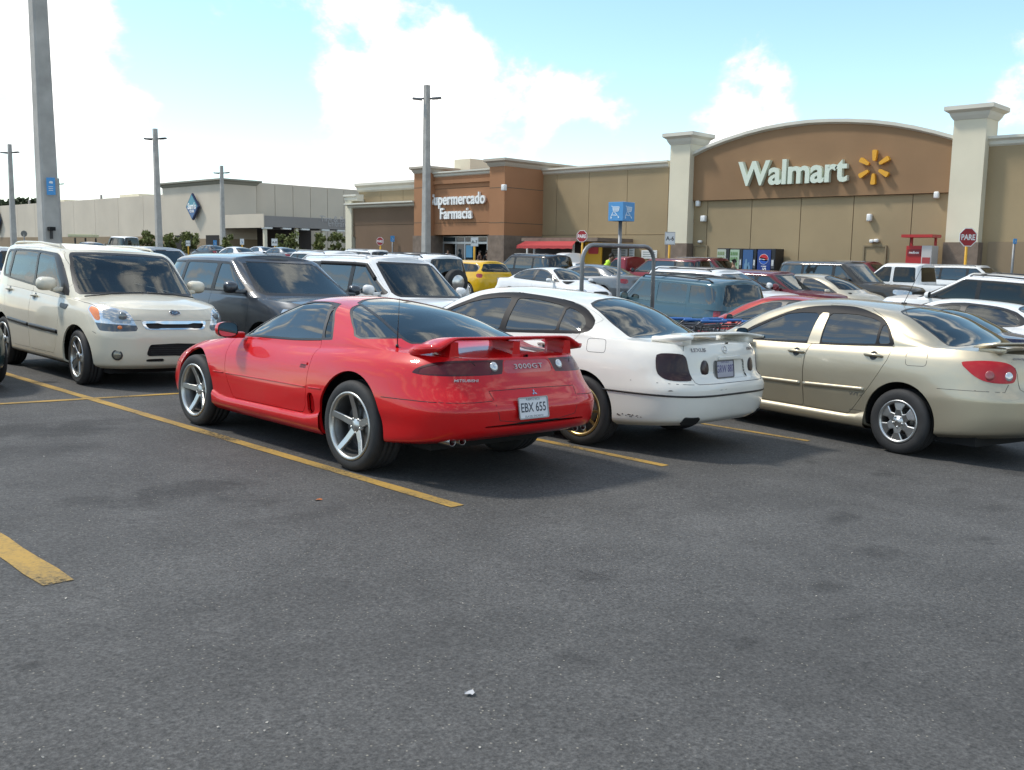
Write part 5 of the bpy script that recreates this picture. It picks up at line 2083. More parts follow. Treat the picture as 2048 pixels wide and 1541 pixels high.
# ------------------------------------------------------------------ ground
def asphalt():
    m = bpy.data.materials.new('asphalt')
    m.use_nodes = True
    nt = m.node_tree
    N, L = nt.nodes, nt.links
    b = N['Principled BSDF']
    b.inputs['Roughness'].default_value = 0.82
    b.inputs['Specular IOR Level'].default_value = 0.35
    tc = N.new('ShaderNodeTexCoord')

    def noise(scale, detail=4, rough=.55, dist=0.0):
        n = N.new('ShaderNodeTexNoise')
        n.inputs['Scale'].default_value = scale
        n.inputs['Detail'].default_value = detail
        n.inputs['Roughness'].default_value = rough
        n.inputs['Distortion'].default_value = dist
        L.new(tc.outputs['Object'], n.inputs['Vector'])
        return n.outputs['Fac']

    def mr(v, a, c, d, e):
        n = N.new('ShaderNodeMapRange')
        for k, x in zip(('From Min', 'From Max', 'To Min', 'To Max'), (a, c, d, e)):
            n.inputs[k].default_value = x
        L.new(v, n.inputs['Value'])
        return n.outputs[0]

    def mth(op, a, c):
        n = N.new('ShaderNodeMath')
        n.operation = op
        for i, v in enumerate((a, c)):
            if isinstance(v, (int, float)):
                n.inputs[i].default_value = v
            else:
                L.new(v, n.inputs[i])
        return n.outputs[0]
    big = mr(noise(.22, 5, .6, .4), .3, .7, .78, 1.22)
    mid = mr(noise(1.7, 8, .72), .3, .7, .80, 1.20)
    grain = mr(noise(75, 3, .7), .25, .75, .40, 1.60)
    vor = N.new('ShaderNodeTexVoronoi')
    vor.inputs['Scale'].default_value = 62
    L.new(tc.outputs['Object'], vor.inputs['Vector'])
    sepc = N.new('ShaderNodeSeparateColor')
    L.new(vor.outputs['Color'], sepc.inputs[0])
    speck = mth('MULTIPLY', mr(sepc.outputs[0], .90, .96, 0, 1), mr(vor.outputs['Distance'], .30, .18, 0, 1))
    grain2 = mr(noise(40, 2, .6), .3, .7, .74, 1.26)
    val = mth('MULTIPLY', mth('MULTIPLY', big, mid), mth('MULTIPLY', grain, grain2))
    # oil stains: soft dark blotches
    acc = None
    nz = noise(2.2, 6, .6)
    dst = noise(9.0, 4, .7)
    for (x, y, rx, ry, s) in STAINS:
        mp = N.new('ShaderNodeMapping')
        mp.vector_type = 'POINT'
        mp.inputs['Location'].default_value = (-x / rx, -y / ry, 0)
        mp.inputs['Scale'].default_value = (1 / rx, 1 / ry, 0)
        L.new(tc.outputs['Object'], mp.inputs['Vector'])
        ln = N.new('ShaderNodeVectorMath')
        ln.operation = 'LENGTH'
        L.new(mp.outputs[0], ln.inputs[0])
        d = mth('ADD', ln.outputs['Value'], mth('ADD', mr(nz, .3, .7, -.7, .7), mr(dst, .3, .7, -.45, .45)))
        k = mr(d, 1.25, .25, 0, s * .72)
        acc = k if acc is None else mth('MAXIMUM', acc, k)
    val = mth('MULTIPLY', val, mth('SUBTRACT', 1.0, acc))
    mx = N.new('ShaderNodeMix')
    mx.data_type = 'RGBA'
    mx.inputs[6].default_value = (0, 0, 0, 1)
    mx.inputs[7].default_value = (*ASPHALT_COL, 1)
    mx.clamp_factor = False
    L.new(val, mx.inputs[0])
    mx2 = N.new('ShaderNodeMix')
    mx2.data_type = 'RGBA'
    L.new(speck, mx2.inputs[0])
    L.new(mx.outputs[2], mx2.inputs[6])
    mx2.inputs[7].default_value = (.26, .24, .20, 1)
    L.new(mx2.outputs[2], b.inputs['Base Color'])
    bp = N.new('ShaderNodeBump')
    bp.inputs['Strength'].default_value = .55
    bp.inputs['Distance'].default_value = .006
    L.new(noise(90, 3, .7), bp.inputs['Height'])
    L.new(bp.outputs[0], b.inputs['Normal'])
    return m


ASPHALT_COL = (0.076, 0.0745, 0.072)


def gp(px, py):
    """lot coordinates of a point of the asphalt near the camera"""
    d = LOT_T.inverted().to_3x3() @ ray(px, py)
    o = LOT_T.inverted() @ Vector((0, 0, HCAM))
    p = o - d * (o.z / d.z)
    return p.x, p.y


STAINS = []
for (px, py, rx, ry, s) in ((60, 862, .75, .45, .62), (170, 850, .5, .3, .5), (365, 985, .62, .34, .55), (440, 1000, .3, .25, .45), (50, 905, .6, .3, .4),
                            (1160, 1160, .13, .1, .5), (1650, 1175, .13, .09, .5), (1620, 925, .16, .12, .55), (1770, 950, .15, .1, .5), (1910, 985, .2, .06, .4),
                            (1675, 1040, .22, .1, .5), (1765, 1108, .14, .1, .4), (1965, 1082, .15, .1, .45), (2030, 948, .2, .1, .45), (2000, 1018, .16, .1, .4),
                            (1140, 1328, .12, .1, .45), (40, 1335, .05, .04, .55), (1480, 1290, .12, .08, .4), (620, 1030, .5, .12, .25), (1700, 1240, .1, .05, .4)):
    STAINS.append((*gp(px, py), rx, ry, s))


def build_ground():
    def axis(a, b):
        v = [0.0]
        st = 1.0
        while v[-1] < b:
            st = 1.5 if v[-1] < 48 else st * 1.25
            v.append(v[-1] + st)
        n = [0.0]
        st = 1.0
        while n[-1] > a:
            st = 1.5 if n[-1] > -24 else st * 1.35
            n.append(n[-1] - st)
        return sorted(set(n + v))
    xs, ys = axis(-500, 2500), axis(-500, 2500)
    vs = [tuple(lot(x, y)) for x in xs for y in ys]
    n = len(ys)
    fs = [(i * n + j, (i + 1) * n + j, (i + 1) * n + j + 1, i * n + j + 1) for i in range(len(xs) - 1) for j in range(n - 1)]
    mb = MB().add(vs, fs, True)
    tag(mb.build('parking_lot', asphalt()), kind='structure')
    # yellow paint
    yel = pbr('yellow_road_paint', (0.46, 0.27, 0.045), .75)
    nt = yel.node_tree
    N, L = nt.nodes, nt.links
    b = N['Principled BSDF']
    tc = N.new('ShaderNodeTexCoord')
    n1 = N.new('ShaderNodeTexNoise')
    n1.inputs['Scale'].default_value = 38
    n1.inputs['Detail'].default_value = 6
    n1.inputs['Roughness'].default_value = .75
    L.new(tc.outputs['Object'], n1.inputs['Vector'])
    n2 = N.new('ShaderNodeTexNoise')
    n2.inputs['Scale'].default_value = 1.6
    n2.inputs['Detail'].default_value = 3
    L.new(tc.outputs['Object'], n2.inputs['Vector'])
    ad = N.new('ShaderNodeMath')
    ad.operation = 'ADD'
    L.new(n1.outputs['Fac'], ad.inputs[0])
    L.new(n2.outputs['Fac'], ad.inputs[1])
    mr = N.new('ShaderNodeMapRange')
    mr.inputs['From Min'].default_value = .88
    mr.inputs['From Max'].default_value = 1.16
    mr.inputs['To Max'].default_value = .85
    L.new(ad.outputs[0], mr.inputs['Value'])
    mx = N.new('ShaderNodeMix')
    mx.data_type = 'RGBA'
    L.new(mr.outputs[0], mx.inputs[0])
    mx.inputs[6].default_value = (0.40, 0.245, 0.05, 1)
    mx.inputs[7].default_value = (0.13, 0.10, 0.05, 1)
    L.new(mx.outputs[2], b.inputs['Base Color'])

    # chipped away down to the asphalt in places
    tr = N.new('ShaderNodeBsdfTransparent')
    ms = N.new('ShaderNodeMixShader')
    mr2 = N.new('ShaderNodeMapRange')
    mr2.inputs['From Min'].default_value = 1.14
    mr2.inputs['From Max'].default_value = 1.20
    mr2.inputs['To Max'].default_value = .9
    L.new(ad.outputs[0], mr2.inputs['Value'])
    L.new(mr2.outputs[0], ms.inputs[0])
    L.new(b.outputs[0], ms.inputs[1])
    L.new(tr.outputs[0], ms.inputs[2])
    L.new(ms.outputs[0], N['Material Output'].inputs['Surface'])

    def line(x0, y0, x1, y1, w, zz=.004):
        a, b2 = Vector((x0, y0)), Vector((x1, y1))
        d = (b2 - a)
        k = max(2, int(d.length / .22))
        t = d.normalized()
        nn = Vector((-t.y, t.x)) * w / 2
        vs, fs = [], []
        rg = random.Random(int(x0 * 100 + y0))
        for i in range(k + 1):
            p = a + d * i / k
            e = nn * (1 + rg.uniform(-.10, .06))
            vs += [tuple(lot(p.x - e.x, p.y - e.y, zz)), tuple(lot(p.x + e.x, p.y + e.y, zz))]
        for i in range(k):
            fs.append((2 * i, 2 * i + 1, 2 * i + 3, 2 * i + 2))
        tag(MB().add(vs, fs).build('parking_line', yel), kind='structure')
    for k, (x, y0, w) in enumerate(((-.85, 4.5, .12), (1.715, 4.56, .155), (4.27, 4.59, .11), (6.66, 4.63, .10), (9.05, 4.58, .085), (11.4, 4.6, .1), (13.8, 4.6, .1), (16.2, 4.6, .1), (18.6, 4.6, .1), (21, 4.6, .1), (23.4, 4.6, .1), (25.8, 4.6, .1), (28.2, 4.6, .1), (30.6, 4.6, .1))):
        line(x, y0, x, 10.38, w)
        line(x, 10.48, x, 16.2, w)
    line(-6, 10.43, 32, 10.43, .10, .005)
    # small litter and leaf bits, far too many to be things
    rg = random.Random(11)
    vs, fs = [], []
    for k in range(70):
        px, py = rg.uniform(0, 2048), rg.uniform(800, 1530)
        x, y = gp(px, py)
        s = rg.uniform(.003, .007) * (1.6 if rg.random() < .12 else 1)
        a = rg.uniform(0, 6.3)
        o = len(vs)
        for q in range(5):
            r_ = s * rg.uniform(.5, 1)
            vs.append(tuple(lot(x + r_ * math.cos(a + q * 1.257), y + r_ * math.sin(a + q * 1.257), .003 + rg.random() * .006)))
        fs.append(tuple(range(o, o + 5)))
    tag(MB().add(vs, fs).build('litter_specks', pbr('litter', (.36, .34, .30), .7)), kind='stuff')
    lf = MB()
    x, y = gp(637, 1001)
    lf.add([tuple(lot(x + .03 * math.cos(q), y + .016 * math.sin(q), .006 + .004 * math.sin(q * 2))) for q in np.linspace(0, 2 * math.pi, 9)[:-1]], [tuple(range(8))])
    tag(lf.build('fallen_leaf', pbr('leaf_orange', (.45, .14, .04), .7)), 'small orange fallen leaf on the bare asphalt left of the red coupe', 'leaf')
    wr = MB()
    x, y = gp(940, 1391)
    wr.add([tuple(lot(x + .02 * math.cos(q) * (1 + .3 * math.sin(3 * q)), y + .016 * math.sin(q), .006 + .008 * abs(math.sin(q * 2)))) for q in np.linspace(0, 2 * math.pi, 12)[:-1]], [tuple(range(11))])
    tag(wr.build('paper_scrap', pbr('paper', (.42, .42, .43), .7)), 'crumpled white scrap of paper alone on the open asphalt', 'litter')


# ------------------------------------------------------------------ materials of the buildings
M_TAN = pbr('tan_render', (.345, .26, .15), .9, noise=(.35, .10, 8), bump=(60, .15, .004))
M_BROWN = pbr('brown_render', (.285, .17, .088), .9, noise=(.35, .10, 8), bump=(60, .15, .004))
M_ORANGE = pbr('terracotta_render', (.36, .175, .085), .9, noise=(.35, .10, 8), bump=(60, .15, .004))
M_DKBR = pbr('dark_brown_render', (.165, .105, .065), .9, noise=(.35, .10, 8), bump=(60, .15, .004))
M_CREAM = pbr('cream_render', (.70, .64, .49), .85, noise=(.5, .06, 8), bump=(60, .15, .004))
M_CAP = pbr('parapet_cap_cream', (.66, .63, .54), .8, noise=(.8, .06))
M_STONE = pbr('stone_base', (.20, .15, .115), .9, noise=(2.5, .22, 6), bump=(6, .5, .03))
M_JOINT = pbr('joint_brown', (.13, .10, .065), .9)  # dark brown of the wall joints and grooves
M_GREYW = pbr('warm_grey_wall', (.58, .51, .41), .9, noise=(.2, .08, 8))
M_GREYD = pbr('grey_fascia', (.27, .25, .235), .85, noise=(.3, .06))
M_TANLOW = pbr('brown_base_band', (.27, .20, .125), .9, noise=(.3, .08))
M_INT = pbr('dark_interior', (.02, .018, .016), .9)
M_STEEL = pbr('brushed_frame', (.55, .55, .55), .4, .6)
M_GALV = pbr('galvanised_steel', (.22, .225, .23), .5, .55, noise=(6, .15))
M_CONC = pbr('concrete_pole', (.40, .385, .355), .85, noise=(2.2, .16, 10), bump=(25, .2, .004))
M_YPOST = pbr('yellow_post', (.62, .33, .02), .55)
M_SIGNRED = pbr('sign_red', (.32, .012, .018), .45)
M_SIGNW = pbr('sign_white', (.78, .78, .76), .45)
M_SIGNB = pbr('sign_blue', (.05, .26, .56), .4)
M_SIGNL = pbr('sign_letters_black', (.015, .015, .015), .5)
M_LETTER = pbr('channel_letter_white', (.86, .86, .84), .35)
M_MINT = pbr('channel_letter_mint', (.66, .72, .60), .35)
M_SPARK = pbr('spark_yellow', (.75, .36, .02), .4)
M_GLASSD = pbr('shop_glass', (.022, .035, .042), .06, spec=.6)

WX = 45.0                       # plane of the store front
WF_ROT = None


def kf(px):
    d = ray(px, 460)
    return d.y / d.x


def fy(px, X):
    return X * kf(px)


def fz(px, py, X):
    return at_x(px, py, X).z


def slab(parent, name, mat, X0, X1, ya, yb, z0, z1):
    """upright block between depths X0 < X1"""
    mb = MB()
    mb.box(((X0 + X1) / 2, (ya + yb) / 2, (z0 + z1) / 2), (X1 - X0, abs(yb - ya), z1 - z0))
    return mb.build(name, mat, parent)


def cornice(parent, X, ya, yb, z, h, out, depth=.5, ret=0.0, mat=None):
    """stepped parapet cap: z is its top"""
    mb = MB()
    y0, y1 = min(ya, yb) - ret, max(ya, yb) + ret
    prof = [(0, -h), (-out * .35, -h * .82), (-out * .45, -h * .5), (-out * .85, -h * .32), (-out, -h * .28), (-out, 0), (depth, 0), (depth, -h)]
    mb.prism([(X + a, z + b) for a, b in prof], y0, y1, 'Y')
    return mb.build('parapet_cap', mat or M_CAP, parent)


def cap4(parent, X0, X1, ya, yb, z, h, out, mat=None):
    """flared cap on all four sides of a pillar"""
    mb = MB()
    y0, y1 = min(ya, yb), max(ya, yb)
    lv = [(.02, -h), (out * .35, -h * .72), (out * .5, -h * .5), (out * .9, -h * .34), (out, -h * .30), (out, 0)]
    vs, fs = [], []
    for (o, dz) in lv:
        vs += [(X0 - o, y0 - o, z + dz), (X1 + o, y0 - o, z + dz), (X1 + o, y1 + o, z + dz), (X0 - o, y1 + o, z + dz)]
    for i in range(len(lv) - 1):
        for k in range(4):
            fs.append((i * 4 + k, i * 4 + (k + 1) % 4, i * 4 + 4 + (k + 1) % 4, i * 4 + 4 + k))
    fs.append((0, 1, 2, 3))
    n = (len(lv) - 1) * 4
    fs.append((n, n + 1, n + 2, n + 3))
    mb.add(vs, fs)
    return mb.build('pillar_cap', mat or M_CAP, parent)


def fm(y, z, X):
    """matrix of a flat thing on the store front, facing the lot"""
    return frame_m((X, y, z), (0, -1, 0), (0, 0, 1))


def build_store():
    X = WX
    st = thing('store_building', 'tan supermarket building with an arched brown sign wall and cream pillars', 'store', (X, fy(1500, X), 0))
    st_inv = Matrix.Translation((-X, -fy(1500, X), 0))

    class P:   # parent proxy: geometry is written in world coordinates
        pass
    g0 = -1.2
    base = lambda px: fz(px, 545, X)

    def W(name, mat, X0, X1, pxa, pxb, z0, z1, Xp=None):
        o = slab(st, name, mat, X0, X1, fy(pxa, Xp or X0), fy(pxb, Xp or X0), z0, z1)
        o.matrix_basis = st_inv
        return o

    def fix(o):
        o.matrix_basis = st_inv
        return o
    # right wing
    zt = fz(2000, 277, X)
    yR = fy(1950, X)
    y_end = fy(2048, X) - 26
    fix(slab(st, 'wall', M_TAN, X, X + 12, y_end, yR, g0, zt))
    fix(cornice(st, X, y_end, yR - .02, zt + .10, .42, .22))
    fix(slab(st, 'stone_base', M_TANLOW, X - .05, X - .001, y_end, yR - .6, g0, fz(1990, 484, X)))
    # arched sign wall
    ya, yb = fy(1362, X), fy(1905, X)
    arch_px = [(1362, 326), (1378, 318), (1412, 301), (1450, 286), (1490, 273), (1530, 263), (1570, 256), (1610, 251), (1650, 249), (1690, 249), (1735, 251), (1780, 256), (1820, 263), (1860, 272), (1897, 282), (1910, 286)]
    top = [(fy(a, X), fz(a, b, X)) for a, b in arch_px]
    zb0, zb1 = fz(1378, 403, X), fz(1893, 386, X)
    zb = (zb0 + zb1) / 2
    mb = MB()
    mb.prism([(top[-1][0], zb)] + top[::-1] + [(top[0][0], zb)], X - .18, X + .6, 'X')
    fix(mb.build('arch_wall', M_BROWN, st))
    mb = MB()
    n = len(top)
    vs, fs = [], []
    for (y, z) in top:
        for (dx, dz) in ((-.20, -.03), (-.36, .05), (-.36, .20), (.8, .20), (.8, -.03)):
            vs.append((X + dx, y, z + dz))
    for i in range(n - 1):
        for k in range(5):
            fs.append((i * 5 + k, i * 5 + (k + 1) % 5, i * 5 + 5 + (k + 1) % 5, i * 5 + 5 + k))
    fs += [tuple(range(5)), tuple((n - 1) * 5 + k for k in range(5))]
    mb.add(vs, fs)
    fix(mb.build('arch_cap', M_CAP, st))
    # lower tan panels, one by one, with recessed joints
    pj = [1362, 1414, 1502, 1600, 1705, 1822, 1905]
    for a, b in zip(pj[:-1], pj[1:]):
        y0, y1 = fy(a, X), fy(b, X)
        fix(slab(st, 'wall_panel', M_TAN, X - .02, X + .5, y1 + .018, y0 - .018, g0, zb - .02))
    fix(slab(st, 'panel_backing', M_JOINT, X + .03, X + .45, yb, ya, g0, zb))
    # pillars
    for (p0, p1, ptop, pcap, zs, Xf) in ((1335, 1374, 267, 290, 487, X - .6), (1892, 1957, 213, 240, 485, X - .5)):
        y0, y1 = fy(p0, Xf), fy(p1, Xf)
        pm = (p0 + p1) / 2
        z1 = fz(pm, ptop, Xf)
        z_s = fz(pm, zs, Xf)
        hc = z1 - fz(pm, pcap, Xf)
        fix(slab(st, 'pillar', M_CREAM, Xf, X + .9, y1, y0, z_s, z1 - hc))
        fix(slab(st, 'stone_base', M_STONE, Xf - .06, X + .9, y1 - .06, y0 + .06, g0, z_s))
        fix(cap4(st, Xf, X + .9, y1, y0, z1, hc, .34))
    # long wall between the terracotta block and the arch
    zt = (fz(1085, 341, X) + fz(1330, 327, X)) / 2
    pj = [1040, 1112, 1176, 1252, 1334]
    for a, b in zip(pj[:-1], pj[1:]):
        fix(slab(st, 'wall_panel', M_TAN, X, X + 12, fy(b, X) + .015, fy(a, X) - .015, fz(1200, 470, X), zt))
    fix(slab(st, 'panel_backing', M_JOINT, X + .04, X + 11.9, fy(1334, X), fy(1040, X), g0, zt - .1))
    fix(slab(st, 'wall_panel', M_TAN, X - .06, X + .3, fy(1334, X), fy(1040, X), g0, fz(1200, 470, X) - .03))
    fix(cornice(st, X, fy(1334, X), fy(1040, X), zt + .10, .36, .22))
    # terracotta entrance block
    XT = X * kf(1085) / kf(1008)
    XC = XT + .45
    z_st = fz(1000, 471, XT)
    yt0, yt1 = fy(978, XT), fy(1008, XT)
    z1 = fz(995, 331, XT)
    fix(slab(st, 'entrance_tower', M_ORANGE, XT, X + 3, yt1, yt0, z_st, z1))
    fix(slab(st, 'stone_base', M_STONE, XT - .06, X + .02, yt1 - .06, yt0 + .06, g0, z_st))
    fix(cap4(st, XT, X + 3, yt1, yt0, z1 + .38, .45, .28, pbr('cap_two_tone', (.48, .42, .34), .8)))
    yl0, yl1 = fy(828, XT), fy(858, XT)
    z2 = fz(845, 345, XT)
    fix(slab(st, 'entrance_tower', M_ORANGE, XT, X + 3, yl1, yl0, z_st, z2))
    fix(slab(st, 'stone_base', M_STONE, XT - .06, X + .02, yl1 - .06, yl0 + .06, g0, z_st))
    fix(cap4(st, XT, X + 3, yl1, yl0, z2 + .36, .42, .26, pbr('cap_two_tone', (.48, .42, .34), .8)))
    zt2 = fz(930, 345, XC)
    zo = fz(930, 470, XC)
    for za, zb_ in ((zo, fz(930, 446, XC) - .015), (fz(930, 446, XC) + .015, fz(930, 376, XC) - .015), (fz(930, 376, XC) + .015, zt2)):
        fix(slab(st, 'wall_panel', M_ORANGE, XC, X + 3, yt0, yl1, za, zb_))
    fix(slab(st, 'panel_backing', M_JOINT, XC + .04, X + 2.9, yt0, yl1, zo, zt2 - .05))
    fix(cornice(st, XC, yt0 + .01, yl1 - .01, zt2 + .12, .32, .22))
    fix(slab(st, 'ledge', M_ORANGE, XC - .12, XC - .001, yt0 + .01, yl1 - .01, zt2 - .65, zt2 - .42))
    # groove lines on the two orange piers
    for (y0, y1, tpx) in ((yt0, yt1, 990), (yl0, yl1, 843)):
        for py in (446, 376):
            z = fz(tpx, py, XT)
            fix(slab(st, 'groove', M_JOINT, XT - .004, XT + .001, y1, y0, z - .02, z + .02))
    yq = yt1
    for py in (446, 376):
        z = fz(990, py, XT)
        mb = MB().box(((XT + X) / 2, yq - .001, z), (X - XT, .006, .04))
        fix(mb.build('groove', M_JOINT, st))
    # entrance: dark vestibule, frames, doors
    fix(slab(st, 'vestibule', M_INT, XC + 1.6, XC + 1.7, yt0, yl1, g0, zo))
    XE = XC + .7
    e0, e1 = fy(868, XE), fy(976, XE)
    pz = lambda py: fz(920, py, XE)
    for a in (870, 886, 912, 930, 950, 975):
        y = fy(a, XE)
        fix(slab(st, 'door_frame', M_STEEL, XE, XE + .08, y - .045, y + .045, g0, zo - .08))
    for py, h in ((474, .06), (486, .14)):
        fix(slab(st, 'door_frame', M_STEEL, XE - .01, XE + .07, e1, e0, pz(py) - h / 2, pz(py) + h / 2))
    for a, b in ((870, 886), (912, 930), (930, 950)):
        fix(slab(st, 'door_pane', M_GLASSD, XE + .02, XE + .04, fy(b, XE) + .05, fy(a, XE) - .05, g0, pz(488)))
    for a, b in ((870, 886), (886, 912), (912, 930), (930, 950), (950, 975)):
        fix(slab(st, 'transom_pane', M_GLASSD, XE + .02, XE + .04, fy(b, XE) + .05, fy(a, XE) - .05, pz(485) + .08, zo - .1))
    fix(slab(st, 'door_poster', pbr('poster_blue', (.16, .42, .62), .5), XE - .03, XE - .015, fy(946, XE), fy(933, XE), pz(515), pz(491)))
    fix(slab(st, 'roof_unit', M_CREAM, XC + 2.0, XC + 4.5, fy(893, XC), fy(862, XC), zt2, zt2 + 1.1))
    # brown restaurant wing with shop windows
    XB = XT + .35
    zl = fz(770, 410, XB)
    zw = fz(770, 474, XB)
    y0, y1 = fy(706, XB), yl0
    for za, zb_ in ((zw, fz(770, 450, XB) - .015), (fz(770, 450, XB) + .015, zl)):
        fix(slab(st, 'wall_panel', M_DKBR, XB, X + 4, y1, y0, za, zb_))
    fix(slab(st, 'panel_backing', M_JOINT, XB + .04, X + 3.9, y1, y0, zw, zl))
    fix(cornice(st, XB, y1 + .01, y0 + .4, zl + .16, .34, .5))
    XU = XB + 1.0
    zu = fz(770, 372, XU)
    pj = [718, 762, 806, 832]
    for a, b in zip(pj[:-1], pj[1:]):
        fix(slab(st, 'wall_panel', M_TAN, XU, X + 5, fy(b, XU) + .015, fy(a, XU) - .015, zl, zu))
    fix(slab(st, 'panel_backing', M_JOINT, XU + .04, X + 4.9, fy(832, XU), fy(718, XU), zl, zu - .05))
    fix(cornice(st, XU, yl0 + .02, fy(716, XU), zu + .25, .6, .32))
    XS = XB + .18
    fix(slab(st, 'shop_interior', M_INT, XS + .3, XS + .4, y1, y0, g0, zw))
    fix(slab(st, 'wall', M_DKBR, XS + .45, X + 4, y1, y0, g0, zw))
    fix(slab(st, 'wall', M_DKBR, XB, XB + .5, y1 - .01, fy(711, XB), g0, zw))
    sp = [712, 728, 745, 760, 777, 795, 812, 829]
    for a in sp:
        y = fy(a, XS)
        fix(slab(st, 'window_frame', M_STEEL, XS, XS + .10, y - .04, y + .04, g0, zw - .08))
    fix(slab(st, 'window_frame', M_STEEL, XS - .02, XS + .10, fy(829, XS), fy(712, XS), zw - .12, zw))
    for a, b in zip(sp[:-1], sp[1:]):
        fix(slab(st, 'window_pane', M_GLASSD, XS + .04, XS + .06, fy(b, XS) + .045, fy(a, XS) - .045, g0, zw - .13))
    # round panda-free sign disc in the window: a white ring with a dark middle
    yc, zc = fy(787, XS), fz(787, 487, XS)
    mb = MB()
    mb.lathe([(.30, 0), (.44, 0), (.44, .02), (.30, .02)], 'X', 28, (XS - .02, yc, zc), closed=True)
    fix(mb.build('window_disc_sign', M_SIGNW, st))
    mb = MB().lathe([(.0, 0), (.16, 0), (.16, .02)], 'X', 20, (XS - .02, yc, zc))
    fix(mb.build('window_disc_sign', M_SIGNW, st))
    # cream end pillar
    XN = XB - .15
    fix(slab(st, 'pillar', M_CREAM, XN, X + 6, fy(703, XN), fy(691, XN), g0, fz(697, 397, XN)))
    fix(cornice(st, XN, fy(716, XN), fy(691, XN), fz(697, 393, XN) + .1, .45, .2))
    fix(slab(st, 'wall', M_CREAM, XU + .2, X + 5, fy(718, XU), fy(700, XU), zl, fz(705, 399, XU)))
    # lettering, letter by letter
    for s, px, py, hpx in (('Supermercado', 916, 400, 23), ('Farmacia', 914, 429, 22)):
        size = (fz(px, py - hpx / 2, XC) - fz(px, py + hpx / 2, XC)) * 1.40
        o = text('sign_letter', s, size, M_LETTER, st, st_inv @ fm(fy(px, XC), fz(px, py, XC) + .02, XC - .10), .07, size * .022, sx=.86, spacing=1.02)
        o['split'] = 1
    px, py = 1582, 347
    Xw = X - .18
    size = (fz(px, 322, Xw) - fz(px, 372, Xw)) * 1.36
    o = text('sign_letter', 'Walmart', size, M_MINT, st, st_inv @ fm(fy(1580, Xw), fz(1580, 347, Xw), Xw - .14), .12, size * .026, sx=.985, spacing=.98)
    o['split'] = 1
    yc, zc = fy(1743.5, Xw), fz(1743.5, 336, Xw)
    rp = (fz(1743, 302, Xw) - fz(1743, 371, Xw)) / 2
    for k in range(6):
        a = math.pi / 2 + k * math.pi / 3
        mb = MB()
        M = fm(yc, zc, Xw) @ Matrix.Rotation(a, 4, 'Z')
        r0, r1 = rp * .36, rp * 1.0
        mb.prism(round_poly([(r0, -rp * .085), (r1, -rp * .155), (r1, rp * .155), (r0, rp * .085)], rp * .10, 4), .06, .24, 'Z', M)
        fix(mb.build('spark_petal', M_SPARK, st))
    # small fixtures on the walls: cameras, floodlights, doors
    for (px, py, w, h) in ((1397, 408, .22, .30), (1409, 438, .30, .32), (1871, 391, .22, .30), (1740, 436, .22, .34), (1010, 376, .30, .36), (1404, 484, .2, .14), (1748, 483, .2, .16), (1757, 482, .2, .16)):
        Xq = XT if px == 1010 else X
        mb = MB()
        mb.box((Xq - .14, fy(px, Xq), fz(px, py, Xq)), (.22, w, h), None, .05, True)
        mb.tube([(Xq - .1, fy(px, Xq), fz(px, py, Xq) + h * .3), (Xq + .02, fy(px, Xq), fz(px, py, Xq) + h * .3)], .04, 6)
        fix(mb.build('wall_fixture', M_SIGNW, st))
    for a, b, py in ((1393, 1416, 494), (1733, 1774, 494)):
        y0, y1 = fy(a, X), fy(b, X)
        z = fz((a + b) / 2, py, X)
        fix(slab(st, 'service_door', M_TAN, X - .05, X - .021, y1, y0, g0, z))
        mb = MB()
        for (ya_, yb_, za, zb_) in ((y1, y0, z, z + .07), (y1 - .07, y1, g0, z + .07), (y0, y0 + .07, g0, z + .07)):
            mb.box((X - .05, (ya_ + yb_) / 2, (za + zb_) / 2), (.10, yb_ - ya_, zb_ - za))
        fix(mb.build('door_frame', pbr('door_surround', (.26, .205, .125), .9), st))
    return st


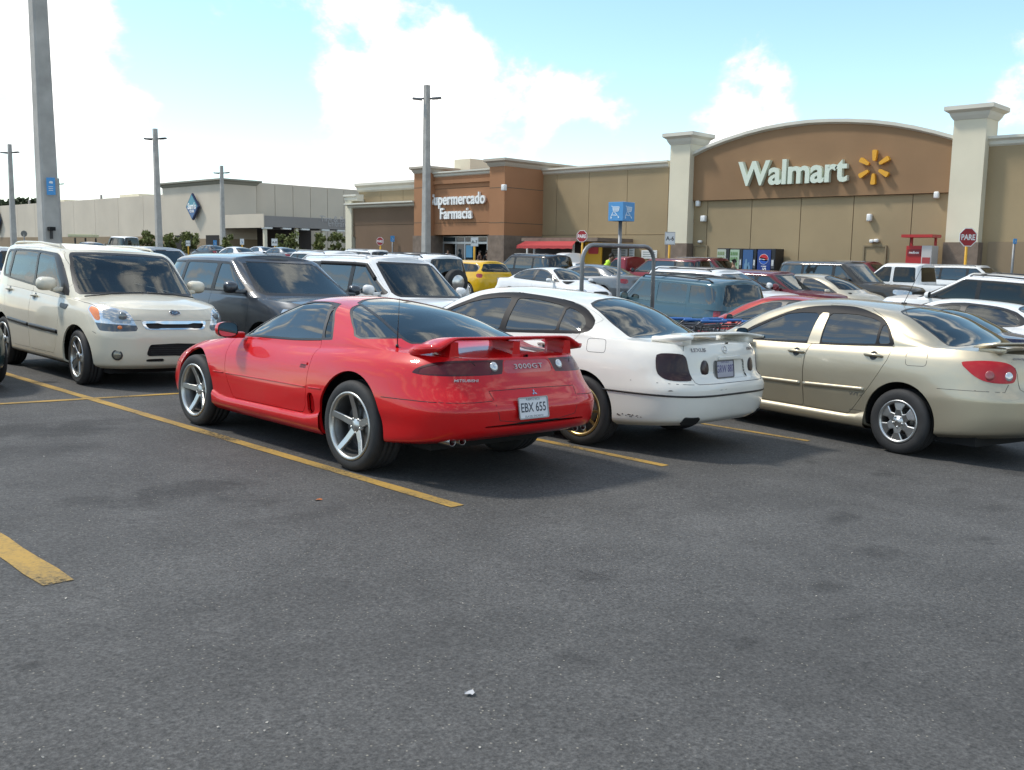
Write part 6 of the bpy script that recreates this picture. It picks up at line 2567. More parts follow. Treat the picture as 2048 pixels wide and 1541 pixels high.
def build_club():
    """second warehouse store, far beyond the first, with a corner tower"""
    Xs = 58.0
    yc = Xs * kf(447)
    st = thing('warehouse_building', 'pale grey warehouse store with a corner tower and blue diamond signs', 'store', (Xs, yc, 0))
    inv = Matrix.Translation((-Xs, -yc, 0))

    def fix(o):
        o.matrix_basis = inv
        return o
    g0 = -.5
    # front: tower and long wall
    y_t = fy(327, Xs)
    z_t = fz(447, 366, Xs)
    # the tower's side wall faces the camera's right: x where the ray meets y = yc
    xr = lambda px: yc / kf(px)
    x_t1 = xr(514)
    fix(slab(st, 'tower', M_GREYW, Xs, x_t1, yc, y_t, fz(400, 478, Xs), z_t))
    fix(slab(st, 'base_band', M_TANLOW, Xs - .02, x_t1, yc - .02, y_t, g0, fz(400, 478, Xs)))
    fix(cap4(st, Xs, x_t1, yc, y_t, z_t + .5, .6, .5, pbr('cap_green_grey', (.26, .25, .20), .8)))
    y_w = fy(-120, Xs)
    z_w = (fz(310, 393, Xs + 1) + fz(20, 409, Xs + 1)) / 2
    zb = fz(200, 474, Xs + 1)
    n = 12
    for k in range(n):
        a, b = y_t + (y_w - y_t) * k / n, y_t + (y_w - y_t) * (k + 1) / n
        fix(slab(st, 'wall_panel', M_GREYW, Xs + 1, Xs + 30, a + .03, b - .03, zb, z_w))
    fix(slab(st, 'panel_backing', M_GREYD, Xs + 1.1, Xs + 29, y_t, y_w, g0, z_w - .1))
    fix(slab(st, 'base_band', M_TANLOW, Xs + .95, Xs + 1.05, y_t, y_w, g0, zb))
    # openings in the tower base
    for a, b in ((350, 390), (412, 438)):
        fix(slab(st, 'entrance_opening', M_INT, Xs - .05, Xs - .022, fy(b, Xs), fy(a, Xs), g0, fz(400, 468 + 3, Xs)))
    # side wall facing right with a canopy in front
    yw = yc + 1.0
    x0, x1 = yw / kf(514), yw / kf(720)
    zt = (at_y(520, 383, yw).z + at_y(685, 394, yw).z) / 2
    for k in range(6):
        a, b = x0 + (x1 - x0) * k / 6, x0 + (x1 - x0) * (k + 1) / 6
        mb = MB().box(((a + b) / 2, yw + 6, (zt + 1) / 2 + 1), (b - a - .06, 12, zt - 1))
        fix(mb.build('wall_panel', M_GREYW, st))
    mb = MB().box(((x0 + x1) / 2, yw + 6.2, (zt) / 2), (x1 - x0, 11.8, zt - .2))
    fix(mb.build('panel_backing', M_GREYD, st))
    yk = yc - 9.0                       # canopy front edge plane facing right
    xa, xb = yk / kf(529), yk / kf(716)
    zk1, zk0 = at_y(560, 433, yk).z, at_y(560, 455, yk).z
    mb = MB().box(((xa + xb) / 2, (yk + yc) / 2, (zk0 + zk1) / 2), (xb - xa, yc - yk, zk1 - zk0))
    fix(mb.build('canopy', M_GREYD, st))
    # paler canopy return towards the lot
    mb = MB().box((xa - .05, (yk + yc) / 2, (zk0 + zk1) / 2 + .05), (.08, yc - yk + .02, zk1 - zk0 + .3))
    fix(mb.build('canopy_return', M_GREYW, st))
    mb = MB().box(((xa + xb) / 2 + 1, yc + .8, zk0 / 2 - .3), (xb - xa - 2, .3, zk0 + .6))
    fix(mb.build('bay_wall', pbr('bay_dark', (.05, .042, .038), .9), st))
    for px in (529, 592, 645):
        x = yk / kf(px)
        mb = MB().box((x + .3, yk + .4, zk0 / 2 - .3), (.34, .34, zk0 + .6))
        fix(mb.build('canopy_column', M_CREAM, st))
    for px in (537, 575, 612, 652, 683):
        x = yk / kf(px)
        mb = MB().box((x, yk + .3, zk0 - .12), (1.1, .5, .2), None, .04)
        fix(mb.build('canopy_light', M_SIGNW, st))
    for s, py in (('Tire & Battery', 440), ('Entrance', 449)):
        text('canopy_lettering', s, .95, pbr('faded_letters', (.40, .38, .37), .6), st, inv @ frame_m(at_y(680, py, yk - .02), (1, 0, 0), (0, 0, 1)), .02, .01)
    # diamond signs with the lettering
    blue = pbr('diamond_blue', (.045, .13, .30), .4)
    teal = pbr('diamond_teal', (.06, .26, .34), .4)
    for (px, py, full) in ((389, 414, True), (-4, 442, False)):
        Xq = Xs - .3 if full else Xs + .7
        y, z = fy(px, Xq), fz(px, py, Xq)
        hh = (fz(px, py - 27, Xq) - fz(px, py + 27, Xq)) / 2
        hw = hh * .95 * (1 if full else .8)
        M = inv @ fm(y, z, Xq)
        mb = MB().prism([(-hw, 0), (0, -hh), (hw, 0), (0, hh)], 0, .25, 'Z', M)
        d = mb.build('diamond_sign', pbr('diamond_navy', (.02, .035, .10), .45), st)
        mb = MB().prism([(-hw * .9, 0), (0, -hh * .9), (hw * .9, 0)], .25, .28, 'Z', M)
        mb.build('diamond_face', blue, d)
        mb = MB().prism([(-hw * .9, .0), (hw * .9, .0), (0, hh * .9)], .25, .28, 'Z', M)
        mb.build('diamond_face', teal, d)
        text('diamond_lettering', "Sam's", hh * .62, M_LETTER, d, M @ Matrix.Translation((0, hh * .02, .29)), .02, .03, sx=.9, shear=.1)
        text('diamond_lettering', 'CLUB', hh * .26, M_LETTER, d, M @ Matrix.Translation((0, -hh * .34, .29)), .02, .01)
    # roof units
    for (a, b, pt, pb, dx) in ((242, 280, 389, 396, 8), (116, 131, 400, 406, 6)):
        Xq = Xs + dx
        fix(slab(st, 'roof_unit', M_CREAM, Xq, Xq + 4, fy(b, Xq), fy(a, Xq), z_w - .5, fz((a + b) / 2, pt, Xq)))
    for px in (61, 205):
        mb = MB().tube([(Xs + 6, fy(px, Xs + 6), z_w - .3), (Xs + 6, fy(px, Xs + 6), z_w + 1.2)], .18, 8)
        fix(mb.build('vent_pipe', M_GREYD, st))
    return st


# ------------------------------------------------------------------ street furniture


def lamp_post(px_base, D, px_top, py_top, label, wbase=.47, wtop=.30, head=True, group='concrete lamp posts of the car park'):
    b = at_d(px_base, 500, D)
    g = lot(b.x, b.y)
    b = Vector((b.x, b.y, g.z))
    t = at_d(px_top, py_top, D)
    H = t.z - b.z
    o = thing('lamp_post', label, 'lamp post', b, 0, group)
    lean = Vector(((t.x - b.x), (t.y - b.y), H))
    mb = MB()
    ch = .22
    vs, fs = [], []
    lv = 8
    for i in range(lv + 1):
        u = i / lv
        w = (wbase + (wtop - wbase) * u) / 2
        c = lean * u
        for (sx, sy) in ((-1, -1 + ch), (-1 + ch, -1), (1 - ch, -1), (1, -1 + ch), (1, 1 - ch), (1 - ch, 1), (-1 + ch, 1), (-1, 1 - ch)):
            vs.append((c.x + sx * w, c.y + sy * w, c.z if i else -.3))
    for i in range(lv):
        for k in range(8):
            fs.append((i * 8 + k, i * 8 + (k + 1) % 8, i * 8 + 8 + (k + 1) % 8, i * 8 + 8 + k))
    fs.append(tuple(lv * 8 + k for k in range(8)))
    mb.add(vs, fs)
    mb.build('pole', M_CONC, o)
    if head:
        z = H - .75
        c = lean * (z / H)
        r_ = Vector((.6963, -.7178, 0))       # arms run across the view as in the photograph
        mb = MB()
        mb.tube([c - r_ * .62, c + r_ * .62], .05, 6)
        mb.build('arm', M_BLACKP, o)
        rot = Matrix.Rotation(math.atan2(r_.y, r_.x), 3, 'Z')
        for s in (1, -1):
            mb = MB()
            mb.box(c + r_ * s * .56 + Vector((0, 0, .03 * s)), (.56, .34, .11), rot @ Matrix.Rotation(-s * .10, 3, 'Y'), .04)
            mb.build('lamp_head', M_GALV if D < 70 else M_BLACKP, o)
    return o, b, lean


def sign_panel(kind, px, py, D, wpx, label, post_px=None, txt=None, cat='sign', face=None):
    """sign on a yellow post, facing the aisle to its left; wpx = width of the panel in the photograph"""
    c = at_d(px, py, D)
    g = lot(c.x, c.y)
    w = wpx * D / FPX
    o = thing('stop_sign' if kind == 'oct' else 'row_sign' if kind == 'row' else 'parking_sign', label, cat, (c.x, c.y, g.z), 0)
    inv = Matrix.Translation(-Vector((c.x, c.y, g.z)))
    a = face if face is not None else math.atan2(-VY, -VX)
    n = Vector((math.cos(a), math.sin(a), 0))
    M = inv @ frame_m(c, Vector((0, 0, 1)).cross(n), (0, 0, 1))
    mb = MB()
    mb.tube([Vector((0, 0, -.2)) - n * .06, Vector((0, 0, c.z - g.z + .1)) - n * .06], .055 if D > 30 else .05, 8)
    mb.build('post', M_YPOST if kind != 'blue' else M_GALV, o)
    if kind == 'oct':
        ob = [(w / 2 / math.cos(math.pi / 8) * math.cos(q), w / 2 / math.cos(math.pi / 8) * math.sin(q)) for q in [math.pi / 8 + k * math.pi / 4 for k in range(8)]]
        mb = MB().prism(ob, -.01, .01, 'Z', M)
        p = mb.build('panel', M_SIGNW, o)
        mb = MB().prism([(x * .92, y * .92) for x, y in ob], .011, .014, 'Z', M)
        mb.build('panel_face', M_SIGNRED, p)
        text('panel_lettering', 'PARE', w * .42, M_SIGNW, p, M @ Matrix.Translation((0, -.01, .0155)), .001, w * .012, sx=.86)
    elif kind == 'row':
        h = w * 1.22
        mb = MB().prism(round_poly([(-w / 2, -h / 2), (w / 2, -h / 2), (w / 2, h / 2), (-w / 2, h / 2)], .03), -.01, .01, 'Z', M)
        p = mb.build('panel', M_SIGNW, o)
        text('panel_lettering', txt, w * .56, M_SIGNL, p, M @ Matrix.Translation((0, -.02, .012)), .001, w * .01, sx=.92)
        mb = MB()
        for (x0, x1, y0, y1) in ((-w * .46, w * .46, h * .45, h * .47), (-w * .46, w * .46, -h * .47, -h * .45), (-w * .47, -w * .455, -h * .47, h * .47), (w * .455, w * .47, -h * .47, h * .47)):
            mb.prism([(x0, y0), (x1, y0), (x1, y1), (x0, y1)], .0105, .0125, 'Z', M)
        mb.build('panel_border', M_SIGNL, p)
    else:
        h = w * 1.45
        mb = MB().prism(round_poly([(-w / 2, -h / 2), (w / 2, -h / 2), (w / 2, h / 2), (-w / 2, h / 2)], .03), -.01, .01, 'Z', M)
        p = mb.build('panel', M_SIGNB if kind == 'blue' else M_SIGNW, o)
        # wheelchair mark
        mk = MB()
        mk.tube([M @ Vector((w * (.04 + .20 * math.cos(q)), h * (-.12) + w * .20 * math.sin(q), .014)) for q in np.linspace(-2.6, 1.2, 14)], w * .03, 5)
        mk.tube([M @ Vector(v) for v in ((-w * .04, h * .18, .014), (-w * .02, -h * .02, .014), (w * .16, -h * .04, .014), (w * .24, -h * .24, .014))], w * .035, 5)
        mk.lathe([(0.001, .02), (w * .07, .012)], 'Z', 10)
        mk.build('wheelchair_mark', M_SIGNW if kind == 'blue' else M_SIGNB, p)
    return o


def build_corral():
    o = thing('cart_corral', 'galvanised cart corral with a tall hoop and a blue cart sign on its pole', 'cart corral', lot(11.6, 9.7))
    inv = o.matrix_basis.inverted()
    y = 9.75
    xa, xb = 10.85, 12.45
    z0 = lot(11.6, y).z

    def on_y(px, py):
        return at_y(px, py, y)
    a, b = on_y(1165, 500), on_y(1308, 508)
    top = on_y(1240, 492).z
    mb = MB()
    pts = [Vector((a.x, y, z0 - .1)), Vector((a.x, y, top - .26))]
    for q in np.linspace(0, math.pi / 2, 6)[1:]:
        pts.append(Vector((a.x + .26 * (1 - math.cos(q)), y, top - .26 + .26 * math.sin(q))))
    for q in np.linspace(math.pi / 2, 0, 6):
        pts.append(Vector((b.x - .26 * (1 - math.cos(q)), y, top - .26 + .26 * math.sin(q))))
    pts.append(Vector((b.x, y, z0 - .1)))
    mb.tube([inv @ p for p in pts], .034, 10)
    mb.build('hoop', M_GALV, o)
    for x in (a.x, b.x):
        for h in (.35, .75):
            mb = MB().tube([inv @ Vector((x, y, z0 + h)), inv @ lot(x, 5.6, h)], .028, 8)
            mb.build('side_rail', M_GALV, o)
        for yy in (5.6, 7.7):
            mb = MB().tube([inv @ lot(x, yy, -.05), inv @ lot(x, yy, .78)], .03, 8)
            mb.build('rail_post', M_GALV, o)
    c = on_y(1244, 500)
    zt, zb = on_y(1248, 405).z, on_y(1248, 443).z
    mb = MB().tube([inv @ Vector((c.x, y + .05, z0 - .1)), inv @ Vector((c.x, y + .05, zb + .05))], .030, 10)
    mb.build('sign_pole', M_GALV, o)
    s = .30
    ctr = Vector((c.x + .02, y + .05, (zt + zb) / 2))
    h = zt - zb
    mb = MB().box(inv @ ctr, (s, s, h), None, .006)
    cube = mb.build('sign_box', pbr('corral_sign_blue', (.07, .27, .55), .4), o)
    lite = pbr('corral_icon', (.62, .74, .84), .4)
    grey = pbr('corral_icon_basket', (.45, .55, .66), .45)
    for nrm in ((-1, 0, 0), (0, -1, 0), (1, 0, 0), (0, 1, 0)):
        n = Vector(nrm)
        M = inv @ frame_m(ctr + n * (s / 2 + .0015), Vector((0, 0, 1)).cross(n), (0, 0, 1))
        ic = MB()

        def bar(x0, y0, x1, y1, w=.012):
            d = Vector((x1 - x0, y1 - y0))
            q = Vector((-d.y, d.x)).normalized() * w / 2
            ic.prism([(x0 - q.x, y0 - q.y), (x1 - q.x, y1 - q.y), (x1 + q.x, y1 + q.y), (x0 + q.x, y0 + q.y)], 0, .0015, 'Z', M)
        bar(-.085, .088, -.06, .075)
        bar(-.06, .075, -.045, .0)
        bar(-.045, .0, -.095, -.085)
        bar(-.095, -.085, -.075, -.10)
        bar(-.045, .0, .055, .005)
        bar(.075, .07, .055, .005)
        bar(-.06, .072, .075, .07)
        bar(-.03, .0, .06, -.085)
        bar(-.07, -.055, .04, -.062)
        ic.build('cart_icon', lite, cube)
        ib = MB().prism([(-.045, .012), (.05, .014), (.065, .06), (-.055, .062)], 0, .001, 'Z', M)
        ib.build('cart_icon_basket', grey, cube)
        for (x, yy) in ((-.088, -.10), (.062, -.095)):
            ib = MB().prism([(x + .013 * math.cos(q), yy + .013 * math.sin(q)) for q in np.linspace(0, 6.283, 13)[:-1]], 0, .002, 'Z', M)
            ib.build('cart_icon_wheel', lite, cube)
    return o


def build_carts():
    proto = thing('shopping_cart', 'x', 'shopping cart', (0, 0, 0), 0, 'nested shopping carts in the corral')
    wire = pbr('cart_wire', (.10, .10, .11), .4, .7)
    mb = MB()
    # basket: x forward, tapering to the nose
    rim = [(-.42, -.27, .98), (.42, -.22, .88), (.42, .22, .88), (-.42, .27, .98)]
    bot = [(-.30, -.20, .56), (.36, -.17, .54), (.36, .17, .54), (-.30, .20, .56)]
    mb.tube([Vector(p) for p in rim], .010, 5, closed=True)
    mb.tube([Vector(p) for p in bot], .007, 5, closed=True)
    for k in range(4):
        a, b, c, d = [Vector(v) for v in (rim[k], rim[(k + 1) % 4], bot[(k + 1) % 4], bot[k])]
        n = 12 if k % 2 == 0 else 7
        for i in range(1, n):
            t = i / n
            mb.tube([a.lerp(b, t), d.lerp(c, t)], .0035, 4, caps=False)
        for t in (.25, .5, .75):
            mb.tube([a.lerp(d, t), b.lerp(c, t)], .0035, 4, caps=False)
    for i in range(1, 8):
        t = i / 8
        mb.tube([Vector(bot[0]).lerp(Vector(bot[1]), t), Vector(bot[3]).lerp(Vector(bot[2]), t)], .0035, 4, caps=False)
    mb.build('basket', wire, proto)
    mb = MB()
    for s in (1, -1):
        mb.tube([(-.52, s * .25, 1.04), (-.42, s * .26, .97), (-.36, s * .24, .50), (-.38, s * .25, .14)], .012, 6)
        mb.tube([(-.38, s * .25, .14), (.46, s * .18, .14)], .012, 6)
        mb.tube([(.46, s * .18, .14), (.30, s * .17, .54)], .010, 6)
    mb.build('chassis', wire, proto)
    mb = MB().tube([(-.52, -.26, 1.04), (-.52, .26, 1.04)], .020, 8)
    mb.build('handle', pbr('cart_handle_blue', (.03, .14, .42), .4), proto)
    for (x, y) in ((-.38, .25), (-.38, -.25), (.46, .18), (.46, -.18)):
        mb = MB().lathe([(.02, -.015), (.06, -.012), (.06, .012), (.02, .015)], 'Y', 12, (x, y, .06))
        mb.build('castor', M_BLACKP, proto)
    spots = [(11.05, 7.55, 85), (11.05, 7.83, 86), (11.06, 8.11, 85), (11.75, 7.45, 93), (11.75, 7.75, 92), (11.74, 8.05, 92)]
    labs = ['shopping cart at the open end of the corral row beside the gold sedan', 'second shopping cart in the corral row beside the gold sedan', 'innermost shopping cart of the corral row beside the gold sedan',
            'shopping cart at the open end of the corral row nearer the red hatchback', 'second shopping cart in the corral row nearer the red hatchback', 'innermost shopping cart of the corral row nearer the red hatchback']
    kids = list(proto.children)
    for i, (x, y, a) in enumerate(spots):
        r = proto if i == 0 else proto.copy()
        if i:
            COL.objects.link(r)
            for ch in kids:
                c = ch.copy()
                COL.objects.link(c)
                c.parent = r
        r.matrix_basis = lot_m(x, y, R(a))
        r['label'] = labs[i]


def build_tree(px, py_top, py_base, D, wpx, label, seed):
    rg = random.Random(seed)
    b = at_d(px, 495, D)
    g = lot(b.x, b.y)
    zt = at_d(px, py_top, D).z
    H = max(2.0, zt - g.z)
    w = wpx * D / FPX * .86
    o = thing('small_tree', label, 'tree', (b.x, b.y, g.z), 0, 'young planted trees in front of the warehouse store')
    mb = MB()
    mb.tube([(0, 0, -.2), (.03, 0, H * .35), (.0, .05, H * .6)], [.09, .07, .04], 7)
    for k in range(5):
        a = rg.uniform(0, 6.28)
        mb.tube([(.02, 0, H * (.32 + .05 * k)), (math.cos(a) * w * .22, math.sin(a) * w * .22, H * (.55 + .07 * k))], [.04, .015], 5)
    mb.build('trunk', pbr('bark', (.11, .08, .055), .9, noise=(8, .3)), o)
    vs, fs = [], []
    clumps = [(rg.gauss(0, w * .26), rg.gauss(0, w * .26), H * rg.uniform(.30, .92), rg.uniform(.16, .30) * w) for k in range(18)]
    for (cx, cy, cz, cr) in clumps:
        for k in range(70):
            d = Vector((rg.gauss(0, 1), rg.gauss(0, 1), rg.gauss(0, .8)))
            d = d.normalized() * cr * rg.random()**.4
            p = Vector((cx, cy, min(cz, H - cr * .5))) + d
            s = rg.uniform(.09, .20)
            u = Vector((rg.gauss(0, 1), rg.gauss(0, 1), rg.gauss(0, 1))).normalized()
            v = u.cross(Vector((rg.gauss(0, 1), rg.gauss(0, 1), rg.gauss(0, 1)))).normalized()
            q = len(vs)
            vs += [p - u * s, p + v * s * .5, p + u * s, p - v * s * .5]
            fs.append((q, q + 1, q + 2, q + 3))
    MB().add(vs, fs).build('crown', pbr('leaf_olive', (.14, .155, .04), .7, noise=(1.2, .45)), o)
    return o


def build_person(px, D, label, shirt, trousers, skin=(.30, .17, .11), hair=(.02, .015, .012), face=None, bend=0.0, h=1.70, walk=.12):
    """standing or leaning figure: one skinned body, clothing and hair as its children"""
    b = at_d(px, 505, D)
    g = lot(b.x, b.y)
    a = face if face is not None else 0.0
    o = thing('person', label, 'person', (b.x, b.y, g.z), a)
    k = h / 1.70

    def skin_mesh(name, mat, joints, bones, lev=1):
        me = bpy.data.meshes.new(name)
        me.from_pydata([tuple(Vector(j[0]) * k) for j in joints], bones, [])
        ob = link(name, me, o)
        md = ob.modifiers.new('skin', 'SKIN')
        for i, j in enumerate(joints):
            v = me.skin_vertices[0].data[i]
            v.radius = (j[1] * k, j[1] * k) if not isinstance(j[1], tuple) else (j[1][0] * k, j[1][1] * k)
            v.use_root = i == 0
        md.use_smooth_shade = True
        sd = ob.modifiers.new('sub', 'SUBSURF')
        sd.levels = sd.render_levels = lev
        me.materials.append(mat)
        return ob
    bx = bend
    up = lambda z, x=0.0: (x + bx * max(0, z - .92) * .9, 0, .92 + (z - .92) * (1 - .35 * bx) if z > .92 else z)
    T = lambda x, y, z: (up(z, x)[0], y, up(z)[2])
    body = [(T(0, 0, .94), .12), (T(0, 0, 1.12), .115), (T(0, 0, 1.32), (.13, .10)), (T(0, 0, 1.43), .07), (T(.01, 0, 1.50), .048), (T(.03, 0, 1.58), .075), (T(.03, 0, 1.66), .07),
            (T(0, .17, 1.38), .06), (T(-.02, .24, 1.14), .042), (T(.08, .25, .92), .034), (T(.12, .25, .84), .036),
            (T(0, -.17, 1.38), .06), (T(.04, -.24, 1.14), .042), (T(.16, -.23, .96), .034), (T(.21, -.22, .89), .036),
            ((0, .09, .90), .09), ((walk * .5, .10, .49), .06), ((-walk * .2, .10, .10), .045), ((-walk * .2 + .14, .11, .035), .035),
            ((0, -.09, .90), .09), ((-walk * .4, -.10, .49), .06), ((-walk * 1.5, -.10, .10), .045), ((-walk * 1.5 + .14, -.11, .035), .035)]
    bones = [(0, 1), (1, 2), (2, 3), (3, 4), (4, 5), (5, 6), (3, 7), (7, 8), (8, 9), (9, 10), (3, 11), (11, 12), (12, 13), (13, 14), (0, 15), (15, 16), (16, 17), (17, 18), (0, 19), (19, 20), (20, 21), (21, 22)]
    skin_mesh('body', pbr('skin_%.2f' % skin[0], skin, .6), body, bones)
    sj = [(T(0, 0, .93), .135), (T(0, 0, 1.12), .13), (T(0, 0, 1.32), (.145, .115)), (T(0, 0, 1.42), .085), (T(0, .17, 1.39), .075), (T(-.01, .225, 1.20), .062), (T(0, -.17, 1.39), .075), (T(.03, -.225, 1.20), .062)]
    skin_mesh('shirt', pbr('cloth_%.2f_%.2f_%.2f' % shirt, shirt, .85), sj, [(0, 1), (1, 2), (2, 3), (3, 4), (4, 5), (3, 6), (6, 7)])
    tj = [((0, 0, .95), .13), ((0, .09, .88), .105), ((walk * .5, .10, .49), .078), ((-walk * .2, .10, .12), .065), ((0, -.09, .88), .105), ((-walk * .4, -.10, .49), .078), ((-walk * 1.5, -.10, .12), .065)]
    skin_mesh('trousers', pbr('cloth_%.2f_%.2f_%.2f' % trousers, trousers, .85), tj, [(0, 1), (1, 2), (2, 3), (0, 4), (4, 5), (5, 6)])
    hj = [(T(.0, 0, 1.66), .082), (T(.02, 0, 1.71), .07), (T(-.05, 0, 1.60), .06)]
    skin_mesh('hair', pbr('hair_dark', hair, .7), hj, [(0, 1), (0, 2)])
    return o


def vending(px0, px1, py_top, label, style, X=None):
    X = X or WX - 1.0
    y0, y1 = fy(px0, X), fy(px1, X)
    zt = fz((px0 + px1) / 2, py_top, X)
    h = 1.86
    yc = (y0 + y1) / 2
    w = abs(y0 - y1) - .03
    o = thing('vending_machine', label, 'vending machine', (X, yc, zt - h))
    mb = MB().box((.42, 0, h / 2), (.84, w, h), None, .02)
    mb.build('cabinet', pbr('vending_black', (.012, .013, .018), .35), o)
    col = {'white': (.42, .46, .38), 'green': (.36, .47, .34), 'water': (.03, .10, .26), 'cola': (.012, .045, .22)}[style]
    M = frame_m((-.012, 0, h / 2), (0, -1, 0), (0, 0, 1))
    fw = w * .74
    mb = MB().prism(round_poly([(-w * .48, -h * .46), (-w * .48 + fw, -h * .46), (-w * .48 + fw, h * .47), (-w * .48, h * .47)], .03), 0, .02, 'Z', M)
    f = mb.build('front_panel', pbr('vending_' + style, col, .3), o)
    mb = MB()
    mb.prism([(w * .30, -.05), (w * .46, -.05), (w * .46, .42), (w * .30, .42)], .0, .03, 'Z', M)
    mb.build('coin_panel', pbr('vending_panel_grey', (.10, .10, .11), .4), o)
    mb = MB()
    for k in range(5):
        mb.prism([(w * .32, .10 + k * .055), (w * .44, .10 + k * .055), (w * .44, .14 + k * .055), (w * .32, .14 + k * .055)], .03, .038, 'Z', M)
    mb.build('selection_button', M_SIGNW, o)
    mb = MB().prism(round_poly([(-w * .40, -h * .42), (w * .12, -h * .42), (w * .12, -h * .32), (-w * .40, -h * .32)], .02), .021, .03, 'Z', M)
    mb.build('delivery_flap', M_BLACKP, o)
    if style == 'cola':
        cx, cy, r_ = -w * .12, h * .22, w * .26
        mb = MB().prism([(cx + r_ * math.cos(q), cy + r_ * math.sin(q)) for q in np.linspace(0, 6.283, 33)[:-1]], .021, .026, 'Z', M)
        g = mb.build('globe_emblem', M_SIGNW, f)
        for s, cc in ((1, (.55, .02, .03)), (-1, (.02, .10, .45))):
            pts = []
            a0 = .42
            for q in np.linspace(-.05 if s > 0 else 3.25, 3.0 if s > 0 else 6.15, 20):
                pts.append((cx + r_ * .94 * math.cos(q), cy + r_ * .94 * math.sin(q) + 0))
            for u in np.linspace(0, 1, 10):
                x = pts[19][0] + (pts[0][0] - pts[19][0]) * u
                y = pts[19][1] + (pts[0][1] - pts[19][1]) * u
                pts.append((x, y + .05 * math.sin(u * 6.283) * s * 1 + s * .02))
            mb = MB().prism(pts, .0265, .029, 'Z', M)
            mb.build('globe_band', pbr('globe_%d' % s, cc, .35), g)
        text('front_lettering', 'pepsi', w * .42, M_SIGNW, f, M @ Matrix.Translation((-w * .10, -h * .18, .022)) @ Matrix.Rotation(R(90), 4, 'Z'), .002, .004)
    elif style == 'water':
        mb = MB()
        for (x, y, s) in ((-w * .22, -.05, 1.0), (-.02, -.12, .8)):
            mb.prism(round_poly([(x - .11 * s, y - .45 * s), (x + .11 * s, y - .45 * s), (x + .11 * s, y + .15 * s), (x + .05 * s, y + .32 * s), (x + .05 * s, y + .46 * s), (x - .05 * s, y + .46 * s), (x - .05 * s, y + .32 * s), (x - .11 * s, y + .15 * s)], .04), .021, .024, 'Z', M)
        mb.build('bottle_picture', pbr('bottle_print', (.14, .27, .40), .35), f)
    else:
        mb = MB()
        for k in range(5):
            for j in range(4):
                x, y = -w * .38 + j * w * .15, h * (.36 - k * .14)
                mb.prism([(x - .035, y - .09), (x + .035, y - .09), (x + .035, y + .06), (x, y + .10), (x - .035, y + .06)], .021, .03, 'Z', M)
        mb.build('bottle_row', pbr('bottles_' + style, (.10, .22, .06) if style == 'green' else (.20, .26, .10), .3), f)
    return o


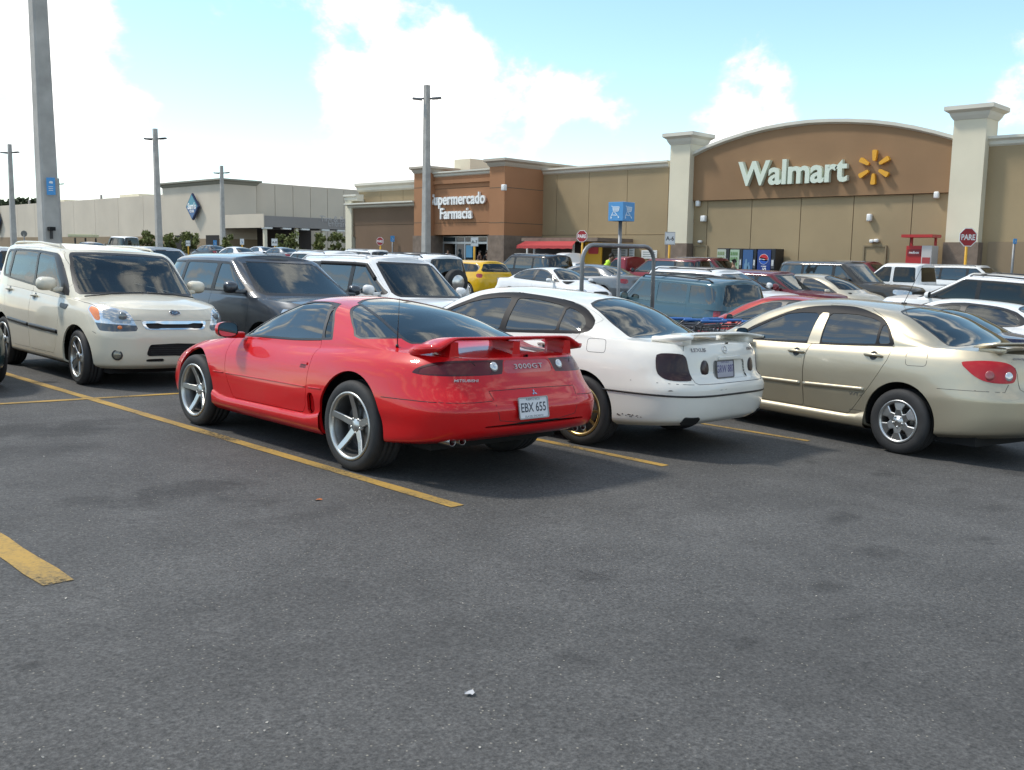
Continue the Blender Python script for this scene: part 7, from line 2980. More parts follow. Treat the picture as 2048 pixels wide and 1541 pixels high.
def build_kiosks():
    # red awning stall against the wall
    X = WX - 3.2
    c = at_x(1100, 515, X)
    g = lot(c.x, c.y).z
    o = thing('snack_kiosk', 'snack stall with a red awning, brown roof slab and yellow end panel by the wall', 'kiosk', (X, c.y, g))
    inv = Matrix.Translation((-X, -c.y, -g))
    zr = fz(1130, 476, X)
    mb = MB().box(inv @ Vector((X + 1.4, (fy(1048, X) + fy(1200, X)) / 2, zr - .10)), (3.2, fy(1048, X) - fy(1200, X), .20))
    mb.build('roof_slab', M_STONE, o)
    red = pbr('awning_red', (.40, .035, .035), .7)
    ya, yb = fy(1052, X), fy(1150, X)
    mb = MB()
    z1, z0 = zr - .22, fz(1100, 495, X)
    n = 12
    vs, fs = [], []
    XA = X - 1.3
    yfa, yfb, z0 = fy(1034, XA), fy(1146, XA), fz(1090, 493, XA)
    for i in range(n + 1):
        y = ya + (yb - ya) * i / n
        yf = yfa + (yfb - yfa) * i / n
        dz = .03 * (i % 2)
        vs += [(X + .2, y, z1 + .12), (XA, yf, z0 + .04), (XA - .02, yf, z0 + dz - .14)]
    for i in range(n):
        for k in range(2):
            a = i * 3 + k
            fs.append((a, a + 1, a + 4, a + 3))
    mb.add([inv @ Vector(v) for v in vs], fs)
    mb.build('awning', red, o)
    mb = MB()
    mb.box(inv @ Vector((X + 1.2, (ya + yb) / 2, (g + z1) / 2)), (1.2, ya - yb, z1 - g))
    mb.build('stall_body', pbr('stall_dark', (.045, .035, .035), .7), o)
    mb = MB().box(inv @ Vector((X + .35, (ya + yb) / 2, g + .55)), (.5, ya - yb - .4, 1.1), None, .03)
    mb.build('counter', pbr('counter_grey', (.22, .21, .21), .5), o)
    for px in (1058, 1072, 1150):
        mb = MB().box(inv @ Vector((X - .1, fy(px, X), (g + zr) / 2)), (.10, .10, zr - g - .1))
        mb.build('awning_post', M_SIGNW, o)
    yy = fy(1170, X + .35), fy(1203, X + .35)
    mb = MB().box(inv @ Vector((X + .42, sum(yy) / 2, (g + zr) / 2 - .1)), (.12, yy[0] - yy[1], zr - g - .25), None, .02)
    mb.build('yellow_panel', pbr('stall_yellow', (.62, .33, .015), .55), o)
    mb = MB().prism(round_poly([(-.35, -.25), (.35, -.25), (.35, .25), (-.35, .25)], .08), 0, .03, 'Z', inv @ fm(fy(1180, X), fz(1180, 499, X), X + .355))
    mb.build('panel_emblem', red, o)
    # notice boards on the wall
    X2 = WX - .25
    for (a, b, pt, pb, lab) in ((1225, 1256, 498, 512, 'wide white notice board on the tan wall behind the cart sign pole'), (1260, 1270, 498, 512, 'narrow white notice board beside the wide one on the tan wall'), (1285, 1316, 501, 514, 'white notice board nearest the left cream pillar on the tan wall')):
        y0, y1 = fy(a, X2), fy(b, X2)
        z1, z0 = fz((a + b) / 2, pt, X2), fz((a + b) / 2, pb + 4, X2)
        nb = thing('notice_board', lab, 'notice board', (X2, (y0 + y1) / 2, (z0 + z1) / 2))
        mb = MB().box((0, 0, 0), (.06, abs(y0 - y1), z1 - z0), None, .01)
        mb.build('board', M_SIGNW, nb)
        mb = MB()
        hh = z1 - z0
        for k in range(3):
            mb.box((-.034, 0, hh * (.28 - .26 * k)), (.006, abs(y0 - y1) * .8, hh * .10))
        mb.build('board_print', pbr('print_grey', (.35, .37, .36), .6), nb)
    # red rental kiosk with its small roof
    X3 = WX - 1.3
    y0, y1 = fy(1812, X3), fy(1872, X3)
    z1 = fz(1840, 470, X3)
    yc = (y0 + y1) / 2
    g = lot(X3, yc).z
    w = y0 - y1
    h = z1 - g
    k = thing('rental_kiosk', 'red rental kiosk with a flat red canopy beside the right cream pillar', 'kiosk', (X3, yc, g))
    redk = pbr('kiosk_red', (.42, .02, .02), .45)
    mb = MB().box((.1, 0, h - .06), (1.0, w * 1.04, .13))
    mb.build('canopy', redk, k)
    for s in (1, -1):
        mb = MB().box((.4, s * w * .40, h / 2), (.09, .09, h - .1))
        mb.build('canopy_post', redk, k)
    hb = fz(1840, 492, X3) - g
    mb = MB().box((.25, w * .14, hb / 2), (.7, w * .56, hb), None, .03)
    mb.build('cabinet', redk, k)
    mb = MB().box((.18, -w * .30, hb / 2 - .02), (.75, w * .34, hb + .05), None, .03)
    c2 = mb.build('display_cabinet', pbr('kiosk_panel', (.50, .48, .46), .4), k)
    M = frame_m((-.11, w * .14, hb - .30), (0, -1, 0), (0, 0, 1))
    mb = MB().prism([(-w * .22, -.14), (w * .22, -.14), (w * .22, .14), (-w * .22, .14)], 0, .015, 'Z', M)
    hp = mb.build('header_panel', pbr('kiosk_dark_red', (.20, .012, .015), .4), k)
    text('header_lettering', 'redbox', .15, M_SIGNW, hp, M @ Matrix.Translation((0, 0, .017)), .001, .004)
    M2 = frame_m((-.20, -w * .30, hb * .62), (0, -1, 0), (0, 0, 1))
    mb = MB().prism([(-w * .13, -.36), (w * .13, -.36), (w * .13, .46), (-w * .13, .46)], 0, .012, 'Z', M2)
    mb.build('poster', pbr('poster_red', (.35, .05, .05), .5), c2)
    mb = MB().prism([(-w * .08, -.16), (w * .0, -.22), (w * .08, -.16), (w * .08, .12), (-w * .08, .12)], .012, .02, 'Z', M2)
    mb.build('poster_shield', pbr('poster_green', (.05, .22, .15), .5), c2)
    # waiting shelter near the warehouse
    D = 92
    a, b = at_d(143, 474, D), at_d(191, 474, D)
    m_ = (a + b) / 2
    g = lot(m_.x, m_.y).z
    s = thing('waiting_shelter', 'small shelter with a pale yellow roof in front of the warehouse wall', 'shelter', (m_.x, m_.y, g), math.atan2(b.y - a.y, b.x - a.x))
    L = (b - a).length
    z = at_d(167, 472, D).z - g
    mb = MB().box((0, 0, z), (L, 1.6, .28), None, .05)
    mb.build('roof', pbr('shelter_roof', (.60, .56, .34), .6), s)
    for x in (-L / 2 + .15, L / 2 - .15, 0):
        mb = MB().box((x, .4, z / 2 - .2), (.12, .12, z))
        mb.build('post', M_BLACKP, s)
    mb = MB().box((0, .45, z * .4), (L * .5, .06, 1.1))
    mb.build('back_panel', pbr('shelter_green', (.12, .20, .15), .4), s)


def build_treeline():
    rg = random.Random(5)
    vs, fs = [], []
    for px in np.arange(-40, 82, .5):
        D = rg.uniform(225, 245)
        b = at_d(px, 495, D)
        top = at_d(px, 402 + rg.uniform(-2.5, 3) + (3 if px < 20 else 0) - 3 * math.exp(-((px - 48) / 12)**2), D).z
        for k in range(16):
            p = Vector((b.x, b.y, rg.uniform(top - 6, top)))
            s = rg.uniform(.4, 1.0)
            u = Vector((rg.gauss(0, 1), rg.gauss(0, 1), rg.gauss(0, 1))).normalized()
            v = u.cross(Vector((rg.gauss(0, 1), rg.gauss(0, 1), rg.gauss(0, 1)))).normalized()
            q = len(vs)
            vs += [p - u * s, p + v * s * .6, p + u * s, p - v * s * .6]
            fs.append((q, q + 1, q + 2, q + 3))
    tag(MB().add(vs, fs).build('treeline', pbr('leaf_far', (.05, .065, .025), .8, noise=(.2, .4))), kind='stuff')


def build_site():
    build_ground()
    build_store()
    build_club()
    build_treeline()
    # lamp posts
    o, b, lean = lamp_post(101, 27, 62, -260, 'tall concrete lamp post with a blue sign plate rising behind the cream hatchback', .50, .34)
    inv = Matrix.Translation(-b)
    c = at_d(102, 373, 27 - .30)
    n = Vector((-VX, -VY, 0))
    M = inv @ frame_m(c, Vector((0, 0, 1)).cross(n), (0, 0, 1))
    mb = MB().prism([(-.115, -.23), (.115, -.23), (.115, .23), (-.115, .23)], -.01, .012, 'Z', M)
    p = mb.build('sign_plate', M_SIGNB, o)
    mk = MB()
    mk.prism(round_poly([(-.05, .08), (.06, .07), (.06, .13), (-.02, .14)], .02), .012, .015, 'Z', M)
    mk.build('sign_mark', M_SIGNW, p)
    mk = MB()
    for k in range(3):
        mk.prism([(-.06, -.02 - k * .05), (.06, -.02 - k * .05), (.06, -.005 - k * .05), (-.06, -.005 - k * .05)], .012, .0145, 'Z', M)
    mk.build('sign_text_line', M_SIGNW, p)
    ho = MB().box(inv @ at_d(103, 458, 27 - .26), (.16, .16, .10))
    ho.build('conduit_hole', M_DARK, o)
    ho = MB().box(inv @ at_d(103, 470, 27 - .26), (.06, .06, .22))
    ho.build('conduit', M_BLACKP, o)
    lamp_post(852, 58, 854, 171, 'concrete lamp post standing in front of the terracotta supermarket entrance')
    lamp_post(319, 76, 310, 258, 'concrete lamp post left of the warehouse corner tower')
    lamp_post(446, 105, 443, 332, 'concrete lamp post in front of the warehouse corner tower edge', .5, .3)
    lamp_post(28, 92, 19, 289, 'concrete lamp post left of the tall blue-signed post', .5, .3)
    lamp_post(120, 128, 115, 357, 'far concrete lamp post just right of the tall blue-signed post', .55, .35)
    # signs
    sign_panel('oct', 1936, 475, 40, 36, 'red PARE stop sign in front of the right cream pillar', face=math.atan2(-VY, -VX) + .1)
    sign_panel('oct', 1164, 473, 50, 23, 'red PARE stop sign in front of the red awning stall', face=math.atan2(-VY, -VX) - .55)
    sign_panel('oct', 760, 483, 60, 16, 'red PARE stop sign in front of the shop windows of the brown wing', face=math.atan2(-VY, -VX) - .4)
    sign_panel('row', 1340, 477, 46, 20.5, 'white row sign reading A-6 in front of the left cream pillar', txt='A-6')
    sign_panel('row', 949, 484, 52, 15, 'white row sign reading A-7 in front of the supermarket doors', txt='A-7')
    sign_panel('row', 549, 485, 78, 12, 'white row sign reading A-8 before the dark canopy bay', txt='A-8')
    sign_panel('row', 376, 487, 85, 9, 'white row sign reading A-9 in front of the warehouse tower entrance', txt='A-9')
    sign_panel('blue', 785, 478, 66, 8, 'light blue parking sign on a grey post by the shop windows')
    sign_panel('park', 484, 484, 80, 8, 'white parking sign with an orange top beside the small trees')
    sign_panel('blue', 430, 486, 84, 7, 'blue parking sign beside the warehouse tower opening')
    sign_panel('blue', 2030, 483, 41, 7, 'narrow blue parking sign on a yellow post at the far right of the wall')
    b = at_d(48, 468, 95)
    g = lot(b.x, b.y).z
    o = thing('round_sign', 'grey round sign back on a post before the warehouse wall', 'sign', (b.x, b.y, g))
    MB().tube([(0, 0, -.2), (0, 0, b.z - g)], .05, 6).build('post', M_GALV, o)
    r_ = 6.5 * 95 / FPX
    MB().prism([(r_ * math.cos(q), r_ * math.sin(q)) for q in np.linspace(0, 6.283, 9)[:-1]], -.02, .02, 'Z', Matrix.Translation(-Vector((b.x, b.y, g))) @ frame_m(b, (VY, -VX, 0), (0, 0, 1))).build('panel', pbr('sign_back', (.16, .16, .15), .5, .4), o)
    build_corral()
    build_carts()
    for i, (px, pt, D, w, lab) in enumerate(((296, 462, 96, 32, 'young tree left of the lamp post by the warehouse tower'), (338, 467, 94, 26, 'young tree right of the lamp post by the warehouse tower'), (378, 466, 94, 36, 'young tree under the blue diamond sign'),
                                             (455, 470, 92, 24, 'young tree at the corner of the warehouse canopy'), (577, 467, 90, 40, 'round young tree between the two canopy columns'), (640, 466, 90, 34, 'young tree beside the right canopy column'), (676, 466, 91, 30, 'young tree next to the cream end pillar'))):
        build_tree(px, pt, 500, D, w, lab, 20 + i)
    vending(1436, 1461, 497, 'pale vending machine at the left end of the row against the tan wall', 'white')
    vending(1462, 1488, 497.5, 'green-fronted vending machine second from the left end of the row', 'green')
    vending(1488, 1516, 498, 'blue vending machine with a bottle picture in the row against the wall', 'water')
    vending(1517, 1554, 498, 'blue vending machine with a round red, white and blue emblem', 'cola')
    build_kiosks()
    build_person(1207, 39.5, 'person leaning over in a bright yellow-green vest near the yellow stall panel', (.55, .85, .06), (.03, .035, .05), bend=.45, face=R(-60), h=1.92)
    build_person(960, 60, 'person in dark clothes walking by the supermarket doors, left of the pair', (.09, .05, .045), (.04, .035, .035), face=R(100))
    build_person(974, 60, 'person in a black top by the supermarket doors, right of the pair', (.03, .03, .035), (.035, .035, .04), face=R(60))
    build_person(1469, 38, 'person in a brown top walking in front of the vending machines', (.10, .075, .05), (.06, .05, .05), face=R(120))
    build_person(896, 63, 'person in a pale shirt standing inside the supermarket doorway', (.42, .45, .50), (.05, .05, .07), face=R(-120))
# ------------------------------------------------------------------ the other parked cars


def scale_spec(sp, sx, sy, sz):
    def pts(s, k):
        return [(a * sx, b * k) for a, b in s] if isinstance(s, list) else s * k
    out = dict(ref=sp['ref'], rows=[], up={})
    for (z, xr, xf, W, nr, nf, mr, mf) in sp['rows']:
        out['rows'].append((pts(z, sz), xr * sx, xf * sx, pts(W, sy), nr, nf, mr, mf))
    u = sp['up']
    for k, v in u.items():
        if k in ('zc', 'crown'):
            out['up'][k] = pts(v, sz)
        elif k == 'inset':
            out['up'][k] = pts(v, sy)
        elif k == 'bow':
            out['up'][k] = pts(v, sx)
        else:
            out['up'][k] = v
    return out


def sp2(poly, sx, sz):
    return [(a * sx, b * sz) for a, b in poly]


P_SETS = {}


def bg_paint(key):
    tab = dict(white=((.76, .76, .75), 0), silver=((.50, .51, .52), .7), black=((.012, .012, .014), 0), dkgrey=((.035, .043, .055), .45), navy=((.012, .018, .05), .25), blue=((.05, .105, .135), .2),
               yellow=((.72, .42, .01), 0), maroon=((.13, .014, .022), .2), red=((.36, .03, .022), .1), beige=((.46, .42, .33), .5), charcoal=((.05, .047, .042), .1), grey=((.16, .17, .18), .5), teal=((.02, .05, .055), .2), crimson=((.22, .012, .02), .1))
    c, m = tab[key]
    return paint('car_paint_' + key, c, m, .38)


def finish_common(c, axles, ys, Rt, style, x0, x1, hw, rim=None, wr=None, Ra=None):
    add_wheels(c, axles, ys, Rt, .215, (wr or Rt * .64), style, rim)
    underbody(c, x0, x1, axles, (Ra or Rt + .05), Rt + .01, hw=hw, yout=min(ys) - .04)


def sedan(name, label, pose, paint_key, L=4.5, W=1.72, H=1.42, base='cor', style='plain', rim=None, tail='red', group=None, spoiler=False, visor=False, z0=0.0, glassm=None, roofrail=False):
    B, SL, SW, SH = (SPEC_COR, 4.53, 1.70, 1.44) if base == 'cor' else (SPEC_LEX, 4.80, 1.80, 1.415)
    sx, sy, sz = L / SL, W / SW, H / SH
    c = Car(name, label, pose, bg_paint(paint_key), scale_spec(B, sx, sy, sz), ncol=96, nrow=18, group=group, z0=z0)
    ax = (1.30 * sx, -1.30 * sx) if base == 'cor' else (1.40 * sx, -1.40 * sx)
    Rt = .315
    for x in ax:
        c.arch(x, Rt + .01, Rt + .05)
    if base == 'cor':
        band = [(.93, .945), (.78, 1.03), (.627, 1.112), (.44, 1.20), (.24, 1.285), (.05, 1.335), (-.181, 1.361), (-.44, 1.366), (-.634, 1.342), (-.84, 1.291), (-.925, 1.255), (-1.036, 1.167), (-1.10, 1.09), (-1.135, 1.022), (-1.0, 1.008), (-.5, .975), (0, .958), (.5, .945)]
        fr = [(.84, .955), (.72, 1.03), (.594, 1.105), (.44, 1.185), (.275, 1.262), (.10, 1.30), (-.10, 1.318), (-.165, 1.31), (-.14, .985), (.3, .963)]
        rr = [(-.245, 1.32), (-.45, 1.325), (-.61, 1.315), (-.79, 1.28), (-.905, 1.235), (-1.04, 1.09), (-1.07, 1.035), (-.6, .998), (-.23, .985)]
        rw = [(-.90, -.1), (-.90, 0), (-.93, .30), (-.97, .45), (-1.04, .51), (-1.24, .545), (-1.46, .585), (-1.61, .615), (-1.66, .60), (-1.70, .50), (-1.74, .3), (-1.76, 0), (-1.76, -.1)]
        ws = [(1.26, -.1), (1.26, 0), (1.20, .35), (1.05, .58), (.92, .645), (.62, .56), (.42, .50), (.33, .40), (.31, .2), (.31, 0), (.31, -.1)]
        tl = [(.955, .925), (.87, .945), (.72, .95), (.56, .935), (.52, .86), (.54, .78), (.66, .765), (.78, .785), (.91, .87)]
        hl = [(1.0, .76), (.82, .80), (.60, .78), (.52, .70), (.72, .66), (.95, .68)]
        gr = [(-.1, .60), (.38, .60), (.42, .70), (-.1, .71)]
    else:
        band = [(.98, .945), (.78, 1.055), (.55, 1.165), (.316, 1.258), (.175, 1.31), (-.055, 1.345), (-.258, 1.355), (-.456, 1.352), (-.74, 1.33), (-.978, 1.298), (-1.16, 1.252), (-1.302, 1.18), (-1.37, 1.12), (-1.375, 1.058), (-1.31, 1.025), (-1.1, 1.008), (-.7, .985), (-.1, .955), (.5, .94)]
        fr = [(.86, .965), (.70, 1.06), (.48, 1.165), (.28, 1.245), (.12, 1.285), (-.05, 1.305), (-.235, 1.312), (-.25, .985), (.3, .963)]
        rr = [(-.33, 1.315), (-.55, 1.315), (-.75, 1.30), (-.955, 1.27), (-1.18, 1.20), (-1.30, 1.09), (-1.27, 1.045), (-.6, 1.004), (-.35, .993)]
        rw = [(-1.06, -.1), (-1.06, 0), (-1.09, .30), (-1.13, .44), (-1.20, .50), (-1.45, .565), (-1.70, .61), (-1.80, .61), (-1.86, .50), (-1.92, .30), (-1.94, 0), (-1.94, -.1)]
        ws = [(1.22, -.1), (1.22, 0), (1.16, .35), (1.02, .60), (.88, .665), (.62, .585), (.42, .52), (.33, .42), (.31, .2), (.31, 0), (.31, -.1)]
        tl = [(.945, .895), (.86, .91), (.70, .905), (.56, .88), (.54, .75), (.62, .70), (.80, .69), (.925, .74)]
        hl = [(1.05, .70), (.85, .76), (.62, .755), (.58, .68), (.80, .63), (1.0, .64)]
        gr = [(-.1, .58), (.34, .58), (.38, .69), (-.1, .70)]
    gm = glassm or G_TINT
    pn, sr = glass_band(c, sp2(band, sx, sz), [sp2(fr, sx, sz), sp2(rr, sx, sz)], G_SIDE if glassm is None else glassm)
    sxy = lambda p: [(a * sx, b * sy) for a, b in p]
    c.window('top', sxy(rw), ('up', ), .03, gm, pair=False, name='rear_window')
    c.window('top', sxy(ws), ('up', ), .035, gm, pair=False, name='windscreen')
    k = c.arc_total / ((5.59 if base == 'cor' else 6.02))
    c.pair(c.take('arc', sp2(tl, k, sz), ('low', )), 'taillight', M_LAMPR if tail == 'red' else M_LAMPS)
    c.pair(c.take('farc', sp2(hl, k, sz), ('low', )), 'headlight', M_LAMPC)
    c.part(c.take('farc', sp2(gr, k, sz), ('low', )), 'grille', M_GRILLE, both=True, off=-.015)
    xd = -.21 if base == 'cor' else -.29
    df = c.take('side', sp2([(.82, 1.05), (.92, .93), (.92, .60), (.78, .33), (xd, .33), (xd, 1.38), (.25, 1.33), (.60, 1.17)], sx, sz), ('low', 'up'))
    d1 = c.pair(df, 'door', c.paint, gap=.003, skirt=.02)
    e = -.98 if base == 'cor' else -1.05
    dr = c.take('side', sp2([(xd - .004, 1.40), (xd - .004, .33), (e + .2, .33), (e, .62), (e - .10, .85), (e - .2, 1.02), (e - .05, 1.2), (e + .2, 1.36)], sx, sz), ('low', 'up'))
    d2 = c.pair(dr, 'door', c.paint, gap=.003, skirt=.02)
    reparent(pn[0], d1)
    reparent(pn[1], d2)
    c.finish()
    xr = c.spec['rows'][3][1]
    p, n = c.pt('rear', 0, .80 * sz)
    plate(c, c.decal_m('rear', 0, .80 * sz, off=.006), '')
    mirror(c, .68 * sx, W / 2 + .08, 1.0 * sz, c.paint, (.11, .19, .13), (.74 * sx, W / 2 - .08, .95 * sz))
    finish_common(c, ax, (W / 2 - .03, ) * 2, Rt, style, -2.0 * sx, 1.85 * sx, .62, rim)
    interior(c, 1.2 * sx, -1.1 * sx, .95, M_SEAT, (.95 * sx, 1.0 * sz))
    if spoiler:
        mb = MB()
        for s in (1, -1):
            mb.box((xr + .28, s * .50 * sy, 1.10 * sz), (.10, .05, .10), None, .01)
        mb.box((xr + .24, 0, 1.155 * sz), (.22, 1.25 * sy, .03), None, .012, True)
        mb.build('spoiler', c.paint, c.root)
    return c


def suv_spec(L, W, H, hood=1.0, belt=1.05, cowl=.98, head=.35, rear_in=.14, sharp=9, nose=5.5, xo=.02, slope_r=.0, tum=.12, roofdrop=0.03):
    h = L / 2
    f, r = h + xo, -h + xo
    w = W / 2
    rows = [
        ([(r, .33), (-1.2, .25), (1.2, .25), (f, .28)], r + .10, f - .12, w * .90, 9, 7, 3.5, 2.8),
        ([(r, .38), (-1.2, .31), (1.2, .31), (f, .34)], r + .03, f - .03, w * .97, 9, 7, 3.5, 2.8),
        (.54, r, f, w * .995, 9, 7, 3.5, 2.8),
        (.66, r, f, w, 9, 7, 3.5, 2.8),
        (.82, r + .02, f - .06, w * .995, 9, 6.5, 3.5, 2.7),
        ([(r, belt - .14), (f, hood - .12)], r + .04, f - .08, w * .98, 9, 6, 3.5, 2.6),
        ([(r, belt), (0, belt - .02), (cowl, hood + .02), (f, hood - .06)], r + .06, f - .16, w * .94, 9, nose, 3.5, 2.6)]
    cb = []
    for (u, ins) in ((-.02, 0), (.25, .02), (.55, .05), (.80, .09), (.92, .115), (1.0, .17)):
        zr = belt - .02 + (H - .05 - belt) * u
        zf = hood + (H - .06 - hood) * u
        cb.append(([(r, zr + (-roofdrop * u)), (-.4, zr), (cowl, min(zr, zf + .02))], r + .065 + rear_in * max(0, u)**1.5 + (slope_r * u), cowl + .30 - (cowl + .30 - head) * max(0, u)**.9, w * .935 - tum * max(0, u)**1.2 - (.045 if u == 1.0 else 0), sharp, 8, 3.6, 2.7))
    return dict(ref=3, rows=rows, up=dict(zc=[(r, belt), (cowl, hood + .05), (f - .5, hood + .02), (f - .16, hood - .04)], inset=.06, crown=[(-2, .03), (1, .06), (f, .05)], bow=0.0, rd=.07, bulge=0.0),
                cab=dict(rows=cb, roof=[(r, H - .015), (-.3, H), (head, H - .01)], nrow=10, nc=6))


def suv(name, label, pose, paint_key, L=4.6, W=1.82, H=1.72, belt=1.06, hood=1.0, cowl=.95, head=.30, style='plain', rail=None, tail='side', group=None, cat='car', rear_in=.16, spare=False, visor=False,
        glassm=None, doors=2, quarter=True, bumper=None, z0=0.0, tum=.12, rim=None, Rt=.34, slope_r=0.0, nrow=16, ncol=96, wheelarch=None, sidecol=None, sharp=9, plate_txt=''):
    S = suv_spec(L, W, H, hood, belt, cowl, head, rear_in, tum=tum, slope_r=slope_r, sharp=sharp)
    c = Car(name, label, pose, bg_paint(paint_key), S, cat=cat, ncol=ncol, nrow=nrow, group=group, z0=z0)
    wb = L * .29
    ax = (wb + .05, -wb + .05)
    for x in ax:
        c.arch(x, Rt + .015, Rt + .055)
    r, f = -L / 2 + .02, L / 2 + .02
    zt = H - .135
    zb = belt + .035
    # front edge of the side glass follows the windscreen pillar
    lean = lambda z: cowl + .16 - (cowl + .30 - head) * max(0, (z - hood) / (H - .06 - hood))**.9 - .05
    xe = r + .20 + rear_in * .6 + slope_r * .7
    fz_ = hood + .06
    band = [(lean(fz_), fz_ + .02), (lean(1.2), 1.2), (lean((zt + 1.2) / 2), (zt + 1.2) / 2), (lean(zt), zt), (-.5, zt + .012), (xe + .15, zt - .005), (xe + .02, zt - .08), (xe - .02, zb + .12), (xe + .05, zb + .02), (-.4, zb - .015)]
    xm = -.12
    xr_ = -wb + .20
    fr = [(lean(fz_ + .05) - .07, fz_ + .06), (lean(1.22) - .05, 1.22), (lean((zt + 1.2) / 2) - .05, (zt + 1.2) / 2), (lean(zt - .03) - .05, zt - .03), (xm + .05, zt - .022), (xm + .05, zb + .01), (.3, zb + .012)]
    rr = [(xm - .05, zt - .022), (xr_ + .04, zt - .022), (xr_ + .02, zb + .03), (xm - .05, zb + .02)]
    qq = [(xr_ - .05, zt - .025), (xe + .17, zt - .035), (xe + .06, zt - .10), (xe + .03, zb + .12), (xe + .08, zb + .055), (xr_ - .07, zb + .035)]
    gm = glassm or G_SIDE
    panes = [fr, rr] + ([qq] if quarter else [])
    pn, sr = glass_band(c, round_poly(band, .04), [round_poly(p, .025) for p in panes], gm, M_RUB if sidecol is None else c.paint, ('cab', ))
    w0 = W / 2
    z1, z2 = hood + .06, H - .095
    wl = w0 * .92 - .09
    wu = w0 * .92 - tum - .09
    f1 = c.take('front', [(-.1, z1 - .01), (wl * .9, z1 - .01), (wl, z1 + .02), (wu + .01, z2 - .03), (wu - .04, z2), (-.1, z2 + .01)], ('cab', ))
    i, fr_ = c.sub(f1, 'front', [(-.2, z1 + .03), (wl - .05, z1 + .03), (wu - .04, z2 - .03), (-.2, z2 - .025)], 'cab')
    wsp = c.part(i, 'windscreen', glass('screen_glass', (.40, .44, .42), 1.6), both=True, off=-.004, skirt=0)
    c.part(fr_, 'window_frame', M_RUB, wsp, both=True, off=-.002, skirt=.015)
    if not spare or True:
        zb2 = belt + .06
        rw = round_poly([(-.1, zb2), (w0 * .74, zb2), (w0 * .78, zb2 + .05), (wu * .88, H - .14), (wu * .82, H - .115), (-.1, H - .10)], .03)
        f2 = c.take('rear', rw, ('cab', ))
        c.part(f2, 'rear_window', glassm or G_TINT, both=True, off=-.003)
    T = c.arc_total
    y = w0
    if tail == 'side':
        t = round_poly([(y - .10, .84), (y + .16, .86), (y + .16, 1.0), (y - .02, belt - .01), (y - .12, belt - .01)], .03)
    elif tail == 'tall':
        t = round_poly([(y - .10, .80), (y + .05, .80), (y + .05, belt - .01), (y - .10, belt - .01)], .02)
    else:
        t = round_poly([(y - .22, .74), (y + .10, .74), (y + .13, .90), (y - .2, .90)], .03)
    c.pair(c.take('arc', t, ('low', )), 'taillight', M_LAMPR, off=.003)
    c.pair(c.take('farc', round_poly([(y + .14, hood - .22), (y + .10, hood - .10), (y - .25, hood - .12), (y - .42, hood - .16), (y - .40, hood - .30), (y - .10, hood - .31)], .04), ('low', )), 'headlight', M_LAMPC, off=.002)
    c.part(c.take('farc', round_poly([(-.1, hood - .34), (y - .45, hood - .34), (y - .43, hood - .16), (-.1, hood - .15)], .03), ('low', )), 'grille', M_GRILLE, both=True, off=-.015)
    xm_ = xm
    df = c.take('side', [(cowl - .05, belt + .1), (cowl - .02, .8), (cowl - .06, .55), (cowl - .16, .36), (xm_, .36), (xm_, zt + .04), (lean(zt) + .03, zt + .04), (lean(1.25) + .04, 1.25)], ('low', 'up', 'cab'))
    d1 = c.pair(df, 'door', c.paint, gap=.003, skirt=.02)
    reparent(pn[0], d1)
    if doors == 2:
        dr = c.take('side', [(xm_ - .004, zt + .04), (xm_ - .004, .36), (xr_ + .34, .36), (xr_ + .12, .62), (xr_ - .02, .82), (xr_ - .02, zt + .04)], ('low', 'up', 'cab'))
        d2 = c.pair(dr, 'door', c.paint, gap=.003, skirt=.02)
        reparent(pn[1], d2)
    c.finish()
    if bumper:
        for (x, s) in ((r - .03, 1), (f + .02, -1)):
            MB().box((x + .04 * s, 0, .56), (.14, W * .94, .20), None, .04, True).build('bumper', bumper, c.root)
    if rail:
        for s in (1, -1):
            P = [c.pt('top', x, s * (W / 2 - tum - .13))[0] + Vector((0, 0, d)) for x, d in ((head - .15, .0), (head - .22, .045), (-.5, .055), (r + .62, .05), (r + .50, 0))]
            MB().tube(P, .018, 6).build('roof_rail', rail, c.root)
        if rail is not c.paint:
            for x in (-.1, r + 1.0):
                a, b = [c.pt('top', x, s * (W / 2 - tum - .13))[0] + Vector((0, 0, .06)) for s in (1, -1)]
                MB().tube([a, b], .014, 6).build('roof_bar', rail, c.root)
    if spare:
        mb = MB()
        x = r - .13
        mb.lathe([(.16, -.10), (.33, -.10), (.35, -.05), (.35, .08), (.16, .12)], 'X', 28, (x, -.02, .98))
        sw = mb.build('spare_wheel', M_TYRE, c.root)
        MB().lathe([(0, -.11), (.20, -.105), (.22, -.085), (.22, 0)], 'X', 24, (x, -.02, .98)).build('spare_cover', M_RIM, sw)
    if visor:
        for s in (1, -1):
            mb = MB()
            c.ribbon(mb, 'side', [(lean(zt - .25) - .02, zt - .25), (lean(zt - .05) - .03, zt - .03), (xm + .02, zt - .015), (xm - .02, zt - .015), (xr_ + .06, zt - .015)], .07, .02, s)
            mb.build('window_visor', pbr('smoked_visor', (.03, .028, .03), .12, coat=1), c.root)
    plate(c, c.decal_m('rear', 0, .78, off=.01), plate_txt)
    mirror(c, cowl - .30, W / 2 + .10, belt + .10, c.paint, (.12, .20, .17), (cowl - .20, W / 2 - .08, belt + .03))
    finish_common(c, ax, (W / 2 - .03, ) * 2, Rt, style, r + .25, f - .3, .62, rim, Rt * .66, Rt + .055)
    interior(c, cowl + .05, r + .75, belt, M_SEAT, (cowl - .15, belt), None, seat_z=.45)
    return c


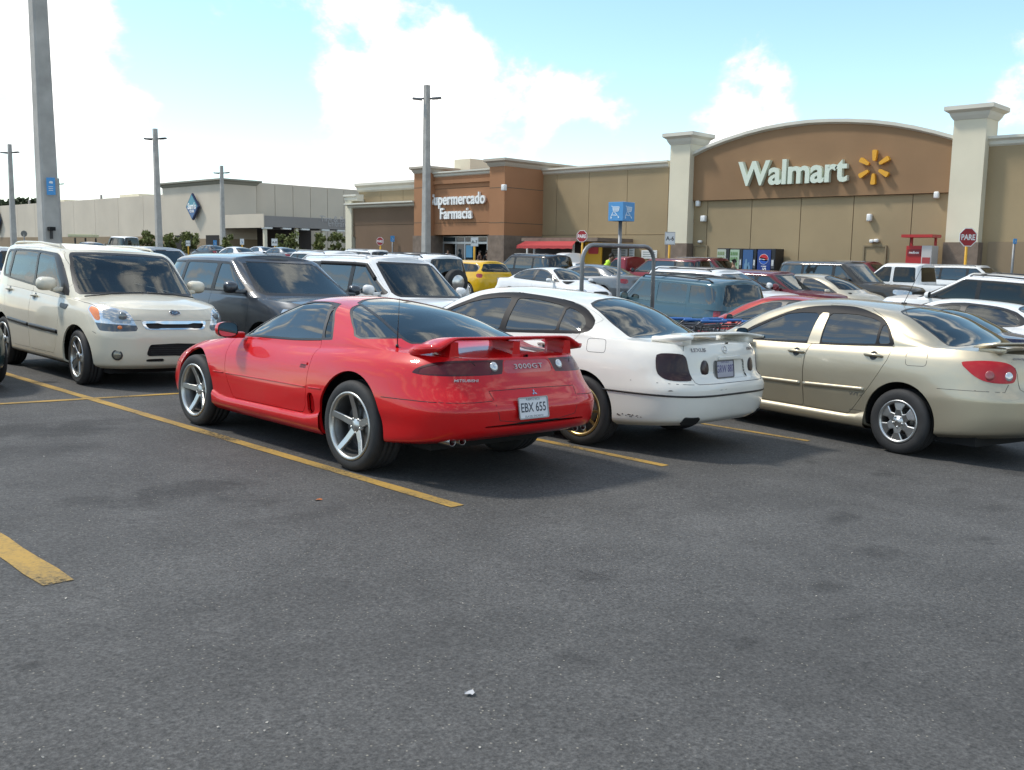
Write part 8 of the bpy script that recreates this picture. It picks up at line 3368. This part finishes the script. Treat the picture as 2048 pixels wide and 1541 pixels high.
def pickup(name, label, pose, paint_key, L=5.3, W=1.84, H=1.76, group=None, z0=0.0, crew=True, lid=False):
    belt, hood = 1.08, 1.05
    cowl, head = 1.05, .45
    cab_r = -.95 if crew else -.35
    S = suv_spec(L, W, H, hood, belt, cowl, head, .10, xo=0)
    # cab ends behind the rear seats; the load bed runs on behind it
    rows = []
    for (z, xr, xf, w, nr, nf, mr, mf) in S['cab']['rows']:
        u = xr + L / 2
        rows.append((z, cab_r + (u - .065) * .9, xf, w, 12, nf, 6, mf))
    S['cab']['rows'] = rows
    S['cab']['roof'] = [(cab_r, H - .01), (0, H), (head, H - .01)]
    c = Car(name, label, pose, bg_paint(paint_key), S, cat='pickup truck', ncol=96, nrow=16, group=group, z0=z0)
    Rt = .36
    ax = (L * .30, -L * .29)
    for x in ax:
        c.arch(x, Rt + .02, Rt + .07)
    zt, zb = H - .13, belt + .035
    lean = lambda z: cowl + .16 - (cowl + .30 - head) * max(0, (z - hood) / (H - .06 - hood))**.9 - .05
    xm = .02
    fr = [(lean(1.17) - .02, 1.15), (lean(1.3), 1.3), (lean(zt - .02), zt - .02), (xm + .05, zt - .01), (xm + .05, zb + .01)]
    panes = [round_poly(fr, .03)]
    if crew:
        panes.append(round_poly([(xm - .05, zt - .01), (cab_r + .22, zt - .01), (cab_r + .16, zb + .02), (xm - .05, zb + .01)], .05))
    wins = []
    for p in panes:
        wins.append(c.window('side', p, ('cab', ), .02, G_DARK, pair=True, name='window'))
    z1, z2 = hood + .07, H - .10
    w0 = W / 2
    f1 = c.take('front', [(-.1, z1), (w0 * .82, z1), (w0 * .70, z2), (-.1, z2)], ('cab', ))
    c.part(f1, 'windscreen', G_TINT, both=True, off=-.004)
    f2 = c.take('rear', round_poly([(-.1, belt + .08), (w0 * .72, belt + .08), (w0 * .64, H - .14), (-.1, H - .13)], .04), ('cab', ))
    if f2:
        c.part(f2, 'rear_window', G_DARK, both=True, off=-.004)
    y = w0
    c.pair(c.take('arc', round_poly([(y - .14, .78), (y + .04, .78), (y + .04, 1.04), (y - .14, 1.04)], .02), ('low', )), 'taillight', M_LAMPR, off=.003)
    c.pair(c.take('farc', round_poly([(y + .10, hood - .22), (y - .38, hood - .14), (y - .36, hood - .32), (y + .05, hood - .32)], .03), ('low', )), 'headlight', M_LAMPC)
    c.part(c.take('farc', round_poly([(-.1, hood - .36), (y - .42, hood - .36), (y - .40, hood - .14), (-.1, hood - .13)], .03), ('low', )), 'grille', M_GRILLE, both=True, off=-.015)
    # open load bed
    r = -L / 2
    f3 = c.take('top', [(cab_r - .08, -.1), (cab_r - .08, w0 * .80), (r + .16, w0 * .80), (r + .16, -.1)], ('up', ))
    df = c.take('side', [(cowl - .02, belt + .08), (cowl - .04, .5), (cowl - .14, .40), (xm, .40), (xm, zt + .04), (lean(zt) + .03, zt + .04), (lean(1.25) + .04, 1.25)], ('low', 'up', 'cab'))
    d1 = c.pair(df, 'door', c.paint, gap=.003, skirt=.02)
    reparent(wins[0], d1)
    if crew:
        dr = c.take('side', [(xm - .004, zt + .04), (xm - .004, .40), (cab_r + .06, .40), (cab_r + .06, zt + .04)], ('low', 'up', 'cab'))
        d2 = c.pair(dr, 'door', c.paint, gap=.003, skirt=.02)
        if len(wins) > 1:
            reparent(wins[1], d2)
    c.finish()
    bx = MB()
    bx.box(((cab_r + r) / 2, 0, .70), (abs(r - cab_r) - .2, W * .80, .06))
    for s in (1, -1):
        bx.box(((cab_r + r) / 2, s * W * .39, .88), (abs(r - cab_r) - .2, .03, .40))
    bx.build('load_bed', c.paint if not lid else M_BLACKP, c.root)
    for s in (1, -1):
        mb = MB()
        c.ribbon(mb, 'top', [(cab_r - .12, s * w0 * .86), (r + .25, s * w0 * .86)], .10, .012)
        mb.build('bed_rail', M_BLACKP, c.root)
    MB().box((r - .02, 0, .56), (.16, W * .92, .18), None, .04, True).build('bumper', M_CHROME, c.root)
    mirror(c, cowl - .30, W / 2 + .12, belt + .12, M_BLACKP, (.12, .20, .20), (cowl - .20, W / 2 - .08, belt + .03))
    finish_common(c, ax, (W / 2 - .03, ) * 2, Rt, 'plain', r + .3, L / 2 - .3, .62, None, .24, Rt + .07)
    interior(c, cowl + .05, cab_r + .35, belt, M_SEAT, (cowl - .15, belt), None, seat_z=.50)
    return c


def pos(px, D):
    b = at_d(px, 520, D)
    return b.x, b.y


N90, S90 = R(90), R(-90)
G2 = 'cars parked nose to nose beyond the first row'
G3 = 'cars parked in the rows near the store'
G1 = 'cars parked along the first row'


def build_cars():
    # second row, facing the camera side
    suv('suv', 'dark grey rounded suv parked right of the cream boxy hatchback', (7.95, 12.9, R(-91)), 'dkgrey', 4.55, 1.87, 1.66, 1.08, 1.04, 1.02, .22, 'wide5', None, rear_in=.30, ncol=140, nrow=22, tum=.16, group=G2, sharp=7, glassm=glass('suv_side_glass', (.10, .12, .12), 1.9))
    suv('suv', 'white suv with silver roof rails and smoked window visors behind the red coupe', (10.55, 13.2, R(-90)), 'white', 4.55, 1.80, 1.74, 1.08, 1.04, .92, .28, 'plain', pbr('rail_white', (.70, .70, .70), .3), rear_in=.10, ncol=130, nrow=20, tum=.13, group=G2, visor=True)
    sedan('sedan', 'dark blue low sedan whose roof shows behind the white sedan', (*pos(1128, 18.2), R(-92)), 'navy', 4.5, 1.72, 1.30, 'lex', group=G2)
    jp = suv('boxy_suv', 'faded blue boxy suv with black roof bars showing its left side and tailgate', (*pos(1350, 21.5), R(82)), 'blue', 4.2, 1.74, 1.60, 1.0, .98, .92, .55, 'plain', M_BLACKP, 'tall', G2, rear_in=.17, bumper=M_BLACKP, ncol=130, nrow=20, tum=.09, sharp=14, sidecol=True)
    suv('minivan', 'white minivan with roof bars facing out behind the blue boxy suv', (*pos(1445, 27.0), S90), 'white', 4.7, 1.80, 1.50, .98, .94, 1.15, .20, 'plain', M_BLACKP, rear_in=.15, group=G2)
    suv('suv', 'dark red suv with bright door mirrors between the white minivan and beige sedan', (*pos(1548, 28.0), S90), 'maroon', 4.6, 1.80, 1.46, .96, .92, .90, .34, 'plain', None, rear_in=.2, group=G2)
    sedan('sedan', 'beige sedan facing out in front of the long charcoal suv', (*pos(1640, 28.0), S90), 'beige', 4.6, 1.74, 1.40, 'cor', group=G2)
    suv('suv', 'long charcoal old suv with a high flat bonnet facing out', (*pos(1700, 31.0), R(-93)), 'charcoal', 4.8, 1.82, 1.78, 1.12, 1.08, .70, .20, 'plain', None, rear_in=.12, tum=.10, group=G2, bumper=M_BLACKP)
    pickup('pickup_truck', 'white crew cab pickup with a grey bed in front of the red kiosk', (*pos(1806, 34.0), N90), 'white', 5.2, 1.84, 1.78, group=G2)
    suv('suv', 'white suv with roof rails facing out at the right of the white pickup', (*pos(1956, 40.0), S90), 'white', 4.7, 1.86, 1.76, 1.10, 1.04, .95, .30, 'plain', M_GALV, rear_in=.12, group=G3)
    suv('suv', 'red suv mostly hidden behind the white suv at the far right', (*pos(2015, 44.5), S90), 'crimson', 4.6, 1.82, 1.70, 1.08, 1.02, .95, .30, group=G3)
    # first row to the right of the gold sedan
    sedan('hatchback', 'bright red compact car behind the shopping carts', (*pos(1585, 16.6), R(88)), 'red', 4.2, 1.70, 1.40, 'cor', group=G1)
    nv = sedan('sedan', 'dark blue sedan with chrome roof strips behind the gold sedan', (*pos(1775, 14.8), R(86)), 'navy', 4.6, 1.74, 1.38, 'cor', group=G1)
    for q in (1, -1):
        mb = MB()
        nv.ribbon(mb, 'top', [(.35, q * .55), (0, q * .565), (-.4, q * .56), (-.75, q * .53)], .03, .012)
        mb.build('roof_strip', M_CHROME, nv.root)
    sedan('hatchback', 'white rounded car with an oval rear window and oval red taillight', (*pos(1925, 17.3), R(86)), 'white', 4.7, 1.82, 1.47, 'lex', group=G1)
    suv('minivan', 'long white minivan with dark side glass behind the white rounded car', (*pos(1968, 24.5), N90), 'white', 4.95, 1.92, 1.74, 1.06, 1.0, 1.25, .30, 'plain', M_BLACKP, rear_in=.15, group=G1, glassm=G_DARK)
    # rows nearer the store
    suv('hatchback', 'bright yellow hatchback with red taillights in the row by the store', (*pos(936, 37.0), R(82)), 'yellow', 4.15, 1.70, 1.46, 1.0, .94, .95, .25, 'thin10', None, rear_in=.38, tum=.14, group=G3, Rt=.315, glassm=G_DARK)
    suv('suv', 'white suv with a spare wheel on its tailgate beside the yellow hatchback', (*pos(812, 27.5), R(86)), 'white', 4.2, 1.74, 1.70, 1.06, 1.0, .85, .25, 'plain', M_BLACKP, 'tall', G3, rear_in=.12, spare=True)
    suv('suv', 'white suv seen from behind beyond the dark grey suv', (*pos(628, 34.0), R(88)), 'white', 4.4, 1.80, 1.68, 1.06, 1.0, .9, .25, 'plain', M_GALV, 'tall', G3, rear_in=.2, glassm=G_DARK)
    suv('suv', 'black suv with a pale roof rack right of the yellow hatchback', (*pos(1052, 41.0), R(89)), 'black', 4.6, 1.84, 1.74, 1.08, 1.02, .9, .25, 'plain', M_GALV, 'tall', G3, rear_in=.15)
    sedan('sedan', 'white two-door car facing out behind the dark blue low sedan', (*pos(1112, 31.5), R(-94)), 'white', 4.4, 1.72, 1.34, 'lex', 'plain', group=G3)
    sedan('sedan', 'dark grey sedan with red taillights behind the white two-door car', (*pos(1180, 37.5), N90), 'grey', 4.7, 1.80, 1.42, 'cor', group=G3)
    sedan('sedan', 'white sedan with a dark rear window, between black suv and dark grey sedan', (*pos(1130, 44.0), N90), 'white', 4.6, 1.76, 1.44, 'cor', group=G3)
    pickup('pickup_truck', 'white pickup with its cab roof showing above the dark grey sedan', (*pos(1140, 50.0), N90), 'white', 5.2, 1.84, 1.78, group=G3, crew=False)
    pickup('pickup_truck', 'red pickup with a dark rear window right of the dark grey sedan', (*pos(1262, 45.0), N90), 'crimson', 5.2, 1.82, 1.74, group=G3, crew=False)
    suv('minivan', 'burgundy minivan with pale grey side windows right of the red pickup', (*pos(1325, 44.0), N90), 'maroon', 4.8, 1.84, 1.72, 1.06, 1.0, 1.2, .3, rear_in=.12, group=G3)
    suv('suv', 'burgundy suv with a pale roof rack left of the vending machines', (*pos(1432, 46.0), S90), 'maroon', 4.7, 1.84, 1.78, 1.10, 1.04, .85, .25, 'plain', M_GALV, rear_in=.12, group=G3)
    sedan('sedan', 'dark grey sedan facing out in front of the burgundy suv', (*pos(1418, 40.0), S90), 'dkgrey', 4.6, 1.76, 1.40, 'cor', group=G3)
    suv('suv', 'dark red suv with pale roof rails against the tan wall left of the kiosk', (*pos(1740, 43.5), S90), 'maroon', 4.7, 1.84, 1.80, 1.10, 1.04, .85, .25, 'plain', M_GALV, rear_in=.12, group=G3)
    suv('suv', 'silver suv whose roof shows behind the cream boxy hatchback', (*pos(312, 30.0), S90), 'silver', 4.6, 1.82, 1.66, 1.08, 1.02, .9, .25, 'plain', None, rear_in=.15, group=G3)
    suv('suv', 'white suv at the left edge behind the cream boxy hatchback', (*pos(5, 24.0), S90), 'white', 4.6, 1.82, 1.60, 1.06, 1.0, .9, .25, rear_in=.2, group=G3)
    suv('minibus', 'white minibus with dark windows near the small trees', (*pos(243, 88.0), N90), 'white', 4.8, 1.86, 1.95, 1.10, 1.04, 1.2, .6, rear_in=.05, group=G3, glassm=G_DARK, ncol=70, nrow=12)
    sedan('sedan', 'white car far off below the warehouse canopy, under a silver rail', (*pos(632, 62.0), N90), 'white', 4.5, 1.74, 1.42, 'cor', group=G3)
    suv('suv', 'white suv far off in front of the cream end pillar', (*pos(716, 52.0), N90), 'white', 4.5, 1.80, 1.66, 1.06, 1.0, .9, .25, 'plain', M_GALV, rear_in=.2, group=G3)
    sedan('sedan', 'black sedan far off right of the white suv by the cream end pillar', (*pos(752, 48.0), N90), 'black', 4.5, 1.74, 1.42, 'cor', group=G3)
    sedan('sedan', 'dark teal car cut off by the left edge of the photograph', (3.03, 13.35, R(-90)), 'teal', 4.5, 1.76, 1.42, 'cor', group=G2)
    for px, D, col, lab in ((180, 75, 'navy', 'navy car far off by the warehouse wall, left of the minibus'), (420, 80, 'black', 'black car far off under the warehouse tower'), (520, 82, 'silver', 'silver car far off before the dark canopy bay'), (560, 74, 'grey', 'grey car far off beside the parking sign by the canopy'), (470, 70, 'white', 'white car far off left of the canopy column')):
        sedan('sedan', lab, (*pos(px, D), N90), col, 4.5, 1.74, 1.42, 'cor', group=G3)
# ------------------------------------------------------------------ build
build_site()
build_red()
build_lex()
build_cor()
build_kia()
build_cars()
texts_to_meshes()
